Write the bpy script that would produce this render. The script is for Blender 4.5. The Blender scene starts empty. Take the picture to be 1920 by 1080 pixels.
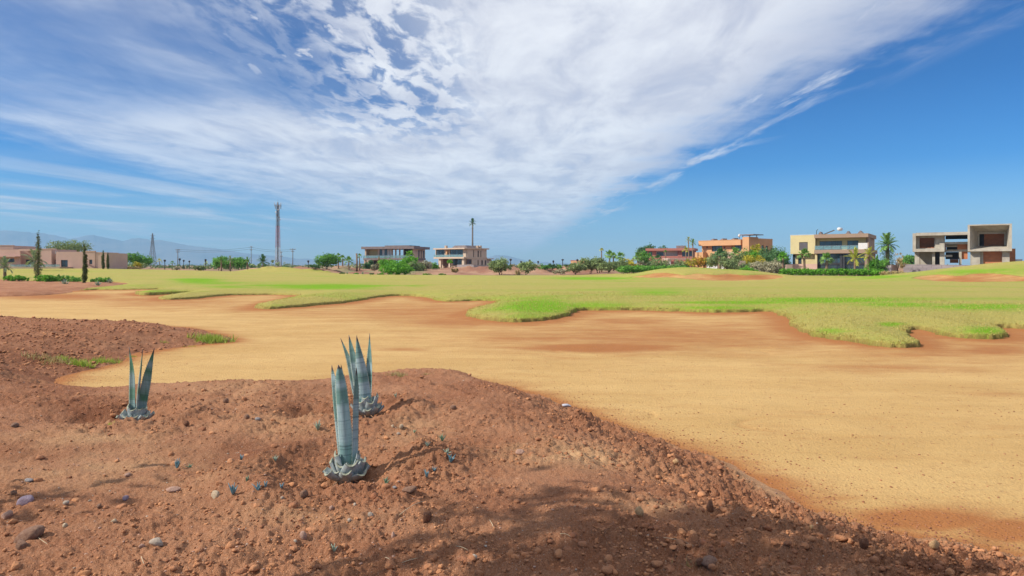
import bpy, bmesh, math, random
import numpy as np
from mathutils import Vector, Matrix

# ------------------------------------------------------------------ camera, sky, sun, exposure
SC = bpy.context.scene
COL = SC.collection
CAM_H = 1.70
FPX = 1280.0            # focal length in pixels of a 1920 wide picture
HZ = 497.0              # row of the horizon
cam_d = bpy.data.cameras.new('camera')
cam = bpy.data.objects.new('camera', cam_d)
COL.objects.link(cam)
cam_d.sensor_width = 36.0
cam_d.lens = 36.0 * FPX / 1920.0
cam_d.shift_y = -(540.0 - HZ) / 1920.0
cam_d.clip_start = 0.05
cam_d.clip_end = 60000.0
cam.location = (0, 0, CAM_H)
cam.rotation_euler = (math.radians(90), 0, 0)
SC.camera = cam

SUN_EL = math.radians(38.0)
SUN_AZ = math.radians(258.0)      # clockwise from +Y
to_sun = Vector((math.sin(SUN_AZ) * math.cos(SUN_EL), math.cos(SUN_AZ) * math.cos(SUN_EL), math.sin(SUN_EL)))
sun_d = bpy.data.lights.new('sun', 'SUN')
sun = bpy.data.objects.new('sun', sun_d)
COL.objects.link(sun)
sun_d.energy = 4.3
sun_d.angle = math.radians(0.5)
sun_d.color = (1.0, 0.93, 0.82)
sun.rotation_euler = to_sun.to_track_quat('Z', 'Y').to_euler()

SC.view_settings.view_transform = 'Standard'
SC.view_settings.look = 'None'
SC.view_settings.gamma = 1.0
SC.view_settings.use_curve_mapping = False
SC.view_settings.exposure = 0.45

SKY_STRENGTH = 0.11


class NT:
    """small helper for node trees"""
    def __init__(s, tree):
        s.t = tree
        s.n = tree.nodes
        s.l = tree.links

    def new(s, typ, **kw):
        nd = s.n.new(typ)
        for k, v in kw.items():
            setattr(nd, k, v)
        return nd

    def put(s, sock, v):
        if isinstance(v, bpy.types.NodeSocket):
            s.l.new(v, sock)
        elif v is not None:
            sock.default_value = v

    def math(s, op, a, b=None, c=None, clamp=False):
        nd = s.new('ShaderNodeMath', operation=op, use_clamp=clamp)
        s.put(nd.inputs[0], a)
        if b is not None:
            s.put(nd.inputs[1], b)
        if c is not None:
            s.put(nd.inputs[2], c)
        return nd.outputs[0]

    def step(s, v, a, b, lo=0.0, hi=1.0):
        nd = s.new('ShaderNodeMapRange', interpolation_type='SMOOTHSTEP')
        s.put(nd.inputs['Value'], v)
        nd.inputs['From Min'].default_value = a
        nd.inputs['From Max'].default_value = b
        nd.inputs['To Min'].default_value = lo
        nd.inputs['To Max'].default_value = hi
        return nd.outputs[0]

    def noise(s, vec, scale, detail=3, rough=0.5, dist=0.0, out=0):
        nd = s.new('ShaderNodeTexNoise')
        if vec is not None:
            s.l.new(vec, nd.inputs['Vector'])
        nd.inputs['Scale'].default_value = scale
        nd.inputs['Detail'].default_value = detail
        nd.inputs['Roughness'].default_value = rough
        nd.inputs['Distortion'].default_value = dist
        return nd.outputs[out]

    def mix(s, f, a, b, blend='MIX'):
        nd = s.new('ShaderNodeMix', data_type='RGBA', blend_type=blend)
        s.put(nd.inputs['Factor'], f)
        for sock, v in ((nd.inputs[6], a), (nd.inputs[7], b)):
            if isinstance(v, (tuple, list)) and len(v) == 3:
                v = (*v, 1.0)
            s.put(sock, v)
        return nd.outputs[2]

    def scale_vec(s, vec, sc):
        nd = s.new('ShaderNodeVectorMath', operation='MULTIPLY')
        s.l.new(vec, nd.inputs[0])
        nd.inputs[1].default_value = sc
        return nd.outputs[0]


world = bpy.data.worlds.new('World')
SC.world = world
world.use_nodes = True
W = NT(world.node_tree)
W.n.clear()
w_out = W.new('ShaderNodeOutputWorld')
w_bg = W.new('ShaderNodeBackground')
w_bg.inputs['Strength'].default_value = SKY_STRENGTH
W.l.new(w_bg.outputs[0], w_out.inputs['Surface'])
sky = W.new('ShaderNodeTexSky', sky_type='NISHITA')
sky.sun_disc = False
sky.sun_elevation = SUN_EL
sky.sun_rotation = SUN_AZ
sky.altitude = 450.0
sky.air_density = 1.0
sky.dust_density = 0.6
sky.ozone_density = 2.5
hs = W.new('ShaderNodeHueSaturation')
hs.inputs['Saturation'].default_value = 1.15
hs.inputs['Value'].default_value = 1.0
W.l.new(sky.outputs[0], hs.inputs['Color'])
# thin cloud sheet: the direction is carried up to a flat layer, so the band of cloud
# runs straight away from the viewer and closes up towards the horizon
w_tc = W.new('ShaderNodeTexCoord')
w_sep = W.new('ShaderNodeSeparateXYZ')
W.l.new(w_tc.outputs['Generated'], w_sep.inputs[0])
# the deep polarised blue of the photograph: clear sky darkens upwards; unseen stops overhead made paler for less blue fill
w_rp = W.new('ShaderNodeValToRGB')
W.l.new(w_sep.outputs[2], w_rp.inputs[0])
w_rp.color_ramp.elements[0].position = 0.0
w_rp.color_ramp.elements[0].color = (0.86, 0.95, 1.0, 1)
w_rp.color_ramp.elements[1].position = 1.0
w_rp.color_ramp.elements[1].color = (0.22, 0.38, 0.56, 1)
for ps_, cc_ in ((0.05, (0.47, 0.69, 0.93)), (0.135, (0.055, 0.42, 0.80)), (0.235, (0.012, 0.325, 0.66)), (0.45, (0.10, 0.34, 0.60))):
    e_ = w_rp.color_ramp.elements.new(ps_)
    e_.color = (*cc_, 1)
sky_col = W.mix(1.0, hs.outputs[0], w_rp.outputs[0], 'MULTIPLY')
zc = W.math('MAXIMUM', w_sep.outputs[2], 0.012)
cu = W.math('DIVIDE', w_sep.outputs[0], zc)
cv = W.math('DIVIDE', w_sep.outputs[1], zc)
w_cmb = W.new('ShaderNodeCombineXYZ')
W.l.new(cu, w_cmb.inputs[0])
W.l.new(cv, w_cmb.inputs[1])
P0 = w_cmb.outputs[0]
wide = W.noise(P0, 0.55, 6, 0.62)
fine = W.noise(W.scale_vec(P0, (1.0, 0.36, 1.0)), 2.6, 8, 0.64, 0.5)
uw = W.math('ADD', cu, W.math('MULTIPLY', W.math('SUBTRACT', wide, 0.5), 1.5))
uw = W.math('ADD', uw, W.math('MULTIPLY', W.math('SUBTRACT', fine, 0.5), 1.1))
right = W.step(uw, 1.85, 1.00)
left = W.step(uw, -4.4, -3.0)
band = W.math('MULTIPLY', right, left)
h1 = W.step(uw, -0.55, -1.15)
h2 = W.step(cv, 5.1, 3.7)
vm = W.noise(W.scale_vec(P0, (0.55, 0.5, 1.0)), 1.0, 5, 0.6, 0.8)
veil = W.step(vm, 0.34, 0.68, 0.22, 0.66)
hole = W.math('MULTIPLY', h1, h2)
# 1 outside the thin part, veil inside it
thin = W.math('ADD', W.math('MULTIPLY', hole, W.math('SUBTRACT', veil, 1.0)), 1.0)
# broken puffs along the near left edge of the thick part
puff_n = W.noise(W.scale_vec(P0, (1.0, 0.38, 1.0)), 8.5, 5, 0.58, 0.4)
puff = W.step(puff_n, 0.40, 0.56, 0.22, 1.0)
pz = W.math('MULTIPLY', W.step(cu, -0.02, -0.60), W.math('MULTIPLY', W.step(cv, 6.2, 4.0), W.step(cu, -1.7, -0.9)))
puffed = W.math('ADD', W.math('MULTIPLY', pz, W.math('SUBTRACT', puff, 1.0)), 1.0)
body = W.step(fine, 0.22, 0.52, 0.78, 1.0)
dens = W.math('MULTIPLY', W.math('MULTIPLY', band, thin), W.math('MULTIPLY', puffed, body))
dens = W.math('MULTIPLY', dens, W.step(W.math('ADD', cu, W.math('MULTIPLY', fine, 2.4)), -2.6, 0.4, 0.62, 1.0))
# small loose puffs in the thin part
sp = W.math('MULTIPLY', W.step(W.noise(W.scale_vec(P0, (1.0, 0.4, 1.0)), 8.0, 5, 0.55, 0.3), 0.56, 0.66), W.math('MULTIPLY', W.step(cu, -1.75, -0.9), W.step(cv, 4.4, 3.4)))
sp = W.math('MULTIPLY', sp, W.step(cu, 1.0, 0.3))
# low streaks near the horizon, left of the band
st_n = W.noise(W.scale_vec(P0, (0.40, 0.13, 1.0)), 1.0, 5, 0.6, 1.0)
st = W.math('MULTIPLY', W.step(st_n, 0.44, 0.68, 0.0, 0.72), W.math('MULTIPLY', W.step(cu, -2.6, -4.6), W.step(cv, 4.6, 8.5)))
st = W.math('MULTIPLY', st, W.step(w_sep.outputs[2], 0.006, 0.03))
# a bright streak high on the left
s2_n = W.noise(W.scale_vec(P0, (0.9, 0.30, 1.0)), 1.3, 4, 0.6, 0.6)
s2 = W.math('MULTIPLY', W.step(s2_n, 0.55, 0.68, 0.0, 0.55), W.math('MULTIPLY', W.step(cu, -2.2, -2.9), W.step(cv, 5.6, 4.4)))
# feathery streaks off the right hand edge of the band
wr_n = W.noise(W.scale_vec(P0, (2.6, 0.45, 1.0)), 1.0, 7, 0.66, 0.5)
wr = W.math('MULTIPLY', W.step(wr_n, 0.46, 0.66, 0.0, 0.75), W.math('MULTIPLY', W.step(cu, 2.15, 1.75), W.step(cu, 0.9, 1.4)))
cl = W.math('MAXIMUM', W.math('MAXIMUM', dens, sp), W.math('MAXIMUM', W.math('MAXIMUM', st, wr), s2))
cl = W.math('MULTIPLY', cl, W.step(w_sep.outputs[2], 0.006, 0.04))
cl = W.math('MULTIPLY', cl, 0.97)
tone = W.step(W.math('ADD', W.math('MULTIPLY', fine, 0.5), W.math('MULTIPLY', wide, 0.5)), 0.40, 0.62)
c_lo = tuple(c / SKY_STRENGTH for c in (0.52, 0.53, 0.60))
c_hi = tuple(c / SKY_STRENGTH for c in (0.72, 0.73, 0.76))
c_cloud = W.mix(tone, c_lo, c_hi)
final_sky = W.mix(cl, sky_col, c_cloud)
W.l.new(final_sky, w_bg.inputs['Color'])

# ------------------------------------------------------------------ helpers
RNG = np.random.default_rng(7)
random.seed(7)


def tag(o, label=None, cat=None, group=None, kind=None):
    if label:
        o['label'] = label
    if cat:
        o['category'] = cat
    if group:
        o['group'] = group
    if kind:
        o['kind'] = kind
    return o


def empty(name, loc=(0, 0, 0), rz=0.0):
    o = bpy.data.objects.new(name, None)
    o.empty_display_size = 0.3
    o.location = loc
    o.rotation_euler = (0, 0, rz)
    COL.objects.link(o)
    return o


def add_obj(name, mesh, parent=None, loc=(0, 0, 0)):
    o = bpy.data.objects.new(name, mesh)
    o.location = loc
    COL.objects.link(o)
    if parent:
        o.parent = parent
    return o


def copy_tree(o, parent=None):
    c = o.copy()
    COL.objects.link(c)
    c.parent = parent
    for ch in list(o.children):
        copy_tree(ch, c)
    return c


def mesh_np(name, v, f, mat=None, smooth=False, attrs=None, fattrs=None):
    """v (N,3), f (M,k) arrays"""
    me = bpy.data.meshes.new(name)
    v = np.asarray(v, dtype=np.float32)
    f = np.asarray(f, dtype=np.int32)
    k = f.shape[1]
    me.vertices.add(len(v))
    me.vertices.foreach_set('co', v.ravel())
    me.loops.add(f.size)
    me.loops.foreach_set('vertex_index', f.ravel())
    me.polygons.add(len(f))
    me.polygons.foreach_set('loop_start', np.arange(0, f.size, k, dtype=np.int32))
    me.update(calc_edges=True)
    if smooth:
        me.polygons.foreach_set('use_smooth', np.ones(len(f), dtype=bool))
    for nm, a in (attrs or {}).items():
        at = me.attributes.new(nm, 'FLOAT', 'POINT')
        at.data.foreach_set('value', np.asarray(a, dtype=np.float32))
    for nm, a in (fattrs or {}).items():
        at = me.attributes.new(nm, 'FLOAT', 'FACE')
        at.data.foreach_set('value', np.asarray(a, dtype=np.float32))
    if mat:
        me.materials.append(mat)
    return me


class MB:
    """collects boxes, tubes and loose faces; builds one mesh"""
    def __init__(s):
        s.v = []
        s.f = []

    def quadface(s, pts):
        n = len(s.v)
        s.v += [tuple(p) for p in pts]
        s.f.append(tuple(range(n, n + len(pts))))

    def box(s, x0, x1, y0, y1, z0, z1):
        n = len(s.v)
        s.v += [(x0, y0, z0), (x1, y0, z0), (x1, y1, z0), (x0, y1, z0), (x0, y0, z1), (x1, y0, z1), (x1, y1, z1), (x0, y1, z1)]
        for q in ((0, 3, 2, 1), (4, 5, 6, 7), (0, 1, 5, 4), (1, 2, 6, 5), (2, 3, 7, 6), (3, 0, 4, 7)):
            s.f.append(tuple(n + i for i in q))
        return s

    def prism(s, poly, y0, y1):
        """polygon in (x, z), extruded along y"""
        n = len(s.v)
        k = len(poly)
        s.v += [(x, y0, z) for x, z in poly] + [(x, y1, z) for x, z in poly]
        s.f.append(tuple(n + i for i in range(k)))
        s.f.append(tuple(n + k + i for i in reversed(range(k))))
        for i in range(k):
            j = (i + 1) % k
            s.f.append((n + i, n + k + i, n + k + j, n + j))
        return s

    def tube(s, pts, rads, n=6, cap=True):
        pts = [Vector(p) for p in pts]
        base = len(s.v)
        m = len(pts)
        if not hasattr(rads, '__len__'):
            rads = [rads] * m
        for i, p in enumerate(pts):
            d = (pts[min(i + 1, m - 1)] - pts[max(i - 1, 0)]).normalized()
            a = d.orthogonal().normalized() if abs(d.z) > 0.9 else d.cross(Vector((0, 0, 1))).normalized()
            if abs(d.z) > 0.9:
                a = Vector((1, 0, 0))
                a = (a - d * a.dot(d)).normalized()
            b = d.cross(a)
            for k in range(n):
                an = 2 * math.pi * k / n
                s.v.append(tuple(p + (a * math.cos(an) + b * math.sin(an)) * rads[i]))
        for i in range(m - 1):
            for k in range(n):
                k2 = (k + 1) % n
                s.f.append((base + i * n + k, base + i * n + k2, base + (i + 1) * n + k2, base + (i + 1) * n + k))
        if cap:
            s.f.append(tuple(base + k for k in reversed(range(n))))
            s.f.append(tuple(base + (m - 1) * n + k for k in range(n)))
        return s

    def mesh(s, name, mat=None, smooth=False):
        me = bpy.data.meshes.new(name)
        me.from_pydata(s.v, [], s.f)
        if mat:
            me.materials.append(mat)
        if smooth:
            me.polygons.foreach_set('use_smooth', np.ones(len(s.f), dtype=bool))
        me.update()
        return me

    def build(s, name, mat=None, parent=None, smooth=False):
        return add_obj(name, s.mesh(name, mat, smooth), parent)


# ---- numpy noise
def _hash(ix, iy, seed):
    h = (ix.astype(np.int64) * 374761393 + iy.astype(np.int64) * 668265263 + seed * 974634777) & 0xFFFFFFFF
    h = ((h ^ (h >> 13)) * 1274126177) & 0xFFFFFFFF
    h = h ^ (h >> 16)
    return (h & 0xFFFFFF).astype(np.float64) / float(0xFFFFFF)


def vnoise(x, y, seed=0):
    x = np.asarray(x, dtype=np.float64)
    y = np.asarray(y, dtype=np.float64)
    ix = np.floor(x)
    iy = np.floor(y)
    fx = x - ix
    fy = y - iy
    ux = fx * fx * fx * (fx * (fx * 6 - 15) + 10)
    uy = fy * fy * fy * (fy * (fy * 6 - 15) + 10)
    a = _hash(ix, iy, seed)
    b = _hash(ix + 1, iy, seed)
    c = _hash(ix, iy + 1, seed)
    d = _hash(ix + 1, iy + 1, seed)
    return (a + (b - a) * ux) * (1 - uy) + (c + (d - c) * ux) * uy


def fbm(x, y, octv=4, seed=0, gain=0.5):
    """about -1..1"""
    t = 0.0
    amp = 1.0
    tot = 0.0
    for i in range(octv):
        r = 0.6 * i
        xx = x * math.cos(r) - y * math.sin(r)
        yy = x * math.sin(r) + y * math.cos(r)
        t = t + amp * (vnoise(xx * 2 ** i + 13.7 * i, yy * 2 ** i - 7.1 * i, seed + i) * 2 - 1)
        tot += amp
        amp *= gain
    return t / tot


def sstep(v, a, b):
    t = np.clip((np.asarray(v, dtype=np.float64) - a) / (b - a), 0, 1)
    return t * t * (3 - 2 * t)


def smooth_poly(pts, it=1):
    pts = [tuple(p) for p in pts]
    for _ in range(it):
        out = []
        m = len(pts)
        for i in range(m):
            a = pts[i]
            b = pts[(i + 1) % m]
            out.append((a[0] * .75 + b[0] * .25, a[1] * .75 + b[1] * .25))
            out.append((a[0] * .25 + b[0] * .75, a[1] * .25 + b[1] * .75))
        pts = out
    return pts


def sdist(x, y, poly):
    """signed distance, positive inside"""
    x = np.asarray(x, dtype=np.float64)
    y = np.asarray(y, dtype=np.float64)
    sh = x.shape
    x = x.ravel()
    y = y.ravel()
    best = np.full(x.shape, 1e18)
    inside = np.zeros(x.shape, dtype=bool)
    P = np.asarray(poly)
    for i in range(len(P)):
        ax, ay = P[i]
        bx, by = P[(i + 1) % len(P)]
        dx, dy = bx - ax, by - ay
        L = dx * dx + dy * dy + 1e-12
        t = np.clip(((x - ax) * dx + (y - ay) * dy) / L, 0, 1)
        d2 = (x - ax - t * dx) ** 2 + (y - ay - t * dy) ** 2
        best = np.minimum(best, d2)
        if ay != by:
            c = (ay > y) != (by > y)
            xi = ax + (y - ay) / (by - ay) * dx
            inside ^= c & (x < xi)
    d = np.sqrt(best)
    return np.where(inside, d, -d).reshape(sh)


# ---- materials
def new_mat(name):
    m = bpy.data.materials.new(name)
    m.use_nodes = True
    t = NT(m.node_tree)
    t.n.clear()
    out = t.new('ShaderNodeOutputMaterial')
    bs = t.new('ShaderNodeBsdfPrincipled')
    t.l.new(bs.outputs[0], out.inputs['Surface'])
    return m, t, bs, out


def add_bump(t, bs, h, strength=0.4, dist=0.02):
    b = t.new('ShaderNodeBump')
    b.inputs['Strength'].default_value = strength
    b.inputs['Distance'].default_value = dist
    t.l.new(h, b.inputs['Height'])
    t.l.new(b.outputs[0], bs.inputs['Normal'])


def simple(name, c1, c2=None, rough=0.85, scale=3.0, bump=0.0, bscale=30.0, bdist=0.01, metal=0.0, stretch=(1, 1, 1)):
    m, t, bs, out = new_mat(name)
    tc = t.new('ShaderNodeTexCoord')
    v = t.scale_vec(tc.outputs['Object'], stretch)
    if c2 is None:
        c2 = tuple(c * 0.82 for c in c1)
    n = t.step(t.noise(v, scale, 5, 0.6), 0.3, 0.7)
    t.l.new(t.mix(n, c2, c1), bs.inputs['Base Color'])
    bs.inputs['Roughness'].default_value = rough
    bs.inputs['Metallic'].default_value = metal
    if bump:
        add_bump(t, bs, t.noise(v, bscale, 4, 0.6), bump, bdist)
    return m


def leaf_mat(name, dark, light, trans=0.25, rough=0.6):
    m, t, bs, out = new_mat(name)
    at = t.new('ShaderNodeAttribute', attribute_name='tint')
    oi = t.new('ShaderNodeObjectInfo')
    f = t.math('ADD', at.outputs['Fac'], t.math('MULTIPLY', t.math('SUBTRACT', oi.outputs['Random'], 0.5), 0.25), clamp=True)
    c = t.mix(f, dark, light)
    t.l.new(c, bs.inputs['Base Color'])
    bs.inputs['Roughness'].default_value = rough
    bs.inputs['Specular IOR Level'].default_value = 0.25
    tr = t.new('ShaderNodeBsdfTranslucent')
    t.l.new(t.mix(0.4, c, (light[0] * 1.1, light[1] * 1.1, light[2] * 0.6)), tr.inputs['Color'])
    mx = t.new('ShaderNodeMixShader')
    mx.inputs[0].default_value = trans
    t.l.new(bs.outputs[0], mx.inputs[1])
    t.l.new(tr.outputs[0], mx.inputs[2])
    t.l.new(mx.outputs[0], out.inputs['Surface'])
    return m


# ------------------------------------------------------------------ terrain functions
S0 = -0.40           # level of the sand


def wpt(px, py, z):
    Y = FPX * (CAM_H - z) / (py - HZ)
    return ((px - 960.0) / FPX * Y, Y)


def ang(px, Y):
    return ((px - 960.0) / FPX * Y, Y)


_FA = np.array([-1.6, -0.60, -0.53, -0.40, -0.28, -0.20, 0.0, 0.10, 0.20, 0.40, 0.55, 0.66, 0.80, 1.6])
_FZ = np.array([0.95, 0.95, 0.70, 0.22, 0.02, -0.25, -0.35, -0.15, 0.55, 0.12, 0.05, 1.65, 1.90, 1.90])


def gauss(x, y, cx, cy, sx, sy):
    return np.exp(-(((x - cx) / sx) ** 2 + ((y - cy) / sy) ** 2))


M1 = [(*ang(1290, 95), 1.05, 6.0, 5.5), (*ang(1400, 96), 0.95, 7.0, 5.5), (*ang(1225, 98), 0.55, 5.0, 6.0)]
M2 = [(*ang(1900, 80), 1.75, 15.0, 8.5), (*ang(2150, 80), 1.6, 16.0, 9.0)]


def G(x, y):
    """general level of the land"""
    x = np.asarray(x, dtype=np.float64)
    y = np.asarray(y, dtype=np.float64)
    yy = np.maximum(y, 1.0)
    zf = np.interp(x / yy, _FA, _FZ)
    zf = zf * (1 - sstep(y, 300, 700))
    k = sstep(y, 78, 135)
    z = -0.36 * (1 - k) + zf * k
    for cx, cy, h, sx, sy in M1 + M2:
        z = z + h * gauss(x, y, cx, cy, sx, sy)
    z = z + 0.10 * fbm(x / 14.0, y / 14.0, 2, 5) * sstep(y, 24, 50) * (1 - sstep(y, 95, 125))
    # spoil banks beyond the fairway
    z = z + np.maximum(0, fbm(x / 7.0, y / 6.0, 4, 21) + 0.40) * 1.7 * sstep(x / yy, -0.42, -0.36) * (1 - sstep(x / yy, 0.10, 0.17)) \
        * sstep(y, 141, 150) * (1 - sstep(y, 172, 186))
    return z


# front edge of the fairway, traced left to right: (column, row) where turf meets sand
EDGE = [(140, 546), (167, 543), (230, 543), (287, 542), (303, 541.5), (296, 545), (262, 548), (248, 551), (270, 553.5), (300, 552), (340, 549.5),
        (362, 549), (345, 553), (312, 556), (296, 560), (307, 562.5), (360, 560), (417, 554), (467, 552.5), (520, 552), (566, 554), (550, 559),
        (527, 563), (493, 570), (472, 577), (500, 580), (540, 577.5), (577, 574), (610, 571), (643, 568), (668, 564), (693, 560), (720, 555), (760, 553.5),
        (793, 556), (827, 565), (860, 565), (893, 562.5), (935, 564), (926, 571), (893, 580), (866, 589), (887, 596), (927, 601), (977, 604),
        (1027, 600), (1060, 594), (1072, 587), (1088, 580), (1130, 581), (1208, 580.5), (1260, 583), (1325, 586), (1390, 585), (1442, 583), (1456, 588),
        (1478, 595), (1482, 610), (1506, 624), (1537, 633), (1602, 640), (1654, 648), (1693, 652), (1726, 648), (1711, 639), (1698, 627),
        (1707, 617), (1732, 618), (1764, 627), (1797, 632), (1850, 635), (1895, 632), (1883, 623), (1866, 614), (1889, 613), (1920, 616), (1990, 625)]
_near = [wpt(px, py, -0.33) for px, py in EDGE]
FAIR = smooth_poly(_near + [(18.5, 18.0), (30.0, 17.0), (48, 40), (95, 92), (100, 103), ang(1800, 107), ang(1700, 107), ang(1640, 108), ang(1560, 110), ang(1472, 112), ang(1408, 113),
                            ang(1216, 118), ang(1090, 124), ang(960, 132), ang(704, 136), ang(600, 148), ang(450, 150), ang(320, 149), ang(192, 137),
                            ang(0, 134), ang(-160, 134), (-125, 100), ang(-60, 88), ang(0, 90), ang(60, 86), ang(110, 83), ang(215, 82), ang(240, 76), ang(232, 66), ang(190, 60),
                            ang(160, 57)], 1)

BK1 = [(1178, 520.5), (1199, 517.5), (1222, 513.5), (1243, 512), (1267, 513.5), (1282, 517.5), (1296, 514.5), (1315, 514), (1343, 516), (1360, 514.5), (1377, 514), (1398, 517.5), (1410, 515.5), (1430, 515),
       (1452, 516), (1472, 519.5), (1455, 523.5), (1410, 526.5), (1370, 527), (1327, 526.5), (1290, 523.5), (1262, 520.5), (1227, 521.5)]
BK2 = [(1708, 523), (1730, 518.6), (1757, 516), (1778, 518), (1795, 520), (1815, 517), (1837, 514.5), (1866, 514), (1895, 518.5), (1920, 522), (1975, 526), (1990, 532), (1920, 533),
       (1888, 535), (1830, 535.5), (1793, 534.5), (1748, 531), (1727, 527)]


def march(px, py, fn, y0=2.0, y1=260.0):
    """where a line of sight first meets the land"""
    Y = np.geomspace(y0, y1, 4000)
    X = (px - 960.0) / FPX * Y
    Z = CAM_H - (py - HZ) / FPX * Y
    z = fn(X, Y)
    b = np.nonzero(Z <= z)[0]
    i = b[0] if len(b) else len(Y) - 1
    return float(X[i]), float(Y[i]), float(z[i])


B1W = smooth_poly([march(px, py, G, 55)[:2] for px, py in BK1], 1)
B2W = smooth_poly([march(px, py, G, 45)[:2] for px, py in BK2], 1)

# soil bed in the foreground (mound with the agaves) and its neighbour on the left
_sv = []
SOIL_FOOT = [(1920, 4.86), (1800, 5.04), (1700, 5.24), (1560, 5.62), (1480, 6.0), (1400, 6.75), (1374, 7.13), (1317, 7.53), (1242, 8.05), (1167, 8.73),
             (1104, 9.46), (1055, 10.2), (999, 11.0), (942, 11.7), (886, 12.1), (811, 12.3), (755, 12.3), (702, 11.9), (600, 11.2), (520, 11.05),
             (480, 10.85), (350, 10.8), (300, 10.7), (180, 10.8), (125, 11.0), (95, 11.9), (110, 12.8), (150, 13.5), (180, 13.9), (235, 15.4), (300, 16.9), (380, 17.9), (425, 18.5), (440, 19.1),
             (425, 20.0), (370, 22.5), (285, 23.5), (220, 24.2), (140, 24.8), (0, 25.0), (-150, 24.5)]
SOIL = smooth_poly([ang(*p) for p in SOIL_FOOT] + [(-30, 24), (-34, 5), (-30, -12), (12, -12), (9.5, 0.5), (6.0, 3.2)], 1)

AGAVES = {'front': ang(650, 5.50), 'back': ang(690, 7.75), 'left': ang(256, 7.60)}


def soil_d(x, y):
    d = sdist(x, y, SOIL)
    return d + 0.10 * fbm(x * 2.2, y * 2.2, 4, 31)


def soil_prof(x, y, d):
    near = 1 - sstep(y, 11.0, 13.5)
    rt = sstep(x / np.maximum(y, 0.5), -0.08, 0.15)
    hn = 0.43 * (sstep(d, -0.15, 1.35) * (1 - rt) + sstep(d, -0.35, 2.3) * rt)
    hf = 0.33 * sstep(d, -0.1, 2.2)
    z = np.where(d > -0.15, hn * near + hf * (1 - near), 0.35 * (d + 0.15)) - 0.02 * (1 - sstep(d, -0.15, 0.1))
    return z


def soil_shape(x, y, d):
    z = S0 + soil_prof(x, y, d)
    ins = sstep(d, 0.0, 0.6)
    z = z + ins * (0.05 * fbm(x * 0.9, y * 0.9, 3, 41) + 0.020 * fbm(x * 2.5, y * 2.5, 3, 43))
    for k, (ax, ay) in AGAVES.items():
        dx = x - ax
        dy = y - ay
        r = np.hypot(dx, dy * 1.05) + 0.05 * fbm(x * 3, y * 3, 2, 47)
        z = z - 0.12 * np.exp(-(r / 0.36) ** 2) * ins
        if k == 'front':
            z = z + 0.13 * np.exp(-(((dx - 0.62) / 0.36) ** 2 + ((dy - 0.30) / 0.30) ** 2))
            z = z + 0.11 * np.exp(-((r - 0.80) / 0.24) ** 2) * sstep(-dx, 0.0, 0.5)
        elif k == 'back':
            z = z + 0.05 * np.exp(-((r - 0.55) / 0.20) ** 2)
            z = z - 0.21 * np.exp(-(((dx + 0.62) / 0.30) ** 2 + ((dy - 0.05) / 0.26) ** 2))
        else:
            z = z - 0.19 * np.exp(-(((dx + 0.45) / 0.42) ** 2 + ((dy - 0.05) / 0.30) ** 2))
            z = z + 0.05 * np.exp(-((r - 0.60) / 0.20) ** 2) * sstep(dx, -0.2, 0.3)
    return z


def rough_mask(x, y, d):
    r = 0.70 + 0.55 * fbm(x * 1.3, y * 1.3, 3, 53)
    right = sstep(x / np.maximum(y, 0.5), -0.05, 0.12) * sstep(d, 0.0, 0.25) * (1 - sstep(d, 1.0, 1.7))
    r = r + 1.0 * right
    r = r + 0.75 * sstep(x, 0.15, 0.9) * (1 - sstep(y, 4.1, 4.7)) * sstep(d, 0.0, 0.2)
    r = r * (1 - 0.85 * gauss(x, y, 0.33, 5.35, 0.55, 0.30))
    r = r * (1 - 0.55 * gauss(x, y, -3.6, 6.2, 1.8, 0.7))
    r = r * (1 - 0.45 * gauss(x, y, -2.2, 4.9, 1.4, 0.7))
    for ax, ay in AGAVES.values():
        r = r + 0.45 * np.exp(-((np.hypot(x - ax - 0.1, y - ay) - 0.5) / 0.35) ** 2)
    return np.clip(r, 0.08, 2.0)


def soil_z(x, y, detail=True):
    x = np.asarray(x, dtype=np.float64)
    y = np.asarray(y, dtype=np.float64)
    d = soil_d(x, y)
    z = soil_shape(x, y, d)
    if detail:
        ins = sstep(d, -0.06, 0.12)
        rm = rough_mask(x, y, d)
        n1 = fbm(x * 8.0, y * 8.0, 3, 61)
        n2 = np.abs(fbm(x * 17.0, y * 17.0, 3, 67))
        n3 = fbm(x * 46.0, y * 46.0, 3, 71)
        far = sstep(y, 11.5, 14)
        n4 = np.abs(fbm(x * 3.4, y * 4.6, 3, 63))
        z = z + ins * rm * (0.062 * np.maximum(0, n4 - 0.08) + 0.022 * n1 + 0.026 * np.maximum(0, n2 - 0.10) * 2.0) + ins * (0.006 + 0.009 * rm) * n3 + ins * far * 0.045 * fbm(x * 2.6, y * 2.6, 4, 73)
    return z


def sand_z(x, y):
    x = np.asarray(x, dtype=np.float64)
    y = np.asarray(y, dtype=np.float64)
    z = S0 + 0.035 * fbm(x / 3.0, y / 2.0, 3, 81) * sstep(y, 10, 18) + 0.010 * fbm(x * 1.6, y * 1.2, 3, 83)
    return z
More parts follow.
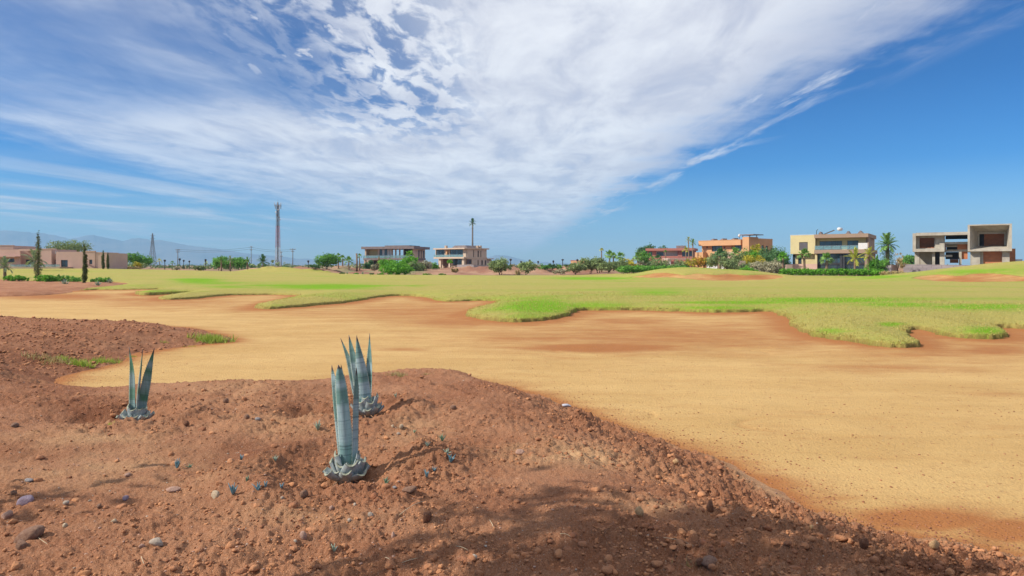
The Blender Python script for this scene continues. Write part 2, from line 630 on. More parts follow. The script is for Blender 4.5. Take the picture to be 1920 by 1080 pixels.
# ------------------------------------------------------------------ ground materials
def soil_material():
    m, t, bs, out = new_mat('soil')
    tc = t.new('ShaderNodeTexCoord')
    v = tc.outputs['Object']
    big = t.step(t.noise(v, 0.9, 5, 0.6), 0.32, 0.68)
    mid = t.step(t.noise(v, 7.0, 5, 0.65), 0.32, 0.68)
    c = t.mix(big, (0.265, 0.110, 0.056), (0.40, 0.200, 0.108))
    c = t.mix(t.math('MULTIPLY', mid, 0.55), c, (0.37, 0.165, 0.085))
    at = t.new('ShaderNodeAttribute', attribute_name='pale')
    c = t.mix(at.outputs['Fac'], c, (0.56, 0.345, 0.180))
    dk_ = t.new('ShaderNodeAttribute', attribute_name='dark_soil')
    c = t.mix(dk_.outputs['Fac'], c, (0.185, 0.068, 0.032))
    # grit: pale and dark grains
    g = t.noise(v, 130.0, 2, 0.6)
    c = t.mix(t.step(g, 0.60, 0.70, 0.0, 0.6), c, (0.60, 0.42, 0.29))
    c = t.mix(t.step(g, 0.42, 0.32, 0.0, 0.65), c, (0.17, 0.066, 0.032))
    g2 = t.noise(v, 42.0, 4, 0.7)
    c = t.mix(t.step(g2, 0.44, 0.32, 0.0, 0.6), c, (0.20, 0.078, 0.038))
    t.l.new(c, bs.inputs['Base Color'])
    bs.inputs['Roughness'].default_value = 0.95
    bs.inputs['Specular IOR Level'].default_value = 0.15
    h = t.math('ADD', t.noise(v, 55.0, 4, 0.65), t.math('MULTIPLY', t.noise(v, 190.0, 2, 0.6), 0.4))
    add_bump(t, bs, h, 1.0, 0.02)
    return m


def sand_material():
    m, t, bs, out = new_mat('sand')
    tc = t.new('ShaderNodeTexCoord')
    v = tc.outputs['Object']
    n = t.step(t.noise(t.scale_vec(v, (0.35, 1.0, 1.0)), 0.8, 6, 0.62), 0.3, 0.7)
    c = t.mix(n, (0.490, 0.303, 0.114), (0.570, 0.370, 0.150))
    at = t.new('ShaderNodeAttribute', attribute_name='red')
    rn = t.noise(t.scale_vec(v, (0.45, 1.1, 1.0)), 1.5, 8, 0.72)
    rf = t.step(t.math('ADD', at.outputs['Fac'], t.math('MULTIPLY', t.math('SUBTRACT', rn, 0.5), 0.95)), -0.02, 0.72)
    c = t.mix(rf, c, (0.36, 0.145, 0.048))
    g = t.noise(v, 60.0, 3, 0.7)
    c = t.mix(t.step(g, 0.60, 0.72, 0.0, 0.30), c, (0.66, 0.46, 0.22))
    c = t.mix(t.step(g, 0.42, 0.28, 0.0, 0.55), c, (0.32, 0.155, 0.06))
    gm = t.noise(v, 3.2, 8, 0.75)
    c = t.mix(t.step(gm, 0.46, 0.30, 0.0, 0.45), c, (0.36, 0.19, 0.075))
    sp = t.noise(v, 17.0, 2, 0.5)
    c = t.mix(t.step(sp, 0.66, 0.72, 0.0, 0.6), c, (0.27, 0.125, 0.055))
    t.l.new(c, bs.inputs['Base Color'])
    bs.inputs['Roughness'].default_value = 0.95
    bs.inputs['Specular IOR Level'].default_value = 0.15
    h = t.math('ADD', t.noise(v, 34.0, 4, 0.65), t.math('MULTIPLY', t.noise(t.scale_vec(v, (0.4, 1.2, 1)), 5.0, 4, 0.6), 1.3))
    add_bump(t, bs, h, 0.8, 0.03)
    return m


def turf_material():
    m, t, bs, out = new_mat('turf')
    tc = t.new('ShaderNodeTexCoord')
    v = tc.outputs['Object']
    at = t.new('ShaderNodeAttribute', attribute_name='green')
    n = t.noise(t.scale_vec(v, (0.045, 0.17, 1.0)), 1.0, 6, 0.62)
    n2 = t.noise(v, 1.7, 5, 0.7)
    f = t.math('ADD', at.outputs['Fac'], t.math('MULTIPLY', t.math('SUBTRACT', n, 0.5), 2.2))
    f = t.math('ADD', f, t.math('MULTIPLY', t.math('SUBTRACT', n2, 0.5), 0.8))
    f = t.step(f, -0.12, 1.05)
    c = t.mix(f, (0.405, 0.345, 0.098), (0.170, 0.36, 0.008))
    g = t.noise(v, 11.0, 5, 0.75)
    c = t.mix(t.step(g, 0.52, 0.36, 0.0, 0.55), c, (0.27, 0.235, 0.045))
    c = t.mix(t.step(g, 0.60, 0.74, 0.0, 0.45), c, (0.62, 0.49, 0.20))
    e = t.new('ShaderNodeAttribute', attribute_name='edge')
    c = t.mix(t.math('MULTIPLY', e.outputs['Fac'], 0.85), c, (0.20, 0.13, 0.045))
    t.l.new(c, bs.inputs['Base Color'])
    bs.inputs['Roughness'].default_value = 0.9
    bs.inputs['Specular IOR Level'].default_value = 0.1
    h = t.math('ADD', t.noise(v, 14.0, 4, 0.7), t.math('MULTIPLY', t.noise(v, 2.2, 3, 0.6), 0.9))
    add_bump(t, bs, h, 0.8, 0.10)
    return m


def earth_material():
    m, t, bs, out = new_mat('earth')
    tc = t.new('ShaderNodeTexCoord')
    v = tc.outputs['Object']
    n = t.step(t.noise(v, 0.11, 7, 0.65), 0.36, 0.64)
    c = t.mix(n, (0.25, 0.105, 0.058), (0.42, 0.245, 0.145))
    n2 = t.step(t.noise(v, 0.9, 5, 0.7), 0.52, 0.66, 0.0, 0.6)
    c = t.mix(n2, c, (0.25, 0.13, 0.08))
    n3 = t.step(t.noise(t.scale_vec(v, (1, 1, 0)), 0.035, 5, 0.6), 0.50, 0.60, 0.0, 0.8)
    c = t.mix(n3, c, (0.20, 0.19, 0.085))
    t.l.new(c, bs.inputs['Base Color'])
    bs.inputs['Roughness'].default_value = 0.95
    add_bump(t, bs, t.noise(v, 2.0, 5, 0.7), 0.8, 0.25)
    return m


M_SOIL = soil_material()
M_SAND = sand_material()
M_TURF = turf_material()
M_EARTH = earth_material()


def grid_sheet(name, a_list, y_list, zfun, mat, keep=None, attrs=None, kind='structure', straight=False):
    """sheet of land on a fan grid: columns are directions, rows are distances"""
    A, Yg = np.meshgrid(a_list, y_list)
    X = A * Yg
    Z, extra = zfun(X, Yg)
    r, c = X.shape
    idx = np.arange(r * c).reshape(r, c)
    q = np.stack([idx[:-1, :-1], idx[:-1, 1:], idx[1:, 1:], idx[1:, :-1]], axis=-1).reshape(-1, 4)
    if keep is not None:
        k = keep(X, Yg).ravel()
        q = q[k[q].any(axis=1)]
    used = np.zeros(r * c, dtype=bool)
    used[q.ravel()] = True
    remap = np.cumsum(used) - 1
    v = np.stack([X.ravel(), Yg.ravel(), Z.ravel()], axis=1)[used]
    at = {nm: val.ravel()[used] for nm, val in extra.items()}
    me = mesh_np(name, v, remap[q], mat, True, at)
    o = add_obj(name, me)
    o['kind'] = kind
    return o


def to_px(x, y, z):
    y = np.maximum(y, 0.5)
    return 960 + FPX * x / y, HZ + FPX * (CAM_H - z) / y


# ---- foreground soil
def soil_sheet(X, Y):
    d = soil_d(X, Y)
    z = soil_z(X, Y)
    px, py = to_px(X, Y, np.zeros_like(X))
    pale = 0.85 * gauss(px, py, 1060, 858, 120, 26) + 0.6 * gauss(px, py, 1200, 950, 90, 14) + 0.55 * gauss(px, py, 780, 830, 60, 40) \
        + 0.45 * gauss(px, py, 170, 828, 150, 18) + 0.35 * gauss(px, py, 450, 740, 160, 22) + 0.35 * gauss(px, py, 520, 800, 120, 25) + 0.40 * gauss(px, py, 230, 890, 260, 45) + 0.30 * gauss(px, py, 600, 985, 160, 20)
    pale = pale + 0.55 * (1 - sstep(d, 0.0, 0.30)) * sstep(X, -0.2, 0.8)
    pale = np.clip(pale * (0.75 + 0.9 * fbm(X * 3.5, Y * 3.5, 4, 91)), 0, 0.9)
    far = sstep(Y, 11.5, 13)
    pale = pale * (1 - far)
    # darker soil colour in the planting holes and along the tilled strip
    dark_soil = 0.8 * gauss(px, py, 570, 765, 60, 18) + 0.85 * gauss(px, py, 165, 770, 75, 17) + 0.75 * gauss(px, py, 480, 865, 105, 38) + 0.6 * gauss(px, py, 800, 880, 75, 22) \
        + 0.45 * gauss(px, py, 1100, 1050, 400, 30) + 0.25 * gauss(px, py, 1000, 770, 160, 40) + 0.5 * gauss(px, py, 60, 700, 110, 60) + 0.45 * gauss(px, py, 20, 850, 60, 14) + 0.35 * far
    dark_soil = np.clip(dark_soil * (0.9 + 1.1 * fbm(X * 3.0, Y * 3.0, 4, 95)), 0, 0.85)
    return z, {'pale': pale, 'dark_soil': dark_soil}


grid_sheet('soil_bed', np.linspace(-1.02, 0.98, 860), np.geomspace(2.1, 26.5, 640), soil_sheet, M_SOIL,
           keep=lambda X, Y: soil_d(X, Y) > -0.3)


# ---- bunker sand
def sand_sheet(X, Y):
    z = sand_z(X, Y)
    dg = -sdist(X, Y, FAIR)
    z = z + 0.05 * np.exp(-np.maximum(dg, 0) / 1.0) * sstep(Y, 12, 16)
    ds_ = soil_d(X, Y)
    px, py = to_px(X, Y, z)
    red = 0.85 * np.exp(-np.maximum(dg, 0) / 1.3) * sstep(Y, 14, 18)
    for cx, cy, sx, sy, w in ((1130, 652, 170, 9, 0.95), (1000, 636, 160, 9, .55), (860, 604, 150, 12, .6), (1180, 603, 120, 11, .55), (1500, 640, 110, 18, .5),
                              (1720, 975, 160, 24, 1.0), (1890, 995, 90, 24, 1.0), (1560, 935, 70, 10, .35), (110, 556, 130, 7, .75), (250, 562, 90, 6, .5),
                              (1860, 655, 110, 16, .6), (1650, 690, 200, 10, .4), (300, 580, 60, 6, .25), (760, 655, 60, 4, .5), (1880, 740, 90, 8, .25), (600, 588, 140, 8, .4), (1250, 630, 480, 36, .50), (820, 585, 260, 22, .50), (1750, 660, 260, 24, .42), (330, 568, 200, 12, .42)):
        red = np.maximum(red, w * gauss(px, py, cx, cy, sx, sy))
    red = np.maximum(red, 0.9 * np.exp(-np.maximum(-ds_, 0) / 0.35))
    # shallow drag marks and wheel tracks
    for cx, cy, rx, ry in ((0.9, 9.6, 1.1, 0.45), (3.6, 16.5, 2.6, 1.0), (5.2, 9.0, 2.2, 0.7)):
        rr = np.hypot((X - cx) / rx, (Y - cy) / ry)
        tk_ = np.exp(-((rr - 1) / 0.035) ** 2) * sstep(vnoise(X * 0.8, Y * 0.8, 5), 0.30, 0.6)
        z = z - 0.018 * tk_
        red = np.maximum(red, 0.18 * tk_)
    # a pair of old wheel tracks that bend across the bunker
    for o_ in (0.0, 1.5):
        c_ = 7.6 + o_ + 0.16 * X - 0.010 * X * X + 0.25 * np.sin(X * 0.35)
        tk_ = np.exp(-((Y - c_) / 0.10) ** 2) * sstep(X, 0.5, 3.0) * sstep(vnoise(X * 0.5, Y * 0.5, 8), 0.25, 0.6)
        z = z - 0.010 * tk_
        red = np.maximum(red, 0.12 * tk_)
    return z, {'red': red}


grid_sheet('bunker_sand', np.linspace(-1.0, 1.0, 520), np.geomspace(3.0, 92, 470), sand_sheet, M_SAND,
           keep=lambda X, Y: (sdist(X, Y, FAIR) < 1.2) & (soil_d(X, Y) < 0.9))


# ---- fairway
def fair_d(X, Y):
    return sdist(X, Y, FAIR) + (0.13 * fbm(X * 1.5, Y * 1.5, 3, 101) + 0.08 * fbm(X * 6.0, Y * 6.0, 2, 103)) * (1 - sstep(Y, 50, 80))


def bunker_cut(X, Y):
    d1 = sdist(X, Y, B1W) + 0.10 * fbm(X * 0.9, Y * 0.9, 3, 105)
    d2 = sdist(X, Y, B2W) + 0.10 * fbm(X * 0.9, Y * 0.9, 3, 106)
    return np.maximum(d1, d2)


def turf_level(X, Y, d):
    top = 0.12 + 0.32 * (1 - np.exp(-np.maximum(d, 0) / 1.8))
    nearw = 1 - sstep(Y, 60, 82)
    top = top * nearw + 0.06 * (1 - nearw)
    z = G(X, Y) + top + 0.03 * fbm(X * 1.1, Y * 1.1, 3, 107) * sstep(d, 0.0, 0.6)
    return z


def fair_sheet(X, Y):
    d = fair_d(X, Y)
    z = turf_level(X, Y, d)
    edge = 1 - sstep(d, 0.0, 0.10)
    z = z - 0.62 * (1 - sstep(d, -0.12, 0.05))
    db = bunker_cut(X, Y)
    cut = sstep(db, -0.05, 0.22)
    z = z - 0.55 * cut
    edge = np.maximum(edge, np.clip(cut * 1.2, 0, 1))
    px, py = to_px(X, Y, z)
    g = np.zeros_like(X)
    for cx, cy, sx, sy, w in ((370, 526, 48, 5, 1.0), (400, 531, 60, 3, .6), (620, 538, 120, 6, .95), (520, 535, 90, 4, .6), (430, 538, 50, 2.5, .6), (300, 546, 60, 3, .5),
                              (1010, 572, 80, 15, 1.0), (1110, 573, 90, 10, .8), (1000, 592, 60, 8, .6), (1350, 567, 150, 3.2, .8), (1230, 549, 60, 5, .5), (1560, 563, 130, 4, .95), (1690, 571, 80, 4, .9),
                              (1840, 574, 90, 5, .95), (1110, 522, 70, 2.5, 1.0), (780, 537, 30, 3, .6), (1670, 608, 25, 4, .8), (1560, 620, 30, 5, .5), (1845, 620, 40, 7, .9),
                              (1400, 518, 40, 4, .55), (1800, 508, 130, 6, .35), (1650, 519, 60, 4, .6), (1330, 577, 70, 4, .5), (560, 575, 40, 3, .6), (520, 573, 25, 4, .5), (700, 548, 90, 4, .15)):
        g = np.maximum(g, 1.25 * w * gauss(px, py, cx, cy, sx, sy))
    g = g + 0.12 * sstep(X / np.maximum(Y, 1), -0.1, 0.3)
    return z, {'green': g, 'edge': edge}


FA_LIST = np.linspace(-0.98, 0.98, 640)
FY_LIST = np.concatenate([np.geomspace(14.5, 58, 420, endpoint=False), np.geomspace(58, 158, 190)])
grid_sheet('fairway_turf', FA_LIST, FY_LIST, fair_sheet, M_TURF, keep=lambda X, Y: fair_d(X, Y) > -0.35)


def far_bunker(name, poly, seed):
    P = np.array(poly)
    y0, y1 = P[:, 1].min() - 2, P[:, 1].max() + 2
    aa = P[:, 0] / P[:, 1]

    def zf(X, Y):
        d = sdist(X, Y, poly)
        z = turf_level(X, Y, np.full_like(X, 5.0)) - 0.22 + 0.05 * fbm(X * .5, Y * .5, 3, seed) + 0.16 * (1 - sstep(d, 0.0, 1.2))
        z = z - 0.5 * (1 - sstep(d, -0.5, -0.2))
        red = np.full_like(X, 0.42) + 0.4 * fbm(X * .25, Y * .4, 3, seed + 4)
        if seed == 111:
            red = red + 0.02
        return z, {'red': red}
    grid_sheet(name, np.linspace(aa.min() - .01, aa.max() + .01, 130), np.linspace(y0, y1, 60), zf, M_SAND,
               keep=lambda X, Y: sdist(X, Y, poly) > -0.9)


far_bunker('bunker_sand', B1W, 111)
far_bunker('bunker_sand', B2W, 112)

# ---- planted bed on the left
BED = smooth_poly([march(px, py, G, 40)[:2] for px, py in ((-220, 519), (-60, 520), (0, 520.5), (60, 521), (110, 522), (170, 521.5), (222, 522.5), (240, 529), (231, 535), (195, 541.5), (168, 544),
                                                         (140, 548), (90, 551.5), (40, 553), (0, 554), (-220, 555))], 1)


def bed_sheet(X, Y):
    d = sdist(X, Y, BED) + 0.3 * fbm(X * .5, Y * .5, 3, 121)
    z = G(X, Y) + 0.22 * sstep(d, -0.3, 2.0) * (1 - sstep(Y, 70, 80)) + 0.06 * fbm(X * 1.2, Y * 1.2, 4, 123) - 0.25 * (1 - sstep(d, -0.3, 0.1)) * (1 - sstep(Y, 62, 72))
    return z, {'pale': np.clip(0.35 * fbm(X * .3, Y * .6, 3, 125), 0, 1)}


grid_sheet('planting_bed', np.linspace(-0.95, -0.55, 160), np.linspace(42, 96, 200), bed_sheet, M_SOIL, keep=lambda X, Y: sdist(X, Y, BED) > -0.6)


# ---- the wide land all round, out to the horizon
def land():
    fan = np.concatenate([np.linspace(-0.82, 0.82, 330), np.linspace(0.82, 2 * math.pi - 0.82, 60)[1:-1]])
    rad = np.concatenate([np.geomspace(0.4, 120, 60, endpoint=False), np.linspace(120, 330, 110, endpoint=False), np.geomspace(330, 11500, 40)])
    T, R_ = np.meshgrid(fan, rad)
    X = R_ * np.sin(T)
    Y = R_ * np.cos(T)
    front = Y > 2.0
    z = np.where(front, G(X, Y), -0.36)
    low = np.maximum(sstep(sdist(X, Y, FAIR), 0.6, 2.0), sstep(sdist(X, Y, BED), 0.3, 1.5))
    near = (1 - sstep(Y, 72, 84)) * sstep(Y, 1.0, 3.0)
    low = np.maximum(low, near)
    z = z - 0.55 * low
    ds = sdist(X, Y, SOIL)
    behind = 1 - sstep(Y, 1.2, 2.2)
    z = np.where(ds > 0, np.maximum(z, (S0 + 0.40 * sstep(ds, 0, 1.5) - 0.07) * behind + z * (1 - behind)), z)
    z = z - 1.5 * sstep(R_, 2000, 9000)
    r, c = X.shape
    idx = np.arange(r * c).reshape(r, c)
    nxt = np.roll(idx, -1, axis=1)
    q = np.stack([idx[:-1], idx[1:], nxt[1:], nxt[:-1]], axis=-1).reshape(-1, 4)
    v = np.stack([X.ravel(), Y.ravel(), z.ravel()], axis=1)
    o = add_obj('ground', mesh_np('ground', v, q, M_EARTH, True))
    o['kind'] = 'structure'


land()

# ---- mountains
MPX = [(-900, 415), (-500, 424), (-250, 428), (-60, 430), (0, 431), (30, 433.5), (75, 437), (105, 440), (118, 444), (130, 448), (142, 446), (160, 442.5), (176, 440), (186, 443), (200, 445.5), (215, 448.5),
       (229, 452), (245, 447.5), (262, 446.5), (280, 449), (300, 449.5), (318, 452), (335, 457), (355, 461), (375, 462), (395, 465), (420, 469), (440, 470.5), (455, 474), (480, 477), (520, 480), (560, 484), (620, 487),
       (700, 490), (800, 492), (880, 490), (915, 482), (935, 477.5), (950, 479), (968, 484), (990, 489), (1040, 493), (1300, 496), (1700, 497)]
mm, mt, mb, mo = new_mat('mountain_rock')
mtc = mt.new('ShaderNodeTexCoord')
mt.l.new(mt.mix(mt.step(mt.noise(mtc.outputs['Object'], 0.002, 7, 0.6), .35, .65), (0.13, 0.125, 0.12), (0.22, 0.195, 0.175)), mb.inputs['Base Color'])
mb.inputs['Roughness'].default_value = 1.0


def mount(X, Y):
    t = (Y - 7600.0) / (9600.0 - 7600.0)
    px = 960 + FPX * X / Y
    pr = np.interp(px, [p[0] for p in MPX], [p[1] for p in MPX])
    pr = pr + 1.8 * fbm(px / 16.0, px * 0, 5, 131)
    top = np.maximum((HZ - pr) / FPX * 9600.0, 0) + 1.7
    sh = np.where(t < 1, np.clip(t, 0, 1) ** 1.3, np.clip(1 - (t - 1) / 1.0, 0, 1))
    rid = 0.28 * np.abs(fbm(X / 420.0, Y / 700.0, 5, 133)) * (4 * np.clip(t, 0, 1) * (1 - np.clip(t, 0, 1)))
    return top * (sh - rid * sh) - 6 + 4 * np.clip(t, 0, 1), {}


grid_sheet('mountains', np.concatenate([np.linspace(-1.45, -0.80, 60, endpoint=False), np.linspace(-0.80, 0.10, 700, endpoint=False), np.linspace(0.10, 0.6, 40)]), np.concatenate([np.linspace(7600, 9600, 40), np.linspace(9700, 11400, 6)]), mount, mm)

# ---- the air: pale even haze round everything
HZM = bpy.data.materials.new('haze')
HZM.use_nodes = True
ht = NT(HZM.node_tree)
ht.n.clear()
ho = ht.new('ShaderNodeOutputMaterial')
pv = ht.new('ShaderNodeVolumePrincipled')
pv.inputs['Color'].default_value = (0.36, 0.68, 1.0, 1)
pv.inputs['Density'].default_value = 0.00013
pv.inputs['Anisotropy'].default_value = 0.0
ht.l.new(pv.outputs[0], ho.inputs['Volume'])
hz = MB().box(-17500, 17500, -12000, 12200, -12.0, 530.0).build('haze', HZM)
hz['kind'] = 'stuff'
# ------------------------------------------------------------------ agaves
def agave_mat(name, pale, green, dark):
    m, t, bs, out = new_mat(name)
    a = t.new('ShaderNodeAttribute', attribute_name='along')
    ac = t.new('ShaderNodeAttribute', attribute_name='across')
    oi = t.new('ShaderNodeObjectInfo')
    tc = t.new('ShaderNodeTexCoord')
    v = tc.outputs['Object']
    al = a.outputs['Fac']
    band = t.noise(None, 1.0, 2, 0.5)
    bn = t.new('ShaderNodeTexNoise', noise_dimensions='1D')
    t.l.new(t.math('ADD', al, t.math('MULTIPLY', oi.outputs['Random'], 9.0)), bn.inputs['W'])
    bn.inputs['Scale'].default_value = 4.0
    bn.inputs['Detail'].default_value = 1.0
    f = t.step(t.math('ADD', bn.outputs[0], t.math('MULTIPLY', t.math('SUBTRACT', al, 0.5), 0.35)), 0.40, 0.62)
    c = t.mix(f, pale, green)
    # fine streaks that run up the leaf
    sn = t.noise(t.scale_vec(v, (90, 90, 5)), 1.0, 3, 0.6)
    c = t.mix(t.step(sn, 0.45, 0.72, 0.0, 0.45), c, tuple(x * 0.68 for x in green))
    sn2 = t.noise(t.scale_vec(v, (30, 30, 12)), 1.0, 4, 0.7)
    c = t.mix(t.step(sn2, 0.5, 0.75, 0.0, 0.35), c, tuple(min(1, x * 1.35) for x in pale))
    # imprint lines left by neighbouring leaves
    w = t.new('ShaderNodeTexNoise', noise_dimensions='1D')
    t.l.new(t.math('ADD', al, t.math('MULTIPLY', oi.outputs['Random'], 31.0)), w.inputs['W'])
    w.inputs['Scale'].default_value = 16.0
    ln = t.step(t.math('ABSOLUTE', t.math('SUBTRACT', w.outputs[0], 0.5)), 0.022, 0.0, 0.0, 0.55)
    c = t.mix(ln, c, dark)
    # pale worn margins, dark brown spine
    mg = t.step(t.math('ABSOLUTE', ac.outputs['Fac']), 0.86, 0.97, 0.0, 0.65)
    c = t.mix(mg, c, (0.44, 0.47, 0.36))
    c = t.mix(t.step(al, 0.90, 0.96), c, (0.055, 0.030, 0.030))
    t.l.new(c, bs.inputs['Base Color'])
    bs.inputs['Roughness'].default_value = 0.52
    bs.inputs['Specular IOR Level'].default_value = 0.35
    add_bump(t, bs, sn, 0.25, 0.004)
    return m


M_AG_BLUE = agave_mat('agave_blue', (0.300, 0.415, 0.435), (0.130, 0.250, 0.225), (0.045, 0.085, 0.10))
M_AG_GREEN = agave_mat('agave_green', (0.235, 0.330, 0.335), (0.070, 0.195, 0.115), (0.045, 0.10, 0.085))
M_AG_STUB = simple('agave_stub', (0.40, 0.43, 0.41), (0.175, 0.225, 0.235), 0.6, 22.0, 0.3, 60, 0.004)
M_AG_CUT = simple('agave_cut_face', (0.33, 0.34, 0.26), (0.21, 0.22, 0.15), 0.8, 30.0)
M_AG_DRY = simple('agave_dry_leaf', (0.42, 0.33, 0.21), (0.24, 0.17, 0.10), 0.9, 25.0)
M_ROOT = simple('dry_root', (0.36, 0.22, 0.13), (0.22, 0.12, 0.07), 0.9, 40.0)


def leaf_mesh(name, pts, hw, mat, face=0.0, cup=0.35, thick=0.006, teeth=True, seg=16):
    """fleshy tapering leaf; pts = centre line, hw = half widths along it; face = turn of the blade about the upright"""
    pts = [np.array(p, dtype=float) for p in pts]
    tt = np.linspace(0, 1, len(pts))
    ts = np.linspace(0, 1, seg)
    P = np.stack([np.interp(ts, tt, [p[k] for p in pts]) for k in range(3)], 1)
    for _ in range(2):
        P[1:-1] = 0.25 * P[:-2] + 0.5 * P[1:-1] + 0.25 * P[2:]
    H = np.interp(ts, np.linspace(0, 1, len(hw)), hw)
    wd = np.array([math.cos(face), math.sin(face), 0])
    us = np.array([-1, -0.7, -0.35, 0, 0.35, 0.7, 1.0])
    v, al, ac = [], [], []
    for layer in (0, 1):
        for i in range(seg):
            d = P[min(i + 1, seg - 1)] - P[max(i - 1, 0)]
            d = d / (np.linalg.norm(d) + 1e-9)
            w = wd - d * wd.dot(d)
            w = w / np.linalg.norm(w)
            n = np.cross(w, d)
            for u in us:
                off = cup * H[i] * (u * u - 0.4)
                th = (thick * (1 - 0.9 * abs(u) ** 2) + 0.0012) * (1 - 0.6 * ts[i])
                v.append(P[i] + w * u * H[i] + n * (off + (th if layer == 0 else -th)))
                al.append(ts[i])
                ac.append(u)
    k = len(us)
    f = []
    o = seg * k
    for i in range(seg - 1):
        for j in range(k - 1):
            a = i * k + j
            f.append((a, a + 1, a + k + 1, a + k))
            f.append((o + a, o + a + k, o + a + k + 1, o + a + 1))
        f.append((i * k, (i + 1) * k, o + (i + 1) * k, o + i * k))
        f.append((i * k + k - 1, o + i * k + k - 1, o + (i + 1) * k + k - 1, (i + 1) * k + k - 1))
    for j in range(k - 1):
        f.append((j, o + j, o + j + 1, j + 1))
        a = (seg - 1) * k + j
        f.append((a, a + 1, o + a + 1, o + a))
    if teeth:
        L = np.linalg.norm(np.diff(P, axis=0), axis=1).sum()
        nt = int(L * 0.75 / 0.028)
        for q in range(nt):
            tq = 0.12 + 0.72 * q / max(nt, 1)
            i = int(tq * (seg - 1))
            fr = tq * (seg - 1) - i
            for j in (0, k - 1):
                a = np.array(v[i * k + j]) * (1 - fr) + np.array(v[(i + 1) * k + j]) * fr
                cen = P[i] * (1 - fr) + P[i + 1] * fr
                o_ = a - cen
                o_ = o_ / (np.linalg.norm(o_) + 1e-9)
                up = np.array([0, 0, 1.0])
                n0 = len(v)
                v += [a - up * 0.005, a + up * 0.005, a + o_ * 0.006 + up * 0.002, a - up * 0.005 + np.array([0, 0.002, 0])]
                al += [0.97] * 4
                ac += [0.0] * 4
                f.append((n0, n0 + 1, n0 + 2, n0 + 2))
    v = np.array(v)
    f4 = np.array([q if q[2] != q[3] else (q[0], q[1], q[2], n_) for q, n_ in ((q, q[0] + 3 if q[2] == q[3] else 0) for q in f)])
    me = mesh_np(name, v, f4, mat, True, {'along': al, 'across': ac})
    return me


def agave(key, label, by, leaves, stub_r, n_stub, mat, seed, dry=0):
    ax, ay = AGAVES[key]
    zb = float(soil_shape(np.array([ax]), np.array([ay]), soil_d(np.array([ax]), np.array([ay])))[0])
    zb += {'front': 0.045, 'back': 0.07, 'left': 0.10}[key]
    root = empty('agave_plant', (ax, ay, zb))
    tag(root, label, 'agave', 'large cut back agaves planted in the soil')

    def loc(px, py, dy):
        Y = ay + dy
        return ((px - 960) / FPX * Y - ax, dy, CAM_H - (py - HZ) / FPX * Y - zb)
    for pl, hw, face, dy0, dy1, cup in leaves:
        n = len(pl)
        pts = [loc(px, py, dy0 + (dy1 - dy0) * i / (n - 1)) for i, (px, py) in enumerate(pl)]
        pts[0] = (pts[0][0], pts[0][1], 0.02)
        me = leaf_mesh('leaf', pts, [h * ay / FPX for h in hw], mat, face, cup)
        add_obj('leaf', me, root)
    # cut stubs of the old leaves round the base, in three overlapping rows
    r = random.Random(seed)
    for k in range(n_stub):
        ring = k % 3
        an = k * 2.39996 + r.uniform(-.12, .12)
        r0 = stub_r * (0.25 + 0.10 * ring)
        r1 = stub_r * (0.60 + 0.26 * ring) * r.uniform(0.85, 1.15)
        ztop = (0.225 - 0.058 * ring) * stub_r / 0.20 * r.uniform(0.7, 1.2)
        zlow = 0.03 - 0.005 * ring
        ca, sa = math.cos(an), math.sin(an)
        hwid = stub_r * r.uniform(0.36, 0.52)
        mb = MB()
        seg, us = 5, (-1, -.5, 0, .5, 1)
        rows = []
        skew = r.uniform(-0.25, 0.25)
        for layer in (0, 1):
            for i in range(seg):
                t = i / (seg - 1)
                rad = r0 + (r1 - r0) * t ** 0.9
                z = zlow + (ztop - zlow) * t ** 1.5
                for u in us:
                    w = hwid * (1 - 0.42 * t * t) * u
                    rr = rad - 0.20 * hwid * u * u + (0.010 if layer == 0 else -0.006) * (1 - .5 * u * u)
                    zz = z + (0.30 * hwid * u * u if t > .3 else 0) + (skew * u * hwid * 0.8 if i == seg - 1 else 0) - (0.008 if layer == 0 else 0)
                    mb.v.append((ca * rr - sa * w, sa * rr + ca * w, zz))
        o = seg * 5
        for i in range(seg - 1):
            for j in range(4):
                a = i * 5 + j
                mb.f += [(a, a + 1, a + 6, a + 5), (o + a, o + a + 5, o + a + 6, o + a + 1)]
            mb.f += [(i * 5, i * 5 + 5, o + i * 5 + 5, o + i * 5), (i * 5 + 4, o + i * 5 + 4, o + i * 5 + 9, i * 5 + 9)]
        st = mb.build('leaf_stub', M_AG_STUB, root, True)
        cm = MB()
        for j in range(4):
            a = (seg - 1) * 5 + j
            q = [Vector(mb.v[a]), Vector(mb.v[a + 1]), Vector(mb.v[o + a + 1]), Vector(mb.v[o + a])]
            up = Vector((ca * 0.5, sa * 0.5, 0.8)) * 0.004
            cm.quadface([p + up for p in q])
            cm.quadface([q[0], q[1], q[1] + up, q[0] + up])
            cm.quadface([q[3], q[2], q[2] + up, q[3] + up])
        cm.build('cut_face', M_AG_CUT, st)
    core = MB()
    core.tube([(0, 0, -0.06), (0, 0, 0.03), (0, 0, 0.10)], [stub_r * .35, stub_r * .42, stub_r * .25], 10)
    core.build('stem_base', M_AG_STUB, root, True)
    for k in range(dry):
        an = r.uniform(-2.6, -0.4)
        L = r.uniform(0.14, 0.24)
        p = [(math.cos(an) * stub_r * .55, math.sin(an) * stub_r * .55, 0.035)]
        for i in range(1, 5):
            q = p[-1]
            p.append((q[0] + math.cos(an) * L / 4 + r.uniform(-.02, .02), q[1] + math.sin(an) * L / 4 + r.uniform(-.02, .02), max(0.012, 0.035 - 0.008 * i) + r.uniform(0, .01)))
        MB().tube(p, [0.006, .005, .0045, .003, .0015], 5).build('root', M_ROOT, root, True)
    return root


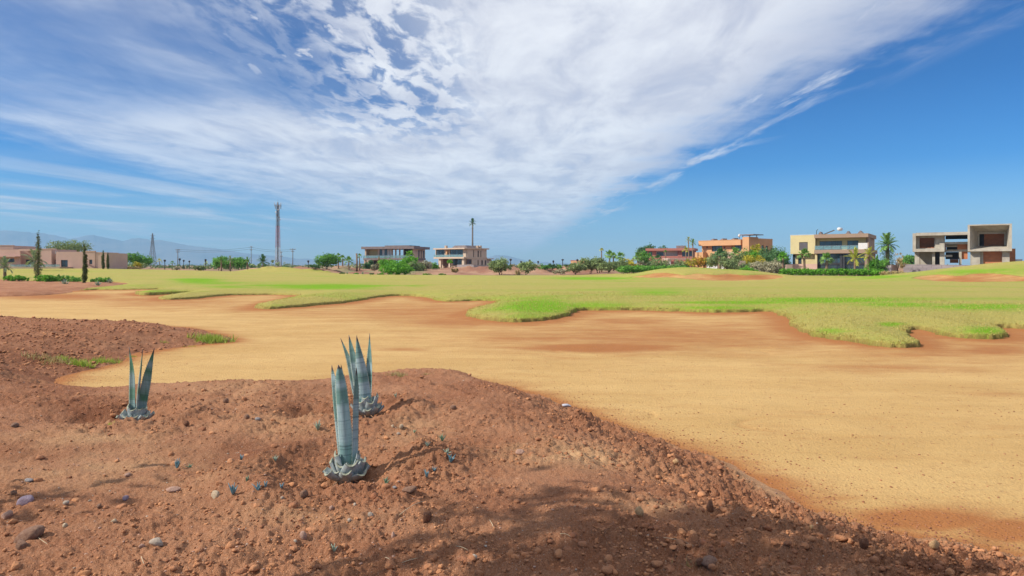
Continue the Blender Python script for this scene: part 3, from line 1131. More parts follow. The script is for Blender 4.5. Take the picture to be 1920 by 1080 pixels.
agave('front', 'tallest blue grey agave nearest the viewer, with a thick closed central spear', 0,
      [([(650, 880), (649, 840), (645, 790), (640, 735), (637, 705), (634.5, 684)], [9, 13.5, 13.5, 13, 12, 11.5, 10.5, 8.5, 5.5, 0.4], 0.15, 0.02, -0.01, -0.55),
       ([(645, 880), (640, 830), (633, 770), (628, 720), (622, 685)], [7, 9, 9, 8.5, 8, 7, 5, 0.3], -0.5, 0.07, 0.09, 0.35),
       ([(653, 880), (650, 820), (645, 750), (641, 710), (639.5, 684)], [6, 7, 7, 6, 4, 0.3], 0.4, 0.07, 0.08, 0.4),
       ([(664, 878), (665, 830), (666, 780), (667, 735), (668.5, 689)], [6.0, 6.6, 6.4, 6.2, 6.0, 4.6, 0.3], 0.75, 0.00, -0.03, 0.5)],
      0.168, 22, M_AG_BLUE, 3, dry=5)
agave('back', 'blue agave behind the tallest one, its four long leaves fanned open', 0,
      [([(688, 765), (683, 745), (679, 705), (673, 665), (668.5, 629)], [11, 12.5, 12.5, 12, 11, 9, 6.5, 3.5, 0.3], 0.1, 0.0, -0.02, -0.4),
       ([(684, 765), (676, 740), (669, 700), (661, 662), (654, 628)], [8, 10, 10, 9.5, 9, 8, 6, 3.5, 0.3], -0.25, 0.06, 0.08, 0.4),
       ([(681, 765), (668, 735), (662, 705), (653, 668), (638.5, 634)], [6, 8, 8, 7.5, 7, 6, 4.5, 2.5, 0.3], -0.35, 0.10, 0.10, 0.45),
       ([(690, 765), (692, 740), (693.5, 700), (693.5, 665), (693, 625)], [6, 6.5, 7, 7.2, 7, 6.5, 5, 2.4, 0.3], -0.45, 0.06, 0.10, 0.5)],
      0.170, 22, M_AG_BLUE, 5, dry=6)
agave('left', 'green banded agave on the left with three spread leaves and cut stubs', 0,
      [([(250, 775), (249, 755), (249, 725), (248.5, 692), (242, 650)], [6.5, 7, 7.2, 7, 6.8, 6.2, 4.6, 2.4, 0.3], -0.25, 0.03, 0.02, 0.4),
       ([(257, 775), (258, 755), (261, 722), (264.5, 690), (267.5, 654)], [4, 5, 5.2, 5, 4.8, 4.2, 3.2, 1.8, 0.3], -1.0, -0.03, -0.05, 0.6),
       ([(264, 775), (268, 752), (274, 722), (280, 690), (289.5, 652.5)], [7, 8, 8.2, 8.2, 8, 7.4, 5.6, 3, 0.3], 0.2, 0.03, 0.05, 0.45)],
      0.160, 22, M_AG_GREEN, 9, dry=2)


# ---- small agave pups, each a thing
def soil_hit(px, py):
    return march(px, py, lambda a, b: soil_z(a, b), 2.3, 30)


M_PUP_B = simple('pup_blue', (0.17, 0.31, 0.36), (0.075, 0.17, 0.20), 0.55, 30)
M_PUP_G = simple('pup_green', (0.20, 0.33, 0.20), (0.09, 0.19, 0.12), 0.55, 30)
M_PUP_P = simple('pup_pale', (0.42, 0.47, 0.36), (0.20, 0.29, 0.20), 0.6, 30)


def pup(px, py, hpx, n, mat, label, seed, spread=1.15):
    x, y, z = soil_hit(px, py)
    r = random.Random(seed)
    root = empty('agave_pup', (x, y, z - 0.005))
    tag(root, label, 'seedling', 'agave seedlings in the foreground soil')
    H = hpx / FPX * y
    for k in range(n):
        an = k * 2.4 + r.uniform(-.3, .3)
        le = spread * r.uniform(.25, 1.0) * (k + 1) / n
        L = H * r.uniform(0.75, 1.1)
        dx, dy = math.cos(an) * math.sin(le), math.sin(an) * math.sin(le)
        pts = [(0, 0, 0), (dx * L * .5, dy * L * .5, L * .55 * math.cos(le * .7)), (dx * L * 1.1, dy * L * 1.1, L * math.cos(le))]
        add_obj('leaf', leaf_mesh('leaf', pts, [H * .09, H * .12, H * .10, H * .05, 0.001], mat, an + math.pi / 2, 0.5, 0.003, False, 6), root)


for i, (px, py, h, n, mt_, lb) in enumerate([
    (596, 806, 19, 6, M_PUP_P, 'pale striped agave seedling left of the two close agaves'),
    (332, 877, 17, 7, M_PUP_B, 'spreading blue agave seedling far left of the tallest agave'),
    (356, 877, 10, 5, M_PUP_G, 'small green agave seedling touching the spreading blue seedling'),
    (437, 926, 22, 6, M_PUP_B, 'bright teal agave seedling right of the round cream stone'),
    (484, 919, 16, 6, M_PUP_B, 'teal agave seedling, middle one of the row in front of the mound'),
    (498, 913, 11, 4, M_PUP_B, 'narrow upright agave seedling beside the middle one of the row'),
    (528, 914, 12, 4, M_PUP_B, 'low blue agave seedling with one leaf lying flat to the right'),
    (516, 864, 11, 5, M_PUP_P, 'withered grey agave seedling on the bank left of the tallest agave'),
    (463, 902, 12, 4, M_PUP_G, 'green agave seedling above the bright teal seedling'),
    (452, 862, 11, 4, M_PUP_B, 'tiny dull blue agave seedling high on the left bank'),
    (724, 908, 14, 6, M_PUP_G, 'green white agave seedling right of the tallest agave foot'),
    (829, 826, 14, 5, M_PUP_G, 'dark green agave seedling near the top of the sunny mound'),
    (801, 836, 10, 5, M_PUP_P, 'pale agave seedling left of the dark green seedling'),
    (838, 852, 14, 6, M_PUP_P, 'silvery agave seedling above the blue pair on the mound'),
    (845, 866, 16, 6, M_PUP_B, 'blue agave seedling below the silvery one on the mound'),
    (800, 894, 14, 5, M_PUP_B, 'dark blue agave seedling in the shaded hollow of the mound'),
    (813, 886, 11, 4, M_PUP_B, 'small blue agave seedling behind the one in the shaded hollow'),
    (742, 745, 9, 5, M_PUP_P, 'grey agave seedling right of the fanned agave'),
    (777, 811, 8, 4, M_PUP_G, 'small green agave seedling beside pale pebbles on the mound'),
    (626, 1033, 15, 4, M_PUP_P, 'lone grey green agave seedling near the bottom edge')]):
    pup(px, py, h, n, mt_, lb, 100 + i)


# ---- stones
def rock_mesh(name, seed, sub=2, mat=None, flat=0.7, rough=0.28):
    bm = bmesh.new()
    bmesh.ops.create_icosphere(bm, subdivisions=sub, radius=1.0)
    v = np.array([p.co[:] for p in bm.verts])
    f = np.array([[q.index for q in p.verts] for p in bm.faces])
    bm.free()
    r = np.random.default_rng(seed)
    o = r.uniform(0, 50, 3)
    n = fbm(v[:, 0] * 1.3 + o[0] + v[:, 2] * .7, v[:, 1] * 1.3 + o[1] - v[:, 2] * .9, 3, seed)
    # a few flattened sides give it the look of broken stone
    v = v * (1 + rough * n)[:, None]
    for _ in range(5):
        d = r.normal(size=3)
        d /= np.linalg.norm(d)
        h = v @ d
        lim = r.uniform(0.55, 0.85)
        v = v - np.outer(np.maximum(h - lim, 0) * 0.85, d)
    v[:, 2] *= flat
    return mesh_np(name, v, f, mat)


M_ST = {
    'purple': simple('stone_purple', (0.40, 0.31, 0.36), (0.24, 0.17, 0.22), 0.8, 6, .5, 20, .03),
    'cream': simple('stone_cream', (0.56, 0.45, 0.31), (0.38, 0.27, 0.17), 0.85, 4, .5, 20, .03),
    'white': simple('stone_white', (0.50, 0.42, 0.34), (0.34, 0.26, 0.19), 0.8, 4, .5, 18, .03),
    'brown': simple('stone_brown', (0.38, 0.22, 0.14), (0.24, 0.12, 0.075), 0.9, 4, .7, 18, .04),
    'red': simple('clod_red', (0.40, 0.175, 0.085), (0.25, 0.10, 0.05), 0.95, 4, .9, 14, .06),
    'tan': simple('stone_tan', (0.62, 0.40, 0.20), (0.42, 0.24, 0.11), 0.9, 4, .5, 20, .03),
    'crumb': simple('earth_crumb', (0.52, 0.240, 0.108), (0.25, 0.095, 0.044), 0.95, 3, .9, 40, .02),
    'grey': simple('stone_grey', (0.36, 0.33, 0.32), (0.22, 0.19, 0.18), 0.85, 4, .5, 20, .03),
    'pink': simple('stone_pink', (0.50, 0.32, 0.24), (0.36, 0.20, 0.14), 0.85, 4, .5, 20, .03),
}
STONES = [
    (48, 939, 34, 17, 0.5, 'purple', 25, 'smooth mauve pointed stone by the left edge of the soil'),
    (54, 1003, 58, 22, 0.35, 'brown', 28, 'long slabby brown rock in the lower left corner'),
    (42, 1021, 30, 15, 0.3, 'brown', -20, 'small brown rock leaning under the long slabby rock'),
    (12, 965, 24, 13, 0.4, 'pink', 30, 'flat pinkish stone cut by the left edge above the slabby rock'),
    (404, 928, 19, 16, 0.7, 'cream', 0, 'round cream stone left of the bright teal seedling'),
    (294, 1016, 28, 15, 0.6, 'white', -10, 'pale cream rock with dark cracks in the lower left soil'),
    (239, 890, 15, 7, .4, 'pink', 0, 'flat pale stone in the open soil left of the seedlings'),
    (54, 900, 17, 6, .3, 'grey', 0, 'flat grey green stone above the mauve stone'),
    (124, 942, 13, 8, .6, 'white', 10, 'small whitish stone right of the mauve stone'),
    (26, 923, 12, 9, .6, 'brown', 0, 'dull little brown stone just above the mauve stone'),
    (214, 977, 14, 8, .3, 'cream', 20, 'flat cream chip in the lower left, tilted to the right'),
    (122, 985, 12, 8, .6, 'cream', 0, 'small cream stone right of the long slabby rock'),
    (236, 933, 16, 8, .4, 'purple', 0, 'mauve flat stone halfway between mauve pointed stone and cream stone'),
    (266, 1023, 12, 7, .4, 'pink', 0, 'pink chip touching the left of the pale cracked rock'),
    (186, 949, 11, 8, .7, 'brown', 0, 'dark brown pebble in open soil right of the small whitish stone'),
    (325, 917, 28, 9, .35, 'pink', 5, 'broad low pink stone left of the round cream stone'),
    (570, 926, 17, 13, .7, 'brown', 0, 'orange brown stone below the low blue seedling'),
    (529, 933, 9, 6, .6, 'white', 0, 'white pebble left of the orange brown stone'),
    (568, 1004, 15, 16, .9, 'pink', 10, 'upright pinkish stone at the bottom left of centre'),
    (554, 1014, 9, 6, .6, 'white', 0, 'white pebble leaning on the upright pinkish stone'),
    (695, 965, 13, 8, .5, 'white', -20, 'angular white chip below the tallest agave'),
    (655, 976, 9, 7, .8, 'white', 0, 'round white pebble left of the angular white chip'),
    (622, 953, 12, 9, .6, 'pink', 0, 'smooth pink stone under the tallest agave, left side'),
    (665, 946, 9, 6, .6, 'white', 0, 'small white stone just below the tallest agave roots'),
    (737, 1003, 12, 14, .9, 'pink', 0, 'knobbly pale pink stone at the bottom centre'),
    (888, 1045, 19, 10, .5, 'white', 0, 'smooth white stone at the bottom right of centre'),
    (768, 918, 28, 11, .45, 'brown', 10, 'low brown stone at the foot of the sunny mound'),
    (740, 914, 10, 5, .4, 'grey', 0, 'flat grey chip beside the green white seedling'),
    (800, 967, 22, 22, .85, 'red', 0, 'big round red clod of earth in the shaded foreground'),
    (1199, 959, 19, 16, .8, 'tan', 0, 'yellowish stone on the pale sandy patch'),
    (1331, 951, 20, 19, 1.0, 'red', 0, 'peaked red clod standing on the sunlit bank'),
    (1177, 916, 16, 14, .8, 'red', 0, 'round red clod above the yellowish stone'),
    (1330, 1055, 44, 18, .55, 'brown', 0, 'large dark lump of earth near the bottom edge'),
    (1313, 1053, 16, 14, .8, 'red', 0, 'small red clod left of the large dark lump'),
    (1620, 1018, 21, 17, .8, 'red', 0, 'orange clod on the right bank by the bunker sand'),
    (1751, 1022, 18, 14, .7, 'tan', 10, 'cream stone on top of the right bank'),
    (1522, 990, 11, 9, .8, 'tan', 0, 'small yellowish stone halfway along the sunlit bank'),
    (1267, 866, 13, 10, .9, 'tan', 0, 'tan stone on the ridge of the sunlit bank'),
    (976, 848, 18, 11, .6, 'pink', -15, 'pink stone at the top of the pale sandy patch'),
    (736, 799, 8, 7, .8, 'cream', 0, 'left of the two round cream pebbles on the mound'),
    (753, 800, 10, 8, .8, 'cream', 0, 'right of the two round cream pebbles on the mound'),
    (748, 814, 9, 6, .5, 'white', -25, 'white chip below the two round cream pebbles'),
    (850, 764, 14, 9, .6, 'brown', 0, 'brown stone lying on the crest of the mound'),
    (424, 751, 12, 10, .7, 'brown', 0, 'dark stone between the left agave and the close pair'),
    (349, 793, 14, 10, .8, 'red', 0, 'round red clod right of the left agave'),
    (483, 785, 12, 7, .5, 'grey', 0, 'flat grey stone in the hollow between the agaves'),
    (463, 781, 13, 9, .6, 'brown', 0, 'dark brown stone left of the flat grey stone'),
    (28, 797, 18, 10, .6, 'brown', 0, 'dark lump of soil at the far left edge'),
]
M_BY = {}
for i, (px, py, w, h, fl, mk, rz, lb) in enumerate(STONES):
    x, y, z = soil_hit(px, py + h * 0.35)
    sc = y / FPX
    me = rock_mesh('clod' if mk == 'red' else 'stone', 300 + i, 3 if w > 15 else 2, M_ST[mk], 1.0, 0.35 if mk == 'red' else 0.22)
    if w > 15:
        me.polygons.foreach_set('use_smooth', np.ones(len(me.polygons), dtype=bool))
    o = add_obj('clod' if mk == 'red' else 'stone', me, None, (x, y, z + 0.25 * h * sc))
    o.scale = (0.5 * w * sc, 0.5 * w * sc * 0.75, 0.62 * h * sc)
    o.rotation_euler = (random.uniform(-.1, .1), -math.radians(rz), random.uniform(0, 3))
    if abs(rz) > 0:
        o.rotation_euler = (0, -math.radians(rz), random.uniform(-.2, .2))
    tag(o, lb, 'clod' if mk == 'red' else 'stone', 'clods lying on the soil' if mk == 'red' else 'stones lying on the soil')


# ---- crumbs of earth and gravel: nobody could count them
def unit_rocks(n, sub):
    out = []
    for i in range(n):
        me = rock_mesh('tmp', 900 + i + 50 * sub, sub, None, 0.8, 0.35)
        v = np.empty(len(me.vertices) * 3, dtype=np.float32)
        me.vertices.foreach_get('co', v)
        f = np.empty(len(me.loops), dtype=np.int32)
        me.loops.foreach_get('vertex_index', f)
        out.append((v.reshape(-1, 3).astype(np.float64), f.reshape(-1, 3)))
        bpy.data.meshes.remove(me)
    return out


def scatter(name, x, y, z, s, mat, shapes, rng, sink=0.2, flat=(0.5, 0.95)):
    V, F, n0 = [], [], 0
    for i in range(len(x)):
        v, f = shapes[rng.integers(len(shapes))]
        a = rng.uniform(0, 6.28)
        ca, sa = math.cos(a), math.sin(a)
        ex, ey, ez = s[i] * rng.uniform(.7, 1.3), s[i] * rng.uniform(.7, 1.1), s[i] * rng.uniform(*flat)
        q = v * (ex, ey, ez)
        V.append(np.stack([q[:, 0] * ca - q[:, 1] * sa + x[i], q[:, 0] * sa + q[:, 1] * ca + y[i], q[:, 2] + z[i] + ez * (0.6 - sink * 2)], 1))
        F.append(f + n0)
        n0 += len(v)
    o = add_obj(name, mesh_np(name, np.concatenate(V), np.concatenate(F), mat))
    o['kind'] = 'stuff'
    return o


SH1, SH2 = unit_rocks(9, 1), unit_rocks(9, 2)
rg = np.random.default_rng(11)


def pick(n, ymax, wfun, power=1.7):
    xs, ys = [], []
    tot = 0
    while tot < n:
        yy = 2.8 + (ymax - 2.8) * rg.random(20000) ** power
        aa = rg.uniform(-0.86, 0.86, 20000)
        xx = aa * yy
        k = rg.random(20000) < wfun(xx, yy)
        xs.append(xx[k])
        ys.append(yy[k])
        tot += k.sum()
    return np.concatenate(xs)[:n], np.concatenate(ys)[:n]


def w_clod(x, y):
    d = soil_d(x, y)
    return np.clip(rough_mask(x, y, d) - 0.25, 0.02, 1.6) / 1.6 * (d > 0.04)


x, y = pick(3200, 12.5, w_clod)
scatter('earth_clods', x, y, soil_z(x, y), 0.007 + 0.032 * rg.random(3200) ** 3.2, M_ST['crumb'], SH2, rg, 0.22, (0.6, 1.0))
x, y = pick(30000, 13.0, w_clod)
scatter('earth_crumbs', x, y, soil_z(x, y), 0.0035 + 0.013 * rg.random(30000) ** 2.2, M_ST['crumb'], SH1, rg, 0.2, (0.6, 1.0))
x, y = pick(3500, 25.0, lambda a, b: w_clod(a, b) * (b > 12.5) * 1.5, 1.0)
scatter('earth_crumbs', x, y, soil_z(x, y), 0.015 + 0.04 * rg.random(3500) ** 2.5, M_ST['crumb'], SH1, rg, 0.2, (0.6, 1.0))
x, y = pick(2400, 12.0, lambda a, b: (soil_d(a, b) > 0.0) * np.clip(0.5 + 0.6 * fbm(a, b, 2, 3), 0.1, 1))
scatter('gravel', x, y, soil_z(x, y), 0.003 + 0.009 * rg.random(2400) ** 2.5, M_ST['pink'], SH1, rg, 0.22, (0.35, 0.8))
x, y = pick(700, 12.0, lambda a, b: (soil_d(a, b) > 0.0) * np.clip(0.5 + 0.6 * fbm(a, b, 2, 4), 0.1, 1))
scatter('gravel', x, y, soil_z(x, y), 0.003 + 0.009 * rg.random(700) ** 2.5, M_ST['white'], SH1, rg, 0.22, (0.35, 0.8))
# crumbs strewn from the bank on to the sand, then thinning out
x, y = pick(7000, 16.0, lambda a, b: np.where(soil_d(a, b) < 0.05, np.exp(np.minimum(soil_d(a, b), 0) / 0.35) + 0.05, 0) * sstep(a / b, -0.75, -0.6))
scatter('earth_crumbs', x, y, sand_z(x, y), 0.003 + 0.012 * rg.random(7000) ** 2.7, M_ST['red'], SH1, rg, 0.2, (0.5, 0.9))


# ---- dry stalks and litter
M_STRAW = simple('straw', (0.58, 0.47, 0.31), (0.42, 0.32, 0.20), 0.9, 30)
STALKS = [((748, 968), (775, 948), (800, 942), 'bent straw stalk beside the big round red clod'),
          ((925, 990), (922, 985), (917, 976), 'short pale straw standing in the shaded clods'),
          ((1231, 1010), (1268, 1013), (1300, 1025), 'long curved white straw in the shade at the bottom'),
          ((1050, 1002), (1060, 1004), (1071, 1009), 'short straw left of the long curved white straw'),
          ((722, 1047), (728, 1051), (736, 1057), 'short yellow straw near the bottom centre'),
          ((755, 1056), (772, 1056), (786, 1048), 'yellow straw right of the short one at bottom centre'),
          ((66, 1004), (75, 1018), (95, 1026), 'thin white root trailing from the long slabby rock'),
          ((265, 1045), (267, 1058), (272, 1064), 'thin dry twig at the bottom left'),
          ((855, 1026), (866, 1030), (880, 1035), 'thin straw above the smooth white stone')]
for a, b, c, lb in STALKS:
    p = []
    for i, (px, py) in enumerate((a, b, c)):
        q = soil_hit(px, py)
        p.append((q[0], q[1], q[2] + (0.004, 0.018, 0.006)[i]))
    pts = [Vector(p[0]).lerp(Vector(p[1]), t).lerp(Vector(p[1]).lerp(Vector(p[2]), t), t) for t in (0, .25, .5, .75, 1)]
    o0 = pts[0].copy()
    o = MB().tube([q - o0 for q in pts], [.0022, .002, .002, .0017, .001], 5).build('straw', M_STRAW, None, True)
    o.location = o0
    tag(o, lb, 'straw', 'dry straws on the soil')

# white crumpled scrap on the edge of the sand
x, y, z = march(1062, 765, lambda a, b: np.maximum(soil_z(a, b), sand_z(a, b)), 3, 30)
me = rock_mesh('litter_scrap', 77, 3, simple('white_plastic', (0.5, 0.5, 0.54), (0.36, 0.36, 0.42), 0.5), 0.7, 0.6)
o = add_obj('litter_scrap', me, None, (x, y, z + 0.025))
o.scale = (0.06, 0.035, 0.028)
tag(o, 'crumpled white scrap of plastic at the edge of the sand', 'litter')


# ------------------------------------------------------------------ grass tufts
M_BLADE = leaf_mat('grass_blade', (0.27, 0.235, 0.05), (0.62, 0.49, 0.17), 0.3)
M_DRYBLADE = leaf_mat('dry_blade', (0.30, 0.22, 0.09), (0.52, 0.42, 0.20), 0.25)
M_FRESH = leaf_mat('fresh_blade', (0.20, 0.30, 0.035), (0.48, 0.56, 0.13), 0.35)


def blades(x, y, z, h, rng, wid=0.16, lean=0.7, per=1):
    n = len(x)
    a = rng.uniform(0, 6.283, n)
    t = rng.uniform(0, lean, n)
    l = rng.uniform(0, 6.283, n)
    w = h * wid * rng.uniform(.6, 1.3, n)
    B = np.stack([x, y, z], 1)
    s = np.stack([np.cos(a) * w, np.sin(a) * w, np.zeros(n)], 1)
    tip = B + np.stack([np.cos(l) * np.sin(t) * h, np.sin(l) * np.sin(t) * h, np.cos(t) * h], 1)
    v = np.empty((n, 3, 3))
    v[:, 0] = B - s
    v[:, 1] = B + s
    v[:, 2] = tip
    f = np.arange(n * 3).reshape(n, 3)
    return v.reshape(-1, 3), f, rng.random(n)


def turf_blades():
    rng = np.random.default_rng(21)
    # along the lip
    N = 420000
    yy = 15.5 + (62 - 15.5) * rng.random(N) ** 1.4
    xx = rng.uniform(-0.82, 0.82, N) * yy
    d = fair_d(xx, yy)
    lip = (d > 0.03) & (d < 0.24)
    inner = (d >= 0.26) & (d < 9) & (yy < 42) & (rng.random(N) < 0.30)
    k = lip | inner
    xx, yy, d = xx[k], yy[k], d[k]
    lipk = lip[k]
    z = turf_level(xx, yy, d) - 0.62 * (1 - sstep(d, -0.12, 0.05)) - 0.01
    h = np.where(lipk, rng.uniform(0.02, 0.06, len(xx)) * np.clip(0.9 + 0.9 * fbm(xx * 1.4, yy * 1.4, 3, 141), 0.25, 1.6), rng.uniform(0.025, 0.06, len(xx))) * (0.8 + yy / 60)
    v, f, ti = blades(xx, yy, z, h, rng, 0.22, 1.0)
    ti = np.where(lipk, 0.15 + ti * 0.85, 0.30 + ti * 0.70)
    o = add_obj('turf_grass', mesh_np('turf_grass', v, f, M_BLADE, False, None, {'tint': ti}))
    o['kind'] = 'stuff'


turf_blades()


def tuft(px, py, wpx, hpx, n, mat, label, seed, name='grass_tuft', cat='grass tuft', dep=0.6, fn=None):
    x, y, z = march(px, py, fn or (lambda a, b: np.maximum(soil_z(a, b, False), sand_z(a, b))), 2.5, 60)
    rng = np.random.default_rng(seed)
    sc = y / FPX
    k = max(4, n // 18)
    cx = rng.normal(0, wpx * .26 * sc, k)
    cy = rng.normal(0, wpx * .26 * sc * dep, k)
    ii = rng.integers(0, k, n)
    xx = cx[ii] + rng.normal(0, wpx * .09 * sc, n)
    yy = cy[ii] + rng.normal(0, wpx * .09 * sc, n)
    gz = np.maximum(soil_z(xx + x, yy + y, False), sand_z(xx + x, yy + y)) - z
    v, f, ti = blades(xx, yy, gz - 0.01, hpx * sc * rng.uniform(.2, 0.95, n) ** 1.2, rng, 0.075, 1.0)
    o = add_obj(name, mesh_np(name, v, f, mat, False, None, {'tint': ti}), None, (x, y, z))
    tag(o, label, cat, 'grass tufts on the bare soil')


tuft(398, 641, 56, 20, 900, M_FRESH, 'bright green grass tuft on the tip of the left soil bank', 1)
tuft(357, 650, 16, 5, 120, M_FRESH, 'low green patch beside the bright tuft on the left bank', 2)
tuft(309, 643, 9, 7, 90, M_FRESH, 'tiny grass sprig halfway along the left soil bank', 3)
tuft(155, 688, 34, 20, 500, M_FRESH, 'fresh green tuft where the soil meets the sand, left', 4)
tuft(198, 680, 44, 15, 500, M_FRESH, 'spread yellow green tuft right of the fresh green tuft', 5)
tuft(95, 680, 70, 18, 500, M_DRYBLADE, 'straggling straw coloured grass at the far left', 6)
tuft(128, 678, 40, 16, 260, M_FRESH, 'thin pale green grass left of the fresh green tuft', 7)
tuft(252, 670, 20, 6, 140, M_FRESH, 'low green sprout behind the left agave tips', 8)
tuft(212, 797, 18, 14, 90, M_FRESH, 'small green weed at the foot of the left agave', 9, 'weed', 'weed')
tuft(748, 706, 44, 13, 420, M_DRYBLADE, 'dry straw grass on the crest behind the close agaves', 10)
tuft(800, 703, 30, 7, 160, M_DRYBLADE, 'thin dry grass on the crest, right of the straw clump', 11)
tuft(598, 1060, 34, 14, 120, M_DRYBLADE, 'small nest of dry straw at the bottom left of centre', 12)
tuft(1290, 1068, 42, 30, 160, M_DRYBLADE, 'pale dry grass clump at the bottom right of centre', 13)
tuft(1005, 843, 22, 9, 120, M_DRYBLADE, 'yellowed grass at the top edge of the pale patch', 14)
tuft(690, 783, 26, 15, 120, M_DRYBLADE, 'dead grass tucked against the fanned agave base', 15)
# ------------------------------------------------------------------ buildings
def wall_mat(name, c, var=0.9, bump=0.15):
    return simple(name, c, tuple(x * var for x in c), 0.9, 0.5, bump, 8.0, 0.01)


M_CREAM = wall_mat('stucco_cream', (0.66, 0.55, 0.29))
M_TAUPE = wall_mat('stucco_taupe', (0.36, 0.25, 0.18))
M_ORANGE = wall_mat('stucco_orange', (0.60, 0.33, 0.165))
M_BRICKRED = wall_mat('stucco_red', (0.42, 0.165, 0.125))
M_PINK = wall_mat('stucco_pink', (0.62, 0.41, 0.32))
M_BEIGE = wall_mat('stucco_beige', (0.58, 0.45, 0.34))
M_BEIGE_D = wall_mat('stone_beige', (0.50, 0.37, 0.27), 0.8)
M_SLATE = simple('roof_slate', (0.26, 0.21, 0.20), (0.16, 0.12, 0.115), 0.8, 1.2, 0.3, 6, 0.02, 0, (1, 1, 4))
M_WHITE = wall_mat('white_paint', (0.75, 0.73, 0.70))
M_LIME = simple('panel_limestone', (0.60, 0.54, 0.45), (0.48, 0.42, 0.34), 0.85, 2.5)
M_DARKMETAL = simple('dark_metal', (0.03, 0.03, 0.035), (0.05, 0.05, 0.055), 0.45, 2)
M_STEEL = simple('galvanised_steel', (0.25, 0.27, 0.29), (0.17, 0.18, 0.20), 0.55, 2, metal=0.3)
M_SHUTTER = simple('shutter_grey', (0.16, 0.14, 0.15), (0.12, 0.105, 0.115), 0.6, 2)
M_DARKROOM = simple('room_dark', (0.06, 0.045, 0.04), (0.04, 0.03, 0.03), 0.9, 1)
M_DOOR = simple('door_brown', (0.20, 0.11, 0.07), (0.13, 0.07, 0.045), 0.6, 3)
M_CURTAIN = simple('curtain_pale', (0.62, 0.62, 0.60), (0.50, 0.50, 0.49), 0.9, 2, stretch=(6, 6, .2))
M_SOLAR = simple('solar_panel', (0.02, 0.025, 0.04), (0.03, 0.035, 0.05), 0.25, 2)


def glass_mat(name, c, rough=0.06):
    m, t, bs, out = new_mat(name)
    bs.inputs['Base Color'].default_value = (*c, 1)
    bs.inputs['Roughness'].default_value = rough
    bs.inputs['Specular IOR Level'].default_value = 0.9
    return m


M_GLASS = glass_mat('window_glass', (0.035, 0.055, 0.07))
M_GLASS_B = glass_mat('window_glass_blue', (0.05, 0.10, 0.14))
# thin clear sheet for balustrades
M_CLEAR = bpy.data.materials.new('clear_glass')
M_CLEAR.use_nodes = True
_t = NT(M_CLEAR.node_tree)
_t.n.clear()
_o = _t.new('ShaderNodeOutputMaterial')
_tr = _t.new('ShaderNodeBsdfTransparent')
_tr.inputs[0].default_value = (0.80, 0.92, 0.90, 1)
_gl = _t.new('ShaderNodeBsdfGlossy')
_gl.inputs['Roughness'].default_value = 0.05
_df = _t.new('ShaderNodeBsdfDiffuse')
_df.inputs[0].default_value = (0.30, 0.48, 0.46, 1)
_m1 = _t.new('ShaderNodeMixShader')
_m1.inputs[0].default_value = 0.35
_t.l.new(_tr.outputs[0], _m1.inputs[1])
_t.l.new(_df.outputs[0], _m1.inputs[2])
_m2 = _t.new('ShaderNodeMixShader')
_m2.inputs[0].default_value = 0.22
_t.l.new(_m1.outputs[0], _m2.inputs[1])
_t.l.new(_gl.outputs[0], _m2.inputs[2])
_t.l.new(_m2.outputs[0], _o.inputs['Surface'])


def concrete_mat():
    m, t, bs, out = new_mat('raw_concrete')
    tc = t.new('ShaderNodeTexCoord')
    v = tc.outputs['Object']
    n = t.step(t.noise(v, 0.7, 6, 0.65), 0.3, 0.7)
    c = t.mix(n, (0.36, 0.32, 0.26), (0.50, 0.46, 0.38))
    # runs and stains down the face, faint board marks
    s = t.step(t.noise(t.scale_vec(v, (1.8, 1.8, 0.16)), 1.0, 5, 0.7), 0.5, 0.72, 0.0, 0.5)
    c = t.mix(s, c, (0.23, 0.19, 0.15))
    t.l.new(c, bs.inputs['Base Color'])
    bs.inputs['Roughness'].default_value = 0.92
    wv = t.new('ShaderNodeTexWave', wave_type='BANDS', bands_direction='Z')
    t.l.new(v, wv.inputs['Vector'])
    wv.inputs['Scale'].default_value = 1.1
    wv.inputs['Distortion'].default_value = 0.6
    add_bump(t, bs, t.math('ADD', wv.outputs['Fac'], t.noise(v, 9.0, 3, 0.6)), 0.3, 0.02)
    return m


def brick_mat(name, c1, c2, mortar, sc=1.0, bw=0.5, rh=0.25):
    m, t, bs, out = new_mat(name)
    tc = t.new('ShaderNodeTexCoord')
    sep = t.new('ShaderNodeSeparateXYZ')
    t.l.new(tc.outputs['Object'], sep.inputs[0])
    cmb = t.new('ShaderNodeCombineXYZ')
    t.l.new(t.math('ADD', sep.outputs[0], sep.outputs[1]), cmb.inputs[0])
    t.l.new(sep.outputs[2], cmb.inputs[1])
    b = t.new('ShaderNodeTexBrick')
    t.l.new(cmb.outputs[0], b.inputs['Vector'])
    b.inputs['Color1'].default_value = (*c1, 1)
    b.inputs['Color2'].default_value = (*c2, 1)
    b.inputs['Mortar'].default_value = (*mortar, 1)
    b.inputs['Scale'].default_value = sc
    b.inputs['Brick Width'].default_value = bw
    b.inputs['Row Height'].default_value = rh
    b.inputs['Mortar Size'].default_value = 0.018
    n = t.step(t.noise(tc.outputs['Object'], 0.9, 5, 0.7), .3, .7)
    t.l.new(t.mix(t.math('MULTIPLY', n, 0.4), b.outputs['Color'], tuple(x * .6 for x in c1)), bs.inputs['Base Color'])
    bs.inputs['Roughness'].default_value = 0.95
    add_bump(t, bs, b.outputs['Fac'], -0.5, 0.02)
    return m


M_CONC = concrete_mat()
M_BRICK = brick_mat('hollow_brick', (0.62, 0.22, 0.085), (0.50, 0.165, 0.065), (0.36, 0.24, 0.16))
M_BLOCK = brick_mat('grey_block', (0.40, 0.35, 0.34), (0.32, 0.28, 0.28), (0.22, 0.19, 0.18), 1.0, 0.8, 0.4)


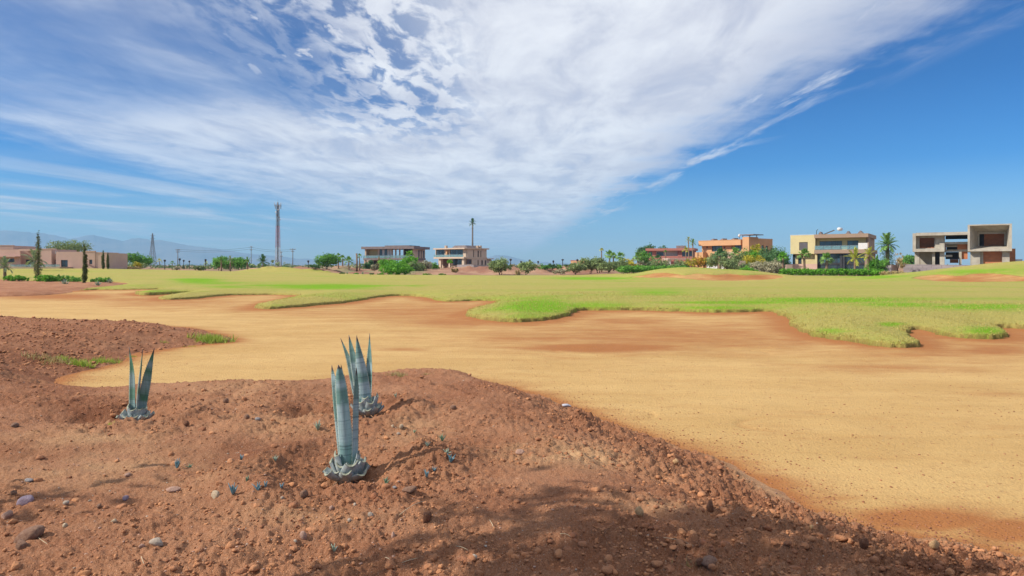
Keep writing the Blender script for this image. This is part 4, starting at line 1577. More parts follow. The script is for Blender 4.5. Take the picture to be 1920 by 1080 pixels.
class Bld:
    """a building laid out in its own frame: x along the front to the right, y into depth, z up.
    Its measures are found by carrying picture points on to the plane of its front or its right side."""
    def __init__(s, name, label, cat, px, Y, theta, z0=None, group=None):
        th = math.radians(theta)
        s.th = th
        s.X = (px - 960) / FPX * Y
        s.Y = Y
        g = float(G(np.array([s.X]), np.array([Y]))[0])
        s.z0 = g - 0.3 if z0 is None else z0
        s.root = empty(name, (s.X, Y, s.z0), -th)
        tag(s.root, label, cat, group)

    def f(s, px, py, t=0.0):
        a, b = (px - 960) / FPX, (HZ - py) / FPX
        sn, cs = math.sin(s.th), math.cos(s.th)
        lam = (t + s.X * sn + s.Y * cs) / (a * sn + cs)
        dx, dy = lam * a - s.X, lam - s.Y
        return dx * cs - dy * sn, CAM_H + lam * b - s.z0

    def r(s, px, py, x=0.0):
        a, b = (px - 960) / FPX, (HZ - py) / FPX
        sn, cs = math.sin(s.th), math.cos(s.th)
        lam = (x + s.X * cs - s.Y * sn) / (a * cs - sn)
        dx, dy = lam * a - s.X, lam - s.Y
        return dx * sn + dy * cs, CAM_H + lam * b - s.z0

    def F(s, x0, y0, x1, y1, t=0.0):
        """picture rectangle on the front plane -> (x0, x1, z0, z1)"""
        xm = (x0 + x1) / 2
        return s.f(x0, y0, t)[0], s.f(x1, y0, t)[0], s.f(xm, y1, t)[1], s.f(xm, y0, t)[1]

    def R(s, x0, y0, x1, y1, x=0.0):
        xm = (x0 + x1) / 2
        return s.r(x0, y0, x)[0], s.r(x1, y0, x)[0], s.r(xm, y1, x)[1], s.r(xm, y0, x)[1]

    def box(s, name, mat, x0, x1, y0, y1, z0, z1, parent=None):
        return MB().box(x0, x1, y0, y1, z0, z1).build(name, mat, parent or s.root)

    def wall(s, name, mat, x0, x1, y0, y1, z0, z1, holes=(), side=False):
        """solid wall with openings; holes are (a0, a1, z0, z1) along its length"""
        a0, a1 = (y0, y1) if side else (x0, x1)
        xs = sorted({a0, a1, *[min(max(v, a0), a1) for h in holes for v in h[:2]]})
        zs = sorted({z0, z1, *[min(max(v, z0), z1) for h in holes for v in h[2:]]})
        mb = MB()
        for i in range(len(xs) - 1):
            for j in range(len(zs) - 1):
                cx, cz = (xs[i] + xs[i + 1]) / 2, (zs[j] + zs[j + 1]) / 2
                if any(h[0] < cx < h[1] and h[2] < cz < h[3] for h in holes):
                    continue
                if xs[i + 1] - xs[i] < 1e-4 or zs[j + 1] - zs[j] < 1e-4:
                    continue
                if side:
                    mb.box(x0, x1, xs[i], xs[i + 1], zs[j], zs[j + 1])
                else:
                    mb.box(xs[i], xs[i + 1], y0, y1, zs[j], zs[j + 1])
        return mb.build(name, mat, s.root)

    def window(s, rect, y, n=2, glass=None, side=False, frame=None, fw=0.07, name='window', x=0.0, depth=0.18):
        """frame in an opening, with one pane between each pair of bars"""
        a0, a1, z0, z1 = rect
        glass = glass or M_GLASS
        mb = MB()

        def bar(p0, p1, q0, q1, d0=depth - 0.06, d1=depth + 0.06):
            if side:
                mb.box(x - d1, x - d0, p0, p1, q0, q1)
            else:
                mb.box(p0, p1, y + d0, y + d1, q0, q1)
        bar(a0, a1, z0, z0 + fw)
        bar(a0, a1, z1 - fw, z1)
        for i in range(n + 1):
            c = a0 + (a1 - a0) * i / n
            lo = max(a0, c - fw / 2) if i else a0
            hi = min(a1, c + fw / 2) if i < n else a1
            if i == 0:
                hi = a0 + fw
            if i == n:
                lo = a1 - fw
            bar(lo, hi, z0 + fw, z1 - fw)
        w = mb.build(name, frame or M_DARKMETAL, s.root)
        for i in range(n):
            b0 = a0 + (a1 - a0) * i / n + fw / 2
            b1 = a0 + (a1 - a0) * (i + 1) / n - fw / 2
            gm = glass[i % len(glass)] if isinstance(glass, (list, tuple)) else glass
            if side:
                s.box('pane', gm, x - depth - 0.012, x - depth + 0.012, b0, b1, z0 + fw * .8, z1 - fw * .8, w)
            else:
                s.box('pane', gm, b0, b1, y + depth - 0.012, y + depth + 0.012, z0 + fw * .8, z1 - fw * .8, w)
        return w

    def balustrade(s, x0, x1, y, z0, z1, n=3):
        r = MB()
        r.box(x0, x1, y - 0.03, y + 0.03, z1 - 0.05, z1)
        for i in range(n + 1):
            c = x0 + (x1 - x0) * i / n
            r.box(c - 0.025, c + 0.025, y - 0.02, y + 0.02, z0, z1 - 0.05)
        rr = r.build('balustrade', M_STEEL, s.root)
        for i in range(n):
            b0 = x0 + (x1 - x0) * i / n + 0.05
            b1 = x0 + (x1 - x0) * (i + 1) / n - 0.05
            s.box('glass_panel', M_CLEAR, b0, b1, y - 0.008, y + 0.008, z0 + 0.05, z1 - 0.06, rr)


# ---- cream villa
B = Bld('cream_villa', 'cream and taupe two storey villa behind a clipped green hedge', 'house', 1628, 128, 34)
zr0, zr1 = B.f(1577, 445.5)[1], B.f(1577, 438.5)[1]
zb0, zb1 = B.f(1577, 475)[1], B.f(1577, 468)[1]
xl = B.f(1526.5, 450)[0]
D = 13.0
up = 1.6                                     # the upper wall stands back under the roof
B.box('roof', M_TAUPE, xl, 0, 0, D, zr0, zr1)
B.box('balcony_slab', M_TAUPE, xl, 0.25, 0, D - .5, zb0, zb1)
x1 = B.F(1535, 450, 1536.3, 468, up)
glassA = B.F(1536.5, 452, 1579, zb1 and 468, up)
glassA = (glassA[0], glassA[1], zb1 + 0.02, glassA[3])
glassB = B.F(1588.5, 451, 1609.5, 468, up)
glassB = (glassB[0], glassB[1], zb1 + 0.02, glassB[3])
B.wall('upper_wall', M_CREAM, xl + .1, -0.55, up, up + .3, zb1, zr0, [glassA, glassB])
B.window(glassA, up, 4, [M_GLASS_B, M_GLASS_B, M_GLASS, M_GLASS], depth=.15)
B.window(glassB, up, 2, [M_GLASS_B, M_GLASS], depth=.15)
B.box('side_wall', M_TAUPE, -0.55, -0.25, up, D - 1, zb1, zr0)
B.box('fin_wall', M_TAUPE, -0.25, 0.0, 0.9, 2.2, zb1, zr0)
bz = B.f(1577, 460)[1]
B.balustrade(xl + .1, B.f(1609, 460)[0], 0.12, zb1, bz, 5)
sx = B.F(1609, 455.5, 1626.5, 468)
scr = MB()
for k in range(3):
    scr.box(sx[0] + (sx[1] - sx[0]) * k / 3 + .01, sx[0] + (sx[1] - sx[0]) * (k + 1) / 3 - .01, 0.10, 0.14, zb1 + 0.05, sx[3])
B.box('privacy_screen', M_WHITE, sx[0], sx[1], 0.08, 0.16, zb1 + 0.04, sx[3])
# left block
lx0, lx1 = B.f(1482, 450, 0.6)[0], xl
lz0, lz1 = B.f(1505, 476, .6)[1], B.f(1505, 441, .6)[1]
wn = B.F(1498.5, 454, 1514.5, 469.5, .6)
B.wall('left_wall', M_CREAM, lx0, lx1 + .1, .6, .9, lz0, lz1, [wn])
w_ = B.window(wn, .6, 1, M_SHUTTER, depth=.12)
for k in range(9):
    zz = wn[2] + .1 + (wn[3] - wn[2] - .2) * k / 9
    B.box('shutter_slat', M_SHUTTER, wn[0] + .08, wn[1] - .08, .66, .70, zz, zz + (wn[3] - wn[2] - .2) / 9 - .03, w_)
B.box('left_block', M_CREAM, lx0, lx1 - .01, .9, D - 2, lz0, lz1 - .01)
B.box('parapet_cap', M_WHITE, lx0 - .03, lx1 - .02, .57, .98, lz1, lz1 + .08)
# ground floor
gz0 = 0.0
lw = [B.F(1486, 477.5, 1491.5, 497, 1.6), B.F(1496.5, 480, 1503, 497, 1.6)]
B.wall('lower_wall', M_CREAM, lx0 + .3, xl + .3, 1.6, 1.9, gz0, lz0 - 0.01, lw)
for h in lw:
    B.window(h, 1.6, 1)
B.box('column', M_CREAM, B.f(1527.5, 480)[0], B.f(1531.5, 480)[0], 0.3, 0.9, gz0, zb0 - .01)
gl = (B.f(1531.8, 480, .8)[0], B.f(1621, 480, .8)[0], gz0 + 1.0, zb0 - 0.06)
B.window((gl[0], gl[1], B.f(1577, 493, .8)[1], gl[3]), .8, 7, [M_GLASS, M_GLASS_B, M_GLASS, M_GLASS_B, M_GLASS, M_GLASS, M_GLASS], depth=0.1)
B.window((gl[0], gl[1], gz0, B.f(1577, 496.3, .8)[1]), .8, 7, M_GLASS, depth=0.1)
B.box('beam', M_DARKMETAL, gl[0], gl[1], .75, 1.05, B.f(1577, 496.2, .8)[1], B.f(1577, 493.1, .8)[1])
for c in (1577, 1582):
    B.box('post', M_DARKMETAL, B.f(c - 2, 480, .5)[0], B.f(c + 2, 480, .5)[0], .45, .7, gz0, zb0 - .012)
B.box('column', M_TAUPE, B.f(1621, 480)[0], B.f(1626, 480)[0], .2, .7, gz0, zb0 - .012)
B.box('side_wall', M_TAUPE, -0.35, -0.05, 1.0, D - 1, gz0, zb0 - .012)
B.box('back_wall', M_CREAM, lx0 + .2, -0.2, D - 1.4, D - 1.1, gz0, zr0 - .01)
pw = B.F(1480, 495, 1532, 506, -1.2)
B.box('terrace_wall', M_PINK, pw[0], pw[1], -1.2, -0.95, gz0 - 0.5, pw[3])
# things on the roof
px_, pz_ = B.f(1575, 433, 3)
tk = MB().tube([(px_ - .15, 2.4, zr1 + 1.05), (px_ + .15, 3.5, zr1 + 1.05)], .31, 14).build('water_tank', M_WHITE, B.root, True)
cl_ = MB()
cl_.quadface([(px_ - 3.0, 2.2, zr1 + .06), (px_ - 1.0, 2.2, zr1 + .9), (px_ - 1.0, 3.6, zr1 + .9), (px_ - 3.0, 3.6, zr1 + .06)])
cl_.quadface([(px_ - 3.0, 2.2, zr1 + .0), (px_ - 1.0, 2.2, zr1 + .84), (px_ - 1.0, 3.6, zr1 + .84), (px_ - 3.0, 3.6, zr1 + .0)][::-1])
cl_.build('solar_collector', M_SOLAR, B.root)
for c, w in ((1538, 8), (1613, 11), (1590, 9)):
    x_, _ = B.f(c, 440, 2.5)
    wd = w / FPX * 128
    B.root.children
    MB().prism([(x_ - wd / 2, zr1 + .002), (x_ + wd / 2, zr1 + .002), (x_ + wd * .1, zr1 + .62), (x_ - wd * .02, zr1 + .62)], 2.2, 4.2).build('roof_light', M_SLATE, B.root)
x_, _ = B.f(1531, 436, 2)
MB().tube([(x_, 2, zr1), (x_, 2, zr1 + .8), (x_ + .25, 2, zr1 + 1.1)], .06, 6).build('antenna', M_DARKMETAL, B.root)

# ---- unfinished concrete villa
B = Bld('unfinished_villa', 'raw grey concrete shell of a villa with red brick infill', 'house', 1893, 124, 34)
# right hand block: flared square frame
o_l, o_r = B.f(1818.5, 440)[0], B.f(1893, 440)[0]
zt, zm = B.f(1856, 422.5)[1], B.f(1856, 468)[1]
dp = 4.6
i_l, i_r, i_b, i_t = B.F(1833.5, 435, 1886, 461, dp)
fr = MB()
oc = [(o_l, zm), (o_r, zm), (o_r, zt), (o_l, zt)]
ic = [(i_l, i_b), (i_r, i_b), (i_r, i_t), (i_l, i_t)]
ec = [(o_l - .35, zm - .30), (o_r + .35, zm - .30), (o_r + .35, zt + .22), (o_l - .35, zt + .22)]
for k in range(4):
    j = (k + 1) % 4
    fr.quadface([(oc[k][0], 0, oc[k][1]), (ic[k][0], dp, ic[k][1]), (ic[j][0], dp, ic[j][1]), (oc[j][0], 0, oc[j][1])])
    fr.quadface([(ec[k][0], -.003, ec[k][1]), (oc[k][0], 0, oc[k][1]), (oc[j][0], 0, oc[j][1]), (ec[j][0], -.003, ec[j][1])])
    fr.quadface([(ec[k][0], -.003, ec[k][1]), (ec[j][0], -.003, ec[j][1]), (ec[j][0], 11, ec[j][1]), (ec[k][0], 11, ec[k][1])])
fr.build('frame_surround', M_CONC, B.root)
ins = MB()
ins.box(i_l, i_l + .25, dp + .01, dp + .35, i_b, i_t)
ins.box(i_r - .25, i_r, dp + .01, dp + .35, i_b, i_t)
ins.box(i_l + .25, i_r - .25, dp + .01, dp + .35, i_t - .35, i_t)
ins.build('lintel_frame', M_CONC, B.root)
B.box('floor_slab', M_CONC, i_l - .5, i_r + .5, dp + .02, 10.5, i_b - .25, i_b - .004)
B.box('brick_wall', M_BRICK, i_l + 1.0, i_r + .2, dp + 2.0, dp + 2.2, i_b, i_t)
B.box('brick_wall', M_BRICK, i_r - .02, i_r + .18, dp + .4, dp + 2.0, i_b, i_t)
B.box('inner_wall', M_DARKROOM, i_l - .3, i_l + 1.0, dp + 2.1, dp + 2.3, i_b, i_t)
B.box('roof_slab', M_CONC, o_l, o_r, dp + .36, 10.9, i_t + .01, i_t + .25)
# its ground floor
pt = 1.0
c1 = B.F(1819.5, 470, 1837.5, 497, pt)
c2 = B.F(1879, 470, 1893, 497, pt)
B.box('column', M_CONC, c1[0], c1[1], pt, pt + 1.2, 0, zm - .31)
B.box('column', M_CONC, c2[0], c2[1], pt, pt + 1.2, 0, zm - .31)
B.box('brick_wall', M_BRICK, c1[1] + .01, c2[0] - .01, pt + .8, pt + 1.0, 0, zm - .31)
B.box('beam', M_CONC, c1[1] + .01, c1[1] + .5, pt + .5, pt + .79, 0, zm - .32)
B.box('side_wall', M_CONC, c2[1] - .25, c2[1], pt + 1.21, 10, 0, zm - .32)
B.box('side_wall', M_CONC, c1[0] - .02, c1[0] + .22, pt + 1.21, 10, 0, zm - .32)
bz_ = B.F(1893, 469, 1904, 486, 7)
B.box('brick_wall', M_BRICK, bz_[0] - .6, bz_[1], 7, 7.3, 0.6, bz_[3] + .3)
wz_ = B.F(1893, 486, 1917, 497, 8)
B.box('yard_wall', M_WHITE, wz_[0], wz_[1], 8, 8.25, 0, wz_[3])
# left hand block
l0, l1 = B.f(1711, 450)[0], B.f(1768.5, 450)[0]
ltop, lsill, lslab = B.f(1740, 437)[1], B.f(1740, 466.3)[1], B.f(1740, 472)[1]
op = B.F(1724, 446, 1753.5, 465.5, 1.6)
B.wall('recess_wall', M_CONC, l0 + .3, l1, 1.6, 1.85, lsill, ltop - .02, [op])
B.box('side_fin', M_CONC, l0, l0 + .55, 0, 8, lslab, ltop)
B.box('fascia', M_CONC, l0 + .55, o_l - .36, 0.0, .5, B.f(1770, 441)[1], ltop + .1)
B.box('fascia_top', M_CONC, l0 + .55, o_l - .36, .5, 8, ltop - .3, ltop - .05)
B.box('floor_slab', M_CONC, l0 + .552, l1 + .2, 0, 8, lslab, lsill)
B.box('pier', M_CONC, l1 - .6, l1 + .2, 0.2, 1.55, lsill + .004, B.f(1765, 456)[1])
B.box('pier', M_CONC, l1 - 1.5, l1 + .2, 1.9, 2.6, lsill + .004, ltop - .31)
B.box('brick_wall', M_BRICK, op[0] - .5, op[1] + .5, 4.2, 4.4, lsill + .004, ltop - .31)
for k in range(16):
    h_ = random.uniform(.18, .42)
    x_ = op[0] + .1 + (op[1] - op[0] - .4) * k / 16
    B.box('brick', M_BRICK, x_, x_ + .2, 1.9 + random.uniform(0, .3), 2.2 + .2, lsill + .004, lsill + h_)
for a_, b_ in ((1715, 1723.5), (1748, 1753), (1762, 1771)):
    q = B.F(a_, 472, b_, 497, .9)
    B.box('column', M_CONC, q[0], q[1], .9, 1.7, 0, lslab - .003)
B.box('back_wall', M_CONC, B.f(1723, 480, 4)[0], B.f(1749, 480, 4)[0], 4, 4.2, 0, lslab - .004)
B.box('inner_wall', M_DARKROOM, B.f(1749, 480, 5)[0], B.f(1766, 480, 5)[0], 5, 5.2, 0, lslab - .004)
# the middle, between the blocks
mx0, mx1 = l1 + .21, o_l - .36
B.box('roof_slab', M_CONC, mx0, mx1, 1.6, 9, B.f(1790, 441, 1.6)[1], ltop - .31)
B.box('inner_wall', M_DARKROOM, mx0, mx1, 6.0, 6.2, B.f(1790, 448.5, 6)[1], B.f(1790, 441, 6)[1])
q = B.F(1769, 453.5, 1816, 458, 2.0)
B.box('floor_slab', M_CONC, mx0, mx1, 2.0, 9, q[2], q[3])
q2 = B.F(1795, 459, 1816, 468, 3.0)
B.box('brick_wall', M_BRICK, q2[0], mx1, 3.0, 3.2, q2[2], q[2] - .003)
q3 = B.F(1769, 458, 1774, 468, 3.0)
B.box('brick_wall', M_BRICK, mx0, q3[1], 3.0, 3.2, q3[2], q[2] - .003)
q4 = B.F(1774, 460, 1795, 463, 2.9)
B.box('lintel', M_CONC, q3[1], q2[0], 2.9, 3.2, q4[2], q4[3])
B.box('inner_wall', M_DARKROOM, q3[1], q2[0], 5, 5.2, q2[2], q[2] - .003)
q5 = B.F(1770, 468, 1816, 472, 3.0)
B.box('beam', M_CONC, mx0, mx1, 3.0, 3.4, q5[2], q5[3])
q6 = B.F(1770, 478, 1785, 481.5, 1.5)
B.box('landing_slab', M_CONC, mx0, q6[1], 1.5, 4, q6[2], q6[3])
q7 = B.F(1803, 472, 1817, 486, 3.2)
B.box('brick_wall', M_BRICK, q7[0], mx1, 3.2, 3.4, q7[2], q5[2] - .003)
q8 = B.F(1798, 472, 1803, 497, 2.8)
B.box('column', M_CONC, q8[0], q8[1], 2.8, 3.5, 0, q5[2] - .004)
B.box('inner_wall', M_DARKROOM, mx0, q8[0], 6.3, 6.5, 1.6, q5[2] - .003)
q9 = B.F(1781, 486, 1797, 493, 6.0)
B.box('brick_wall', M_BRICK, q9[0], q9[1], 5.9, 6.1, q9[2], q9[3])

# low grey block wall and wall pieces in front of it
def block_wall(name, label, pts, h0, h1, mat, t=0.22, cat='wall', cap=None, Yoff=0):
    """free standing wall through (column, distance) points; top row from h1, foot under the ground"""
    P = [ang(px, Y) for px, Y in pts]
    root = empty(name, (P[0][0], P[0][1], 0))
    tag(root, label, cat)
    for k in range(len(P) - 1):
        a, b = Vector(P[k]), Vector(P[k + 1])
        d = (b - a).normalized()
        n = Vector((-d.y, d.x)) * t
        mb = MB()
        g0, g1 = (float(G(np.array([p.x]), np.array([p.y]))[0]) - .4 for p in (a, b))
        z0, z1 = CAM_H - (h1[k] - HZ) / FPX * a.y, CAM_H - (h1[k + 1] - HZ) / FPX * b.y
        o = Vector(P[0])
        q = [a - o, b - o, b - o + n, a - o + n]
        v = [(p.x, p.y, g) for p, g in zip(q, (g0, g1, g1, g0))] + [(p.x, p.y, g) for p, g in zip(q, (z0, z1, z1, z0))]
        mb.v = v
        mb.f = [(0, 3, 2, 1), (4, 5, 6, 7), (0, 1, 5, 4), (1, 2, 6, 5), (2, 3, 7, 6), (3, 0, 4, 7)]
        mb.build('wall_section', mat, root)
    return root


block_wall('block_wall', 'low pale block wall in front of the raw concrete shell', [(1694, 121), (1760, 119), (1819, 117)], 0, [495.5, 496.3, 497], M_BLOCK)
block_wall('garden_wall', 'grey boundary wall stub right of the hedge of the cream villa', [(1653, 117), (1671, 116)], 0, [498, 496.5], M_BLOCK)
block_wall('garden_wall', 'brown shaded boundary wall beside the leaning dry tree', [(1671, 116.5), (1684, 122)], 0, [496, 497], M_TAUPE)

# ---- orange villa
B = Bld('orange_villa', 'orange rendered villa with a chimney tower and small roof lights', 'house', 1407, 158, 52)
ft = 0.0
xl, xr = B.f(1312, 450)[0], B.f(1391, 450)[0]
z_top, z_band = B.f(1350, 451)[1], B.f(1350, 460.5)[1]
dd = B.r(1449, 452)[0]
z_top = min(z_top, B.f(1391, 449)[1])
B.box('roof_band', M_ORANGE, xl, xr, -.5, dd, z_band, z_top)
B.box('parapet_cap', M_ORANGE, xl - .05, xr, -.55, dd - .2, z_top, z_top + .10)
w1 = B.F(1334.5, 461, 1354, 471.5, .6)
w2 = B.F(1377, 459.5, 1390, 470.5, .6)
B.wall('front_wall', M_ORANGE, B.f(1316, 460, .6)[0], xr, .6, .9, 0, z_band, [w1, w2])
B.window(w1, .6, 3, [M_GLASS, M_GLASS_B, M_GLASS_B], depth=.2)
B.window(w2, .6, 2, [M_GLASS, M_GLASS_B], depth=.2)
B.box('body', M_ORANGE, B.f(1316, 460, .6)[0] + .02, xr - .02, 1.1, dd - .2, 0, z_band - .01)
for c in (1326, 1358.5, 1373):
    x_, z_ = B.f(c, 464, .6)
    B.box('wall_lamp', M_DOOR, x_ - .14, x_ + .14, .42, .6, z_ - .22, z_ + .22)
z_tw = B.f(1398, 444.5)[1]
B.box('chimney_tower', M_ORANGE, xr + .55, 0, -.6, 3.2, 0, z_tw)
B.box('chimney_tower', M_ORANGE, xr + .02, xr + .54, .2, 2.6, 0, z_tw - .15)
B.box('tower_cap', M_SLATE, xr - .6, 1.0, -.3, 3.8, z_tw + .45, z_tw + .62)
for c in (xr + .1, -.3):
    for yy in (.2, 3.0):
        B.box('cap_post', M_DARKMETAL, c - .06, c + .06, yy, yy + .12, z_tw, z_tw + .45)
s1 = B.R(1428, 460, 1432, 473)
s2 = B.R(1436, 461, 1440, 473)
B.wall('side_wall', M_ORANGE, -.3, 0, 3.21, dd - .1, 0, z_top + .35, [s1, s2], side=True)
B.window(s1, 0, 1, side=True)
B.window(s2, 0, 1, side=True)
for c in (1341, 1359, 1380):
    x_, _ = B.f(c, 450, 3)
    MB().prism([(x_ - .6, z_top + .1), (x_ + .6, z_top + .1), (x_ + .5, z_top + .55), (x_ + .3, z_top + .55)], 1.5, 3.2).build('roof_light', M_SLATE, B.root)
x_, z_ = B.f(1386.5, 441.5, 3)
MB().tube([(x_, 3, z_top), (x_, 3, z_ - .3)], .05, 6).build('dish_pole', M_DARKMETAL, B.root)
MB().tube([(x_, 2.9, z_), (x_ - .05, 2.75, z_ + .02)], [.42, .15], 12).build('satellite_dish', M_WHITE, B.root, True)
an = B.F(1303, 473, 1318, 500, -1)
B.box('annexe', M_ORANGE, an[0], an[1], -1, 3, 0, an[3])
tw = B.F(1356, 472, 1376, 500, -2.5)
B.box('terrace_wall', M_PINK, tw[0], tw[1], -2.5, -2.2, 0, tw[3])

# ---- red villa
B = Bld('red_villa', 'dark red flat roofed villa with a pale stone panel, behind garden trees', 'house', 1302, 215, 22)
xl = B.f(1211, 470)[0]
zt0, zt1 = B.f(1256, 470)[1], B.f(1256, 465.5)[1]
B.box('roof', M_BRICKRED, xl, 0, -.6, 9, zt0, zt1)
pn = B.F(1230, 469.5, 1271, 480, .8)
pw1 = B.F(1215.5, 472, 1223, 481, .4)
pw2 = B.F(1279, 471, 1299, 481, .4)
B.wall('front_wall', M_BRICKRED, xl + .5, -.4, .4, .7, 0, zt0, [pw1, (pn[0], pn[1], pn[2], pn[3]), pw2])
B.window(pw1, .4, 2)
B.window(pw2, .4, 4)
pw3 = B.F(1232, 472.5, 1244, 480, 1.2)
B.wall('stone_panel', M_LIME, pn[0] - .1, pn[1] + .1, 1.2, 1.4, pn[2] - .1, pn[3] + .1, [pw3])
B.window(pw3, 1.2, 2)
B.box('body', M_BRICKRED, xl + .6, -.5, 2.0, 8.5, 0, zt0 - .01)
q = B.F(1268, 460.5, 1284, 466, 3)
B.box('roof_house', M_SLATE, q[0], q[1], 3, 6, zt1, q[3])
q = B.F(1240, 480, 1272, 490, -3)
B.box('terrace_wall', M_BRICKRED, q[0], q[1], -3, -2.7, 0, q[3])
q = B.F(1241, 484, 1256, 492, -4)
B.box('terrace_wall', M_PINK, q[0], q[1], -4, -3.7, 0, q[3])

# pergola with flared white legs in its garden
pg = empty('garden_pergola', (*ang(1262, 170), 0))
tag(pg, 'white garden pergola with flared legs below the red villa', 'pergola')
pX, pY = ang(1262, 170)
gz = float(G(np.array([pX]), np.array([pY]))[0])
for c in (1256, 1266.5):
    x_ = ang(c, 170)[0] - pX
    zt_ = CAM_H - (486.5 - HZ) / FPX * 170
    MB().prism([(x_ - .55, gz - .2), (x_ - .15, gz - .2), (x_ + .35, zt_), (x_ - .45, zt_)] if c < 1260 else [(x_ + .15, gz - .2), (x_ + .55, gz - .2), (x_ + .45, zt_), (x_ - .35, zt_)], -.3, .3).build('leg', M_WHITE, pg)
zt_ = CAM_H - (486.5 - HZ) / FPX * 170
MB().box(-1.6, 4.3, -1.2, 2.4, zt_ + .004, zt_ + .22).build('canopy', M_LIME, pg)
MB().box(3.9, 4.1, -.2, 0, gz - .2, zt_).build('post', M_WHITE, pg)
MB().box(3.9, 4.1, 1.9, 2.1, gz - .2, zt_).build('post', M_WHITE, pg)

# ---- villa with the grey roof (centre left)
B = Bld('grey_roof_villa', 'unfinished pale villa under a wide dark grey flat roof', 'house', 776, 212, 17)
zr0, zr1 = B.f(720, 466.8)[1], B.f(720, 462.2)[1]
x0 = B.f(677, 464)[0]
de = B.r(806, 468)[0]
B.box('roof', M_SLATE, x0, 0, 0, de, zr0, zr1)
q = B.F(724, 460.3, 770, 463, 3)
B.box('roof_raised', M_SLATE, q[0], q[1], 2, 10, zr1, q[3])
zb0, zb1 = B.f(720, 487.3, .4)[1], B.f(720, 484, .4)[1]
B.box('balcony_slab', M_SLATE, B.f(681, 485, .4)[0], -1.0, .4, de - 1, zb0, zb1)
ux0, ux1 = B.f(684, 475, 1.6)[0], B.f(774.5, 475, 1.6)[0]
B.box('left_pier', M_BEIGE, ux0, ux0 + .5, 1.6, 8, zb1, zr0)
B.box('pier', M_BEIGE, B.f(708, 475, 1.6)[0], B.f(711.5, 475, 1.6)[0], 1.6, 2.6, zb1, zr0)
B.box('loggia_wall', M_CREAM, ux0 + .5, B.f(711, 475, 3.6)[0], 3.6, 3.8, zb1, zr0)
q = B.F(711.6, 467, 735, 484, 1.6)
B.window((q[0], q[1], zb1, zr0 - .05), 1.6, 5, [M_GLASS, M_CURTAIN, M_GLASS, M_CURTAIN, M_CURTAIN], depth=.1)
q = B.F(735, 467, 758, 484, 1.6)
for k, a_ in enumerate((735, 741.5, 749, 757)):
    c = B.f(a_, 475, 1.6)[0]
    B.box('pier', M_BEIGE_D, c - .18, c + .18, 1.62, 2.0, zb1, zr0)
q2 = B.F(758.5, 468.5, 773.5, 480, 1.6)
B.box('dark_opening', M_DARKROOM, q2[0], q2[1], 2.4, 2.6, zb1, zr0)
B.box('dark_opening', M_DARKROOM, q2[0] - .2, q2[0], 1.6, 2.6, zb1, zr0)
B.balustrade(B.f(681, 480, .5)[0], B.f(773, 480, .5)[0], .5, zb1, B.f(720, 478.8, .5)[1], 9)
sw = [B.R(784, 469, 787, 485, -.9), B.R(789, 469, 791, 485, -.9), B.R(793, 470, 796, 485, -.9)]
d2 = B.r(797, 475, -.9)[0]
B.wall('side_wall', M_BEIGE, -1.2, -.9, 1.6, d2, zb1, zr0, sw, side=True)
for h in sw:
    B.window((h[0], h[1], max(h[2], zb1 + .05), min(h[3], zr0 - .05)), 0, 1, M_SHUTTER, side=True, x=-.9)
B.box('front_return', M_BEIGE, q2[1], -1.21, 1.6, 1.9, zb1, zr0)
# ground floor
for a_ in (684, 711, 730):
    c = B.f(a_, 490, 1)[0]
    B.box('column', M_BEIGE_D, c - .3, c + .3, 1, 1.6, 0, zb0)
B.box('lower_wall', M_BEIGE_D, B.f(684, 490, 5)[0], B.f(735, 490, 5)[0], 5, 5.2, 0, zb0 - .01)
for a_, b_ in ((691, 698), (701, 708), (717, 726)):
    q = B.F(a_, 489, b_, 503, 4.9)
    B.box('doorway', M_DARKROOM, q[0], q[1], 4.9, 5.0, 0, q[3])
B.box('side_wall', M_BEIGE, -1.5, -1.2, 2, d2, 0, zb0 - .01)

# ---- villa with the glazed balcony (centre)
B = Bld('beige_villa', 'beige villa with a glazed balcony and narrow side windows', 'house', 871, 205, 39)
zr0, zr1 = B.f(840, 467.3)[1], B.f(840, 465)[1]
x0 = B.f(812, 466)[0]
de = B.r(917.5, 470)[0]
B.box('roof', M_BEIGE, x0, 0, 0, de, zr0, zr1)
hx0, hx1 = B.f(848, 462, 4)[0], B.f(878, 462, 4)[0]
MB().prism([(hx0, zr1), (hx1, zr1), (hx1 - .8, B.f(860, 460.5, 4)[1]), (hx0 + 1.6, B.f(860, 460.5, 4)[1])], 3.5, 9).build('roof_lantern', M_SLATE, B.root)
for c, s_ in ((835, 3), (888, 9), (894, 8), (899, 9)):
    x_, z_ = B.f(c, 460.5, s_)
    B.box('chimney', M_BEIGE_D, x_ - .35, x_ + .35, s_, s_ + .7, zr1, z_)
up = 1.3
zb0, zb1 = B.f(840, 485, 0)[1], B.f(840, 482, 0)[1]
B.box('balcony_slab', M_BEIGE, x0 + .2, -.3, 0, de - .6, zb0, zb1)
g1 = B.F(817.5, 468.3, 833.5, 482, up)
g2 = B.F(843.5, 468, 868, 482, up)
g1 = (g1[0], g1[1], zb1, zr0 - .08)
g2 = (g2[0], g2[1], zb1, zr0 - .08)
B.wall('upper_wall', M_BEIGE, B.f(816.5, 470, up)[0], -.7, up, up + .3, zb1, zr0, [g1, g2])
B.window(g1, up, 3, [M_GLASS, M_GLASS_B, M_GLASS])
B.window(g2, up, 5, [M_GLASS_B, M_GLASS, M_GLASS_B, M_GLASS, M_GLASS])
B.box('column', M_ORANGE, B.f(836.5, 475, .9)[0], B.f(839, 475, .9)[0], .7, up - .01, zb1, zr0)
B.balustrade(x0 + .3, B.f(868.5, 480, .1)[0], .1, zb1, B.f(840, 477.5, .1)[1], 5)
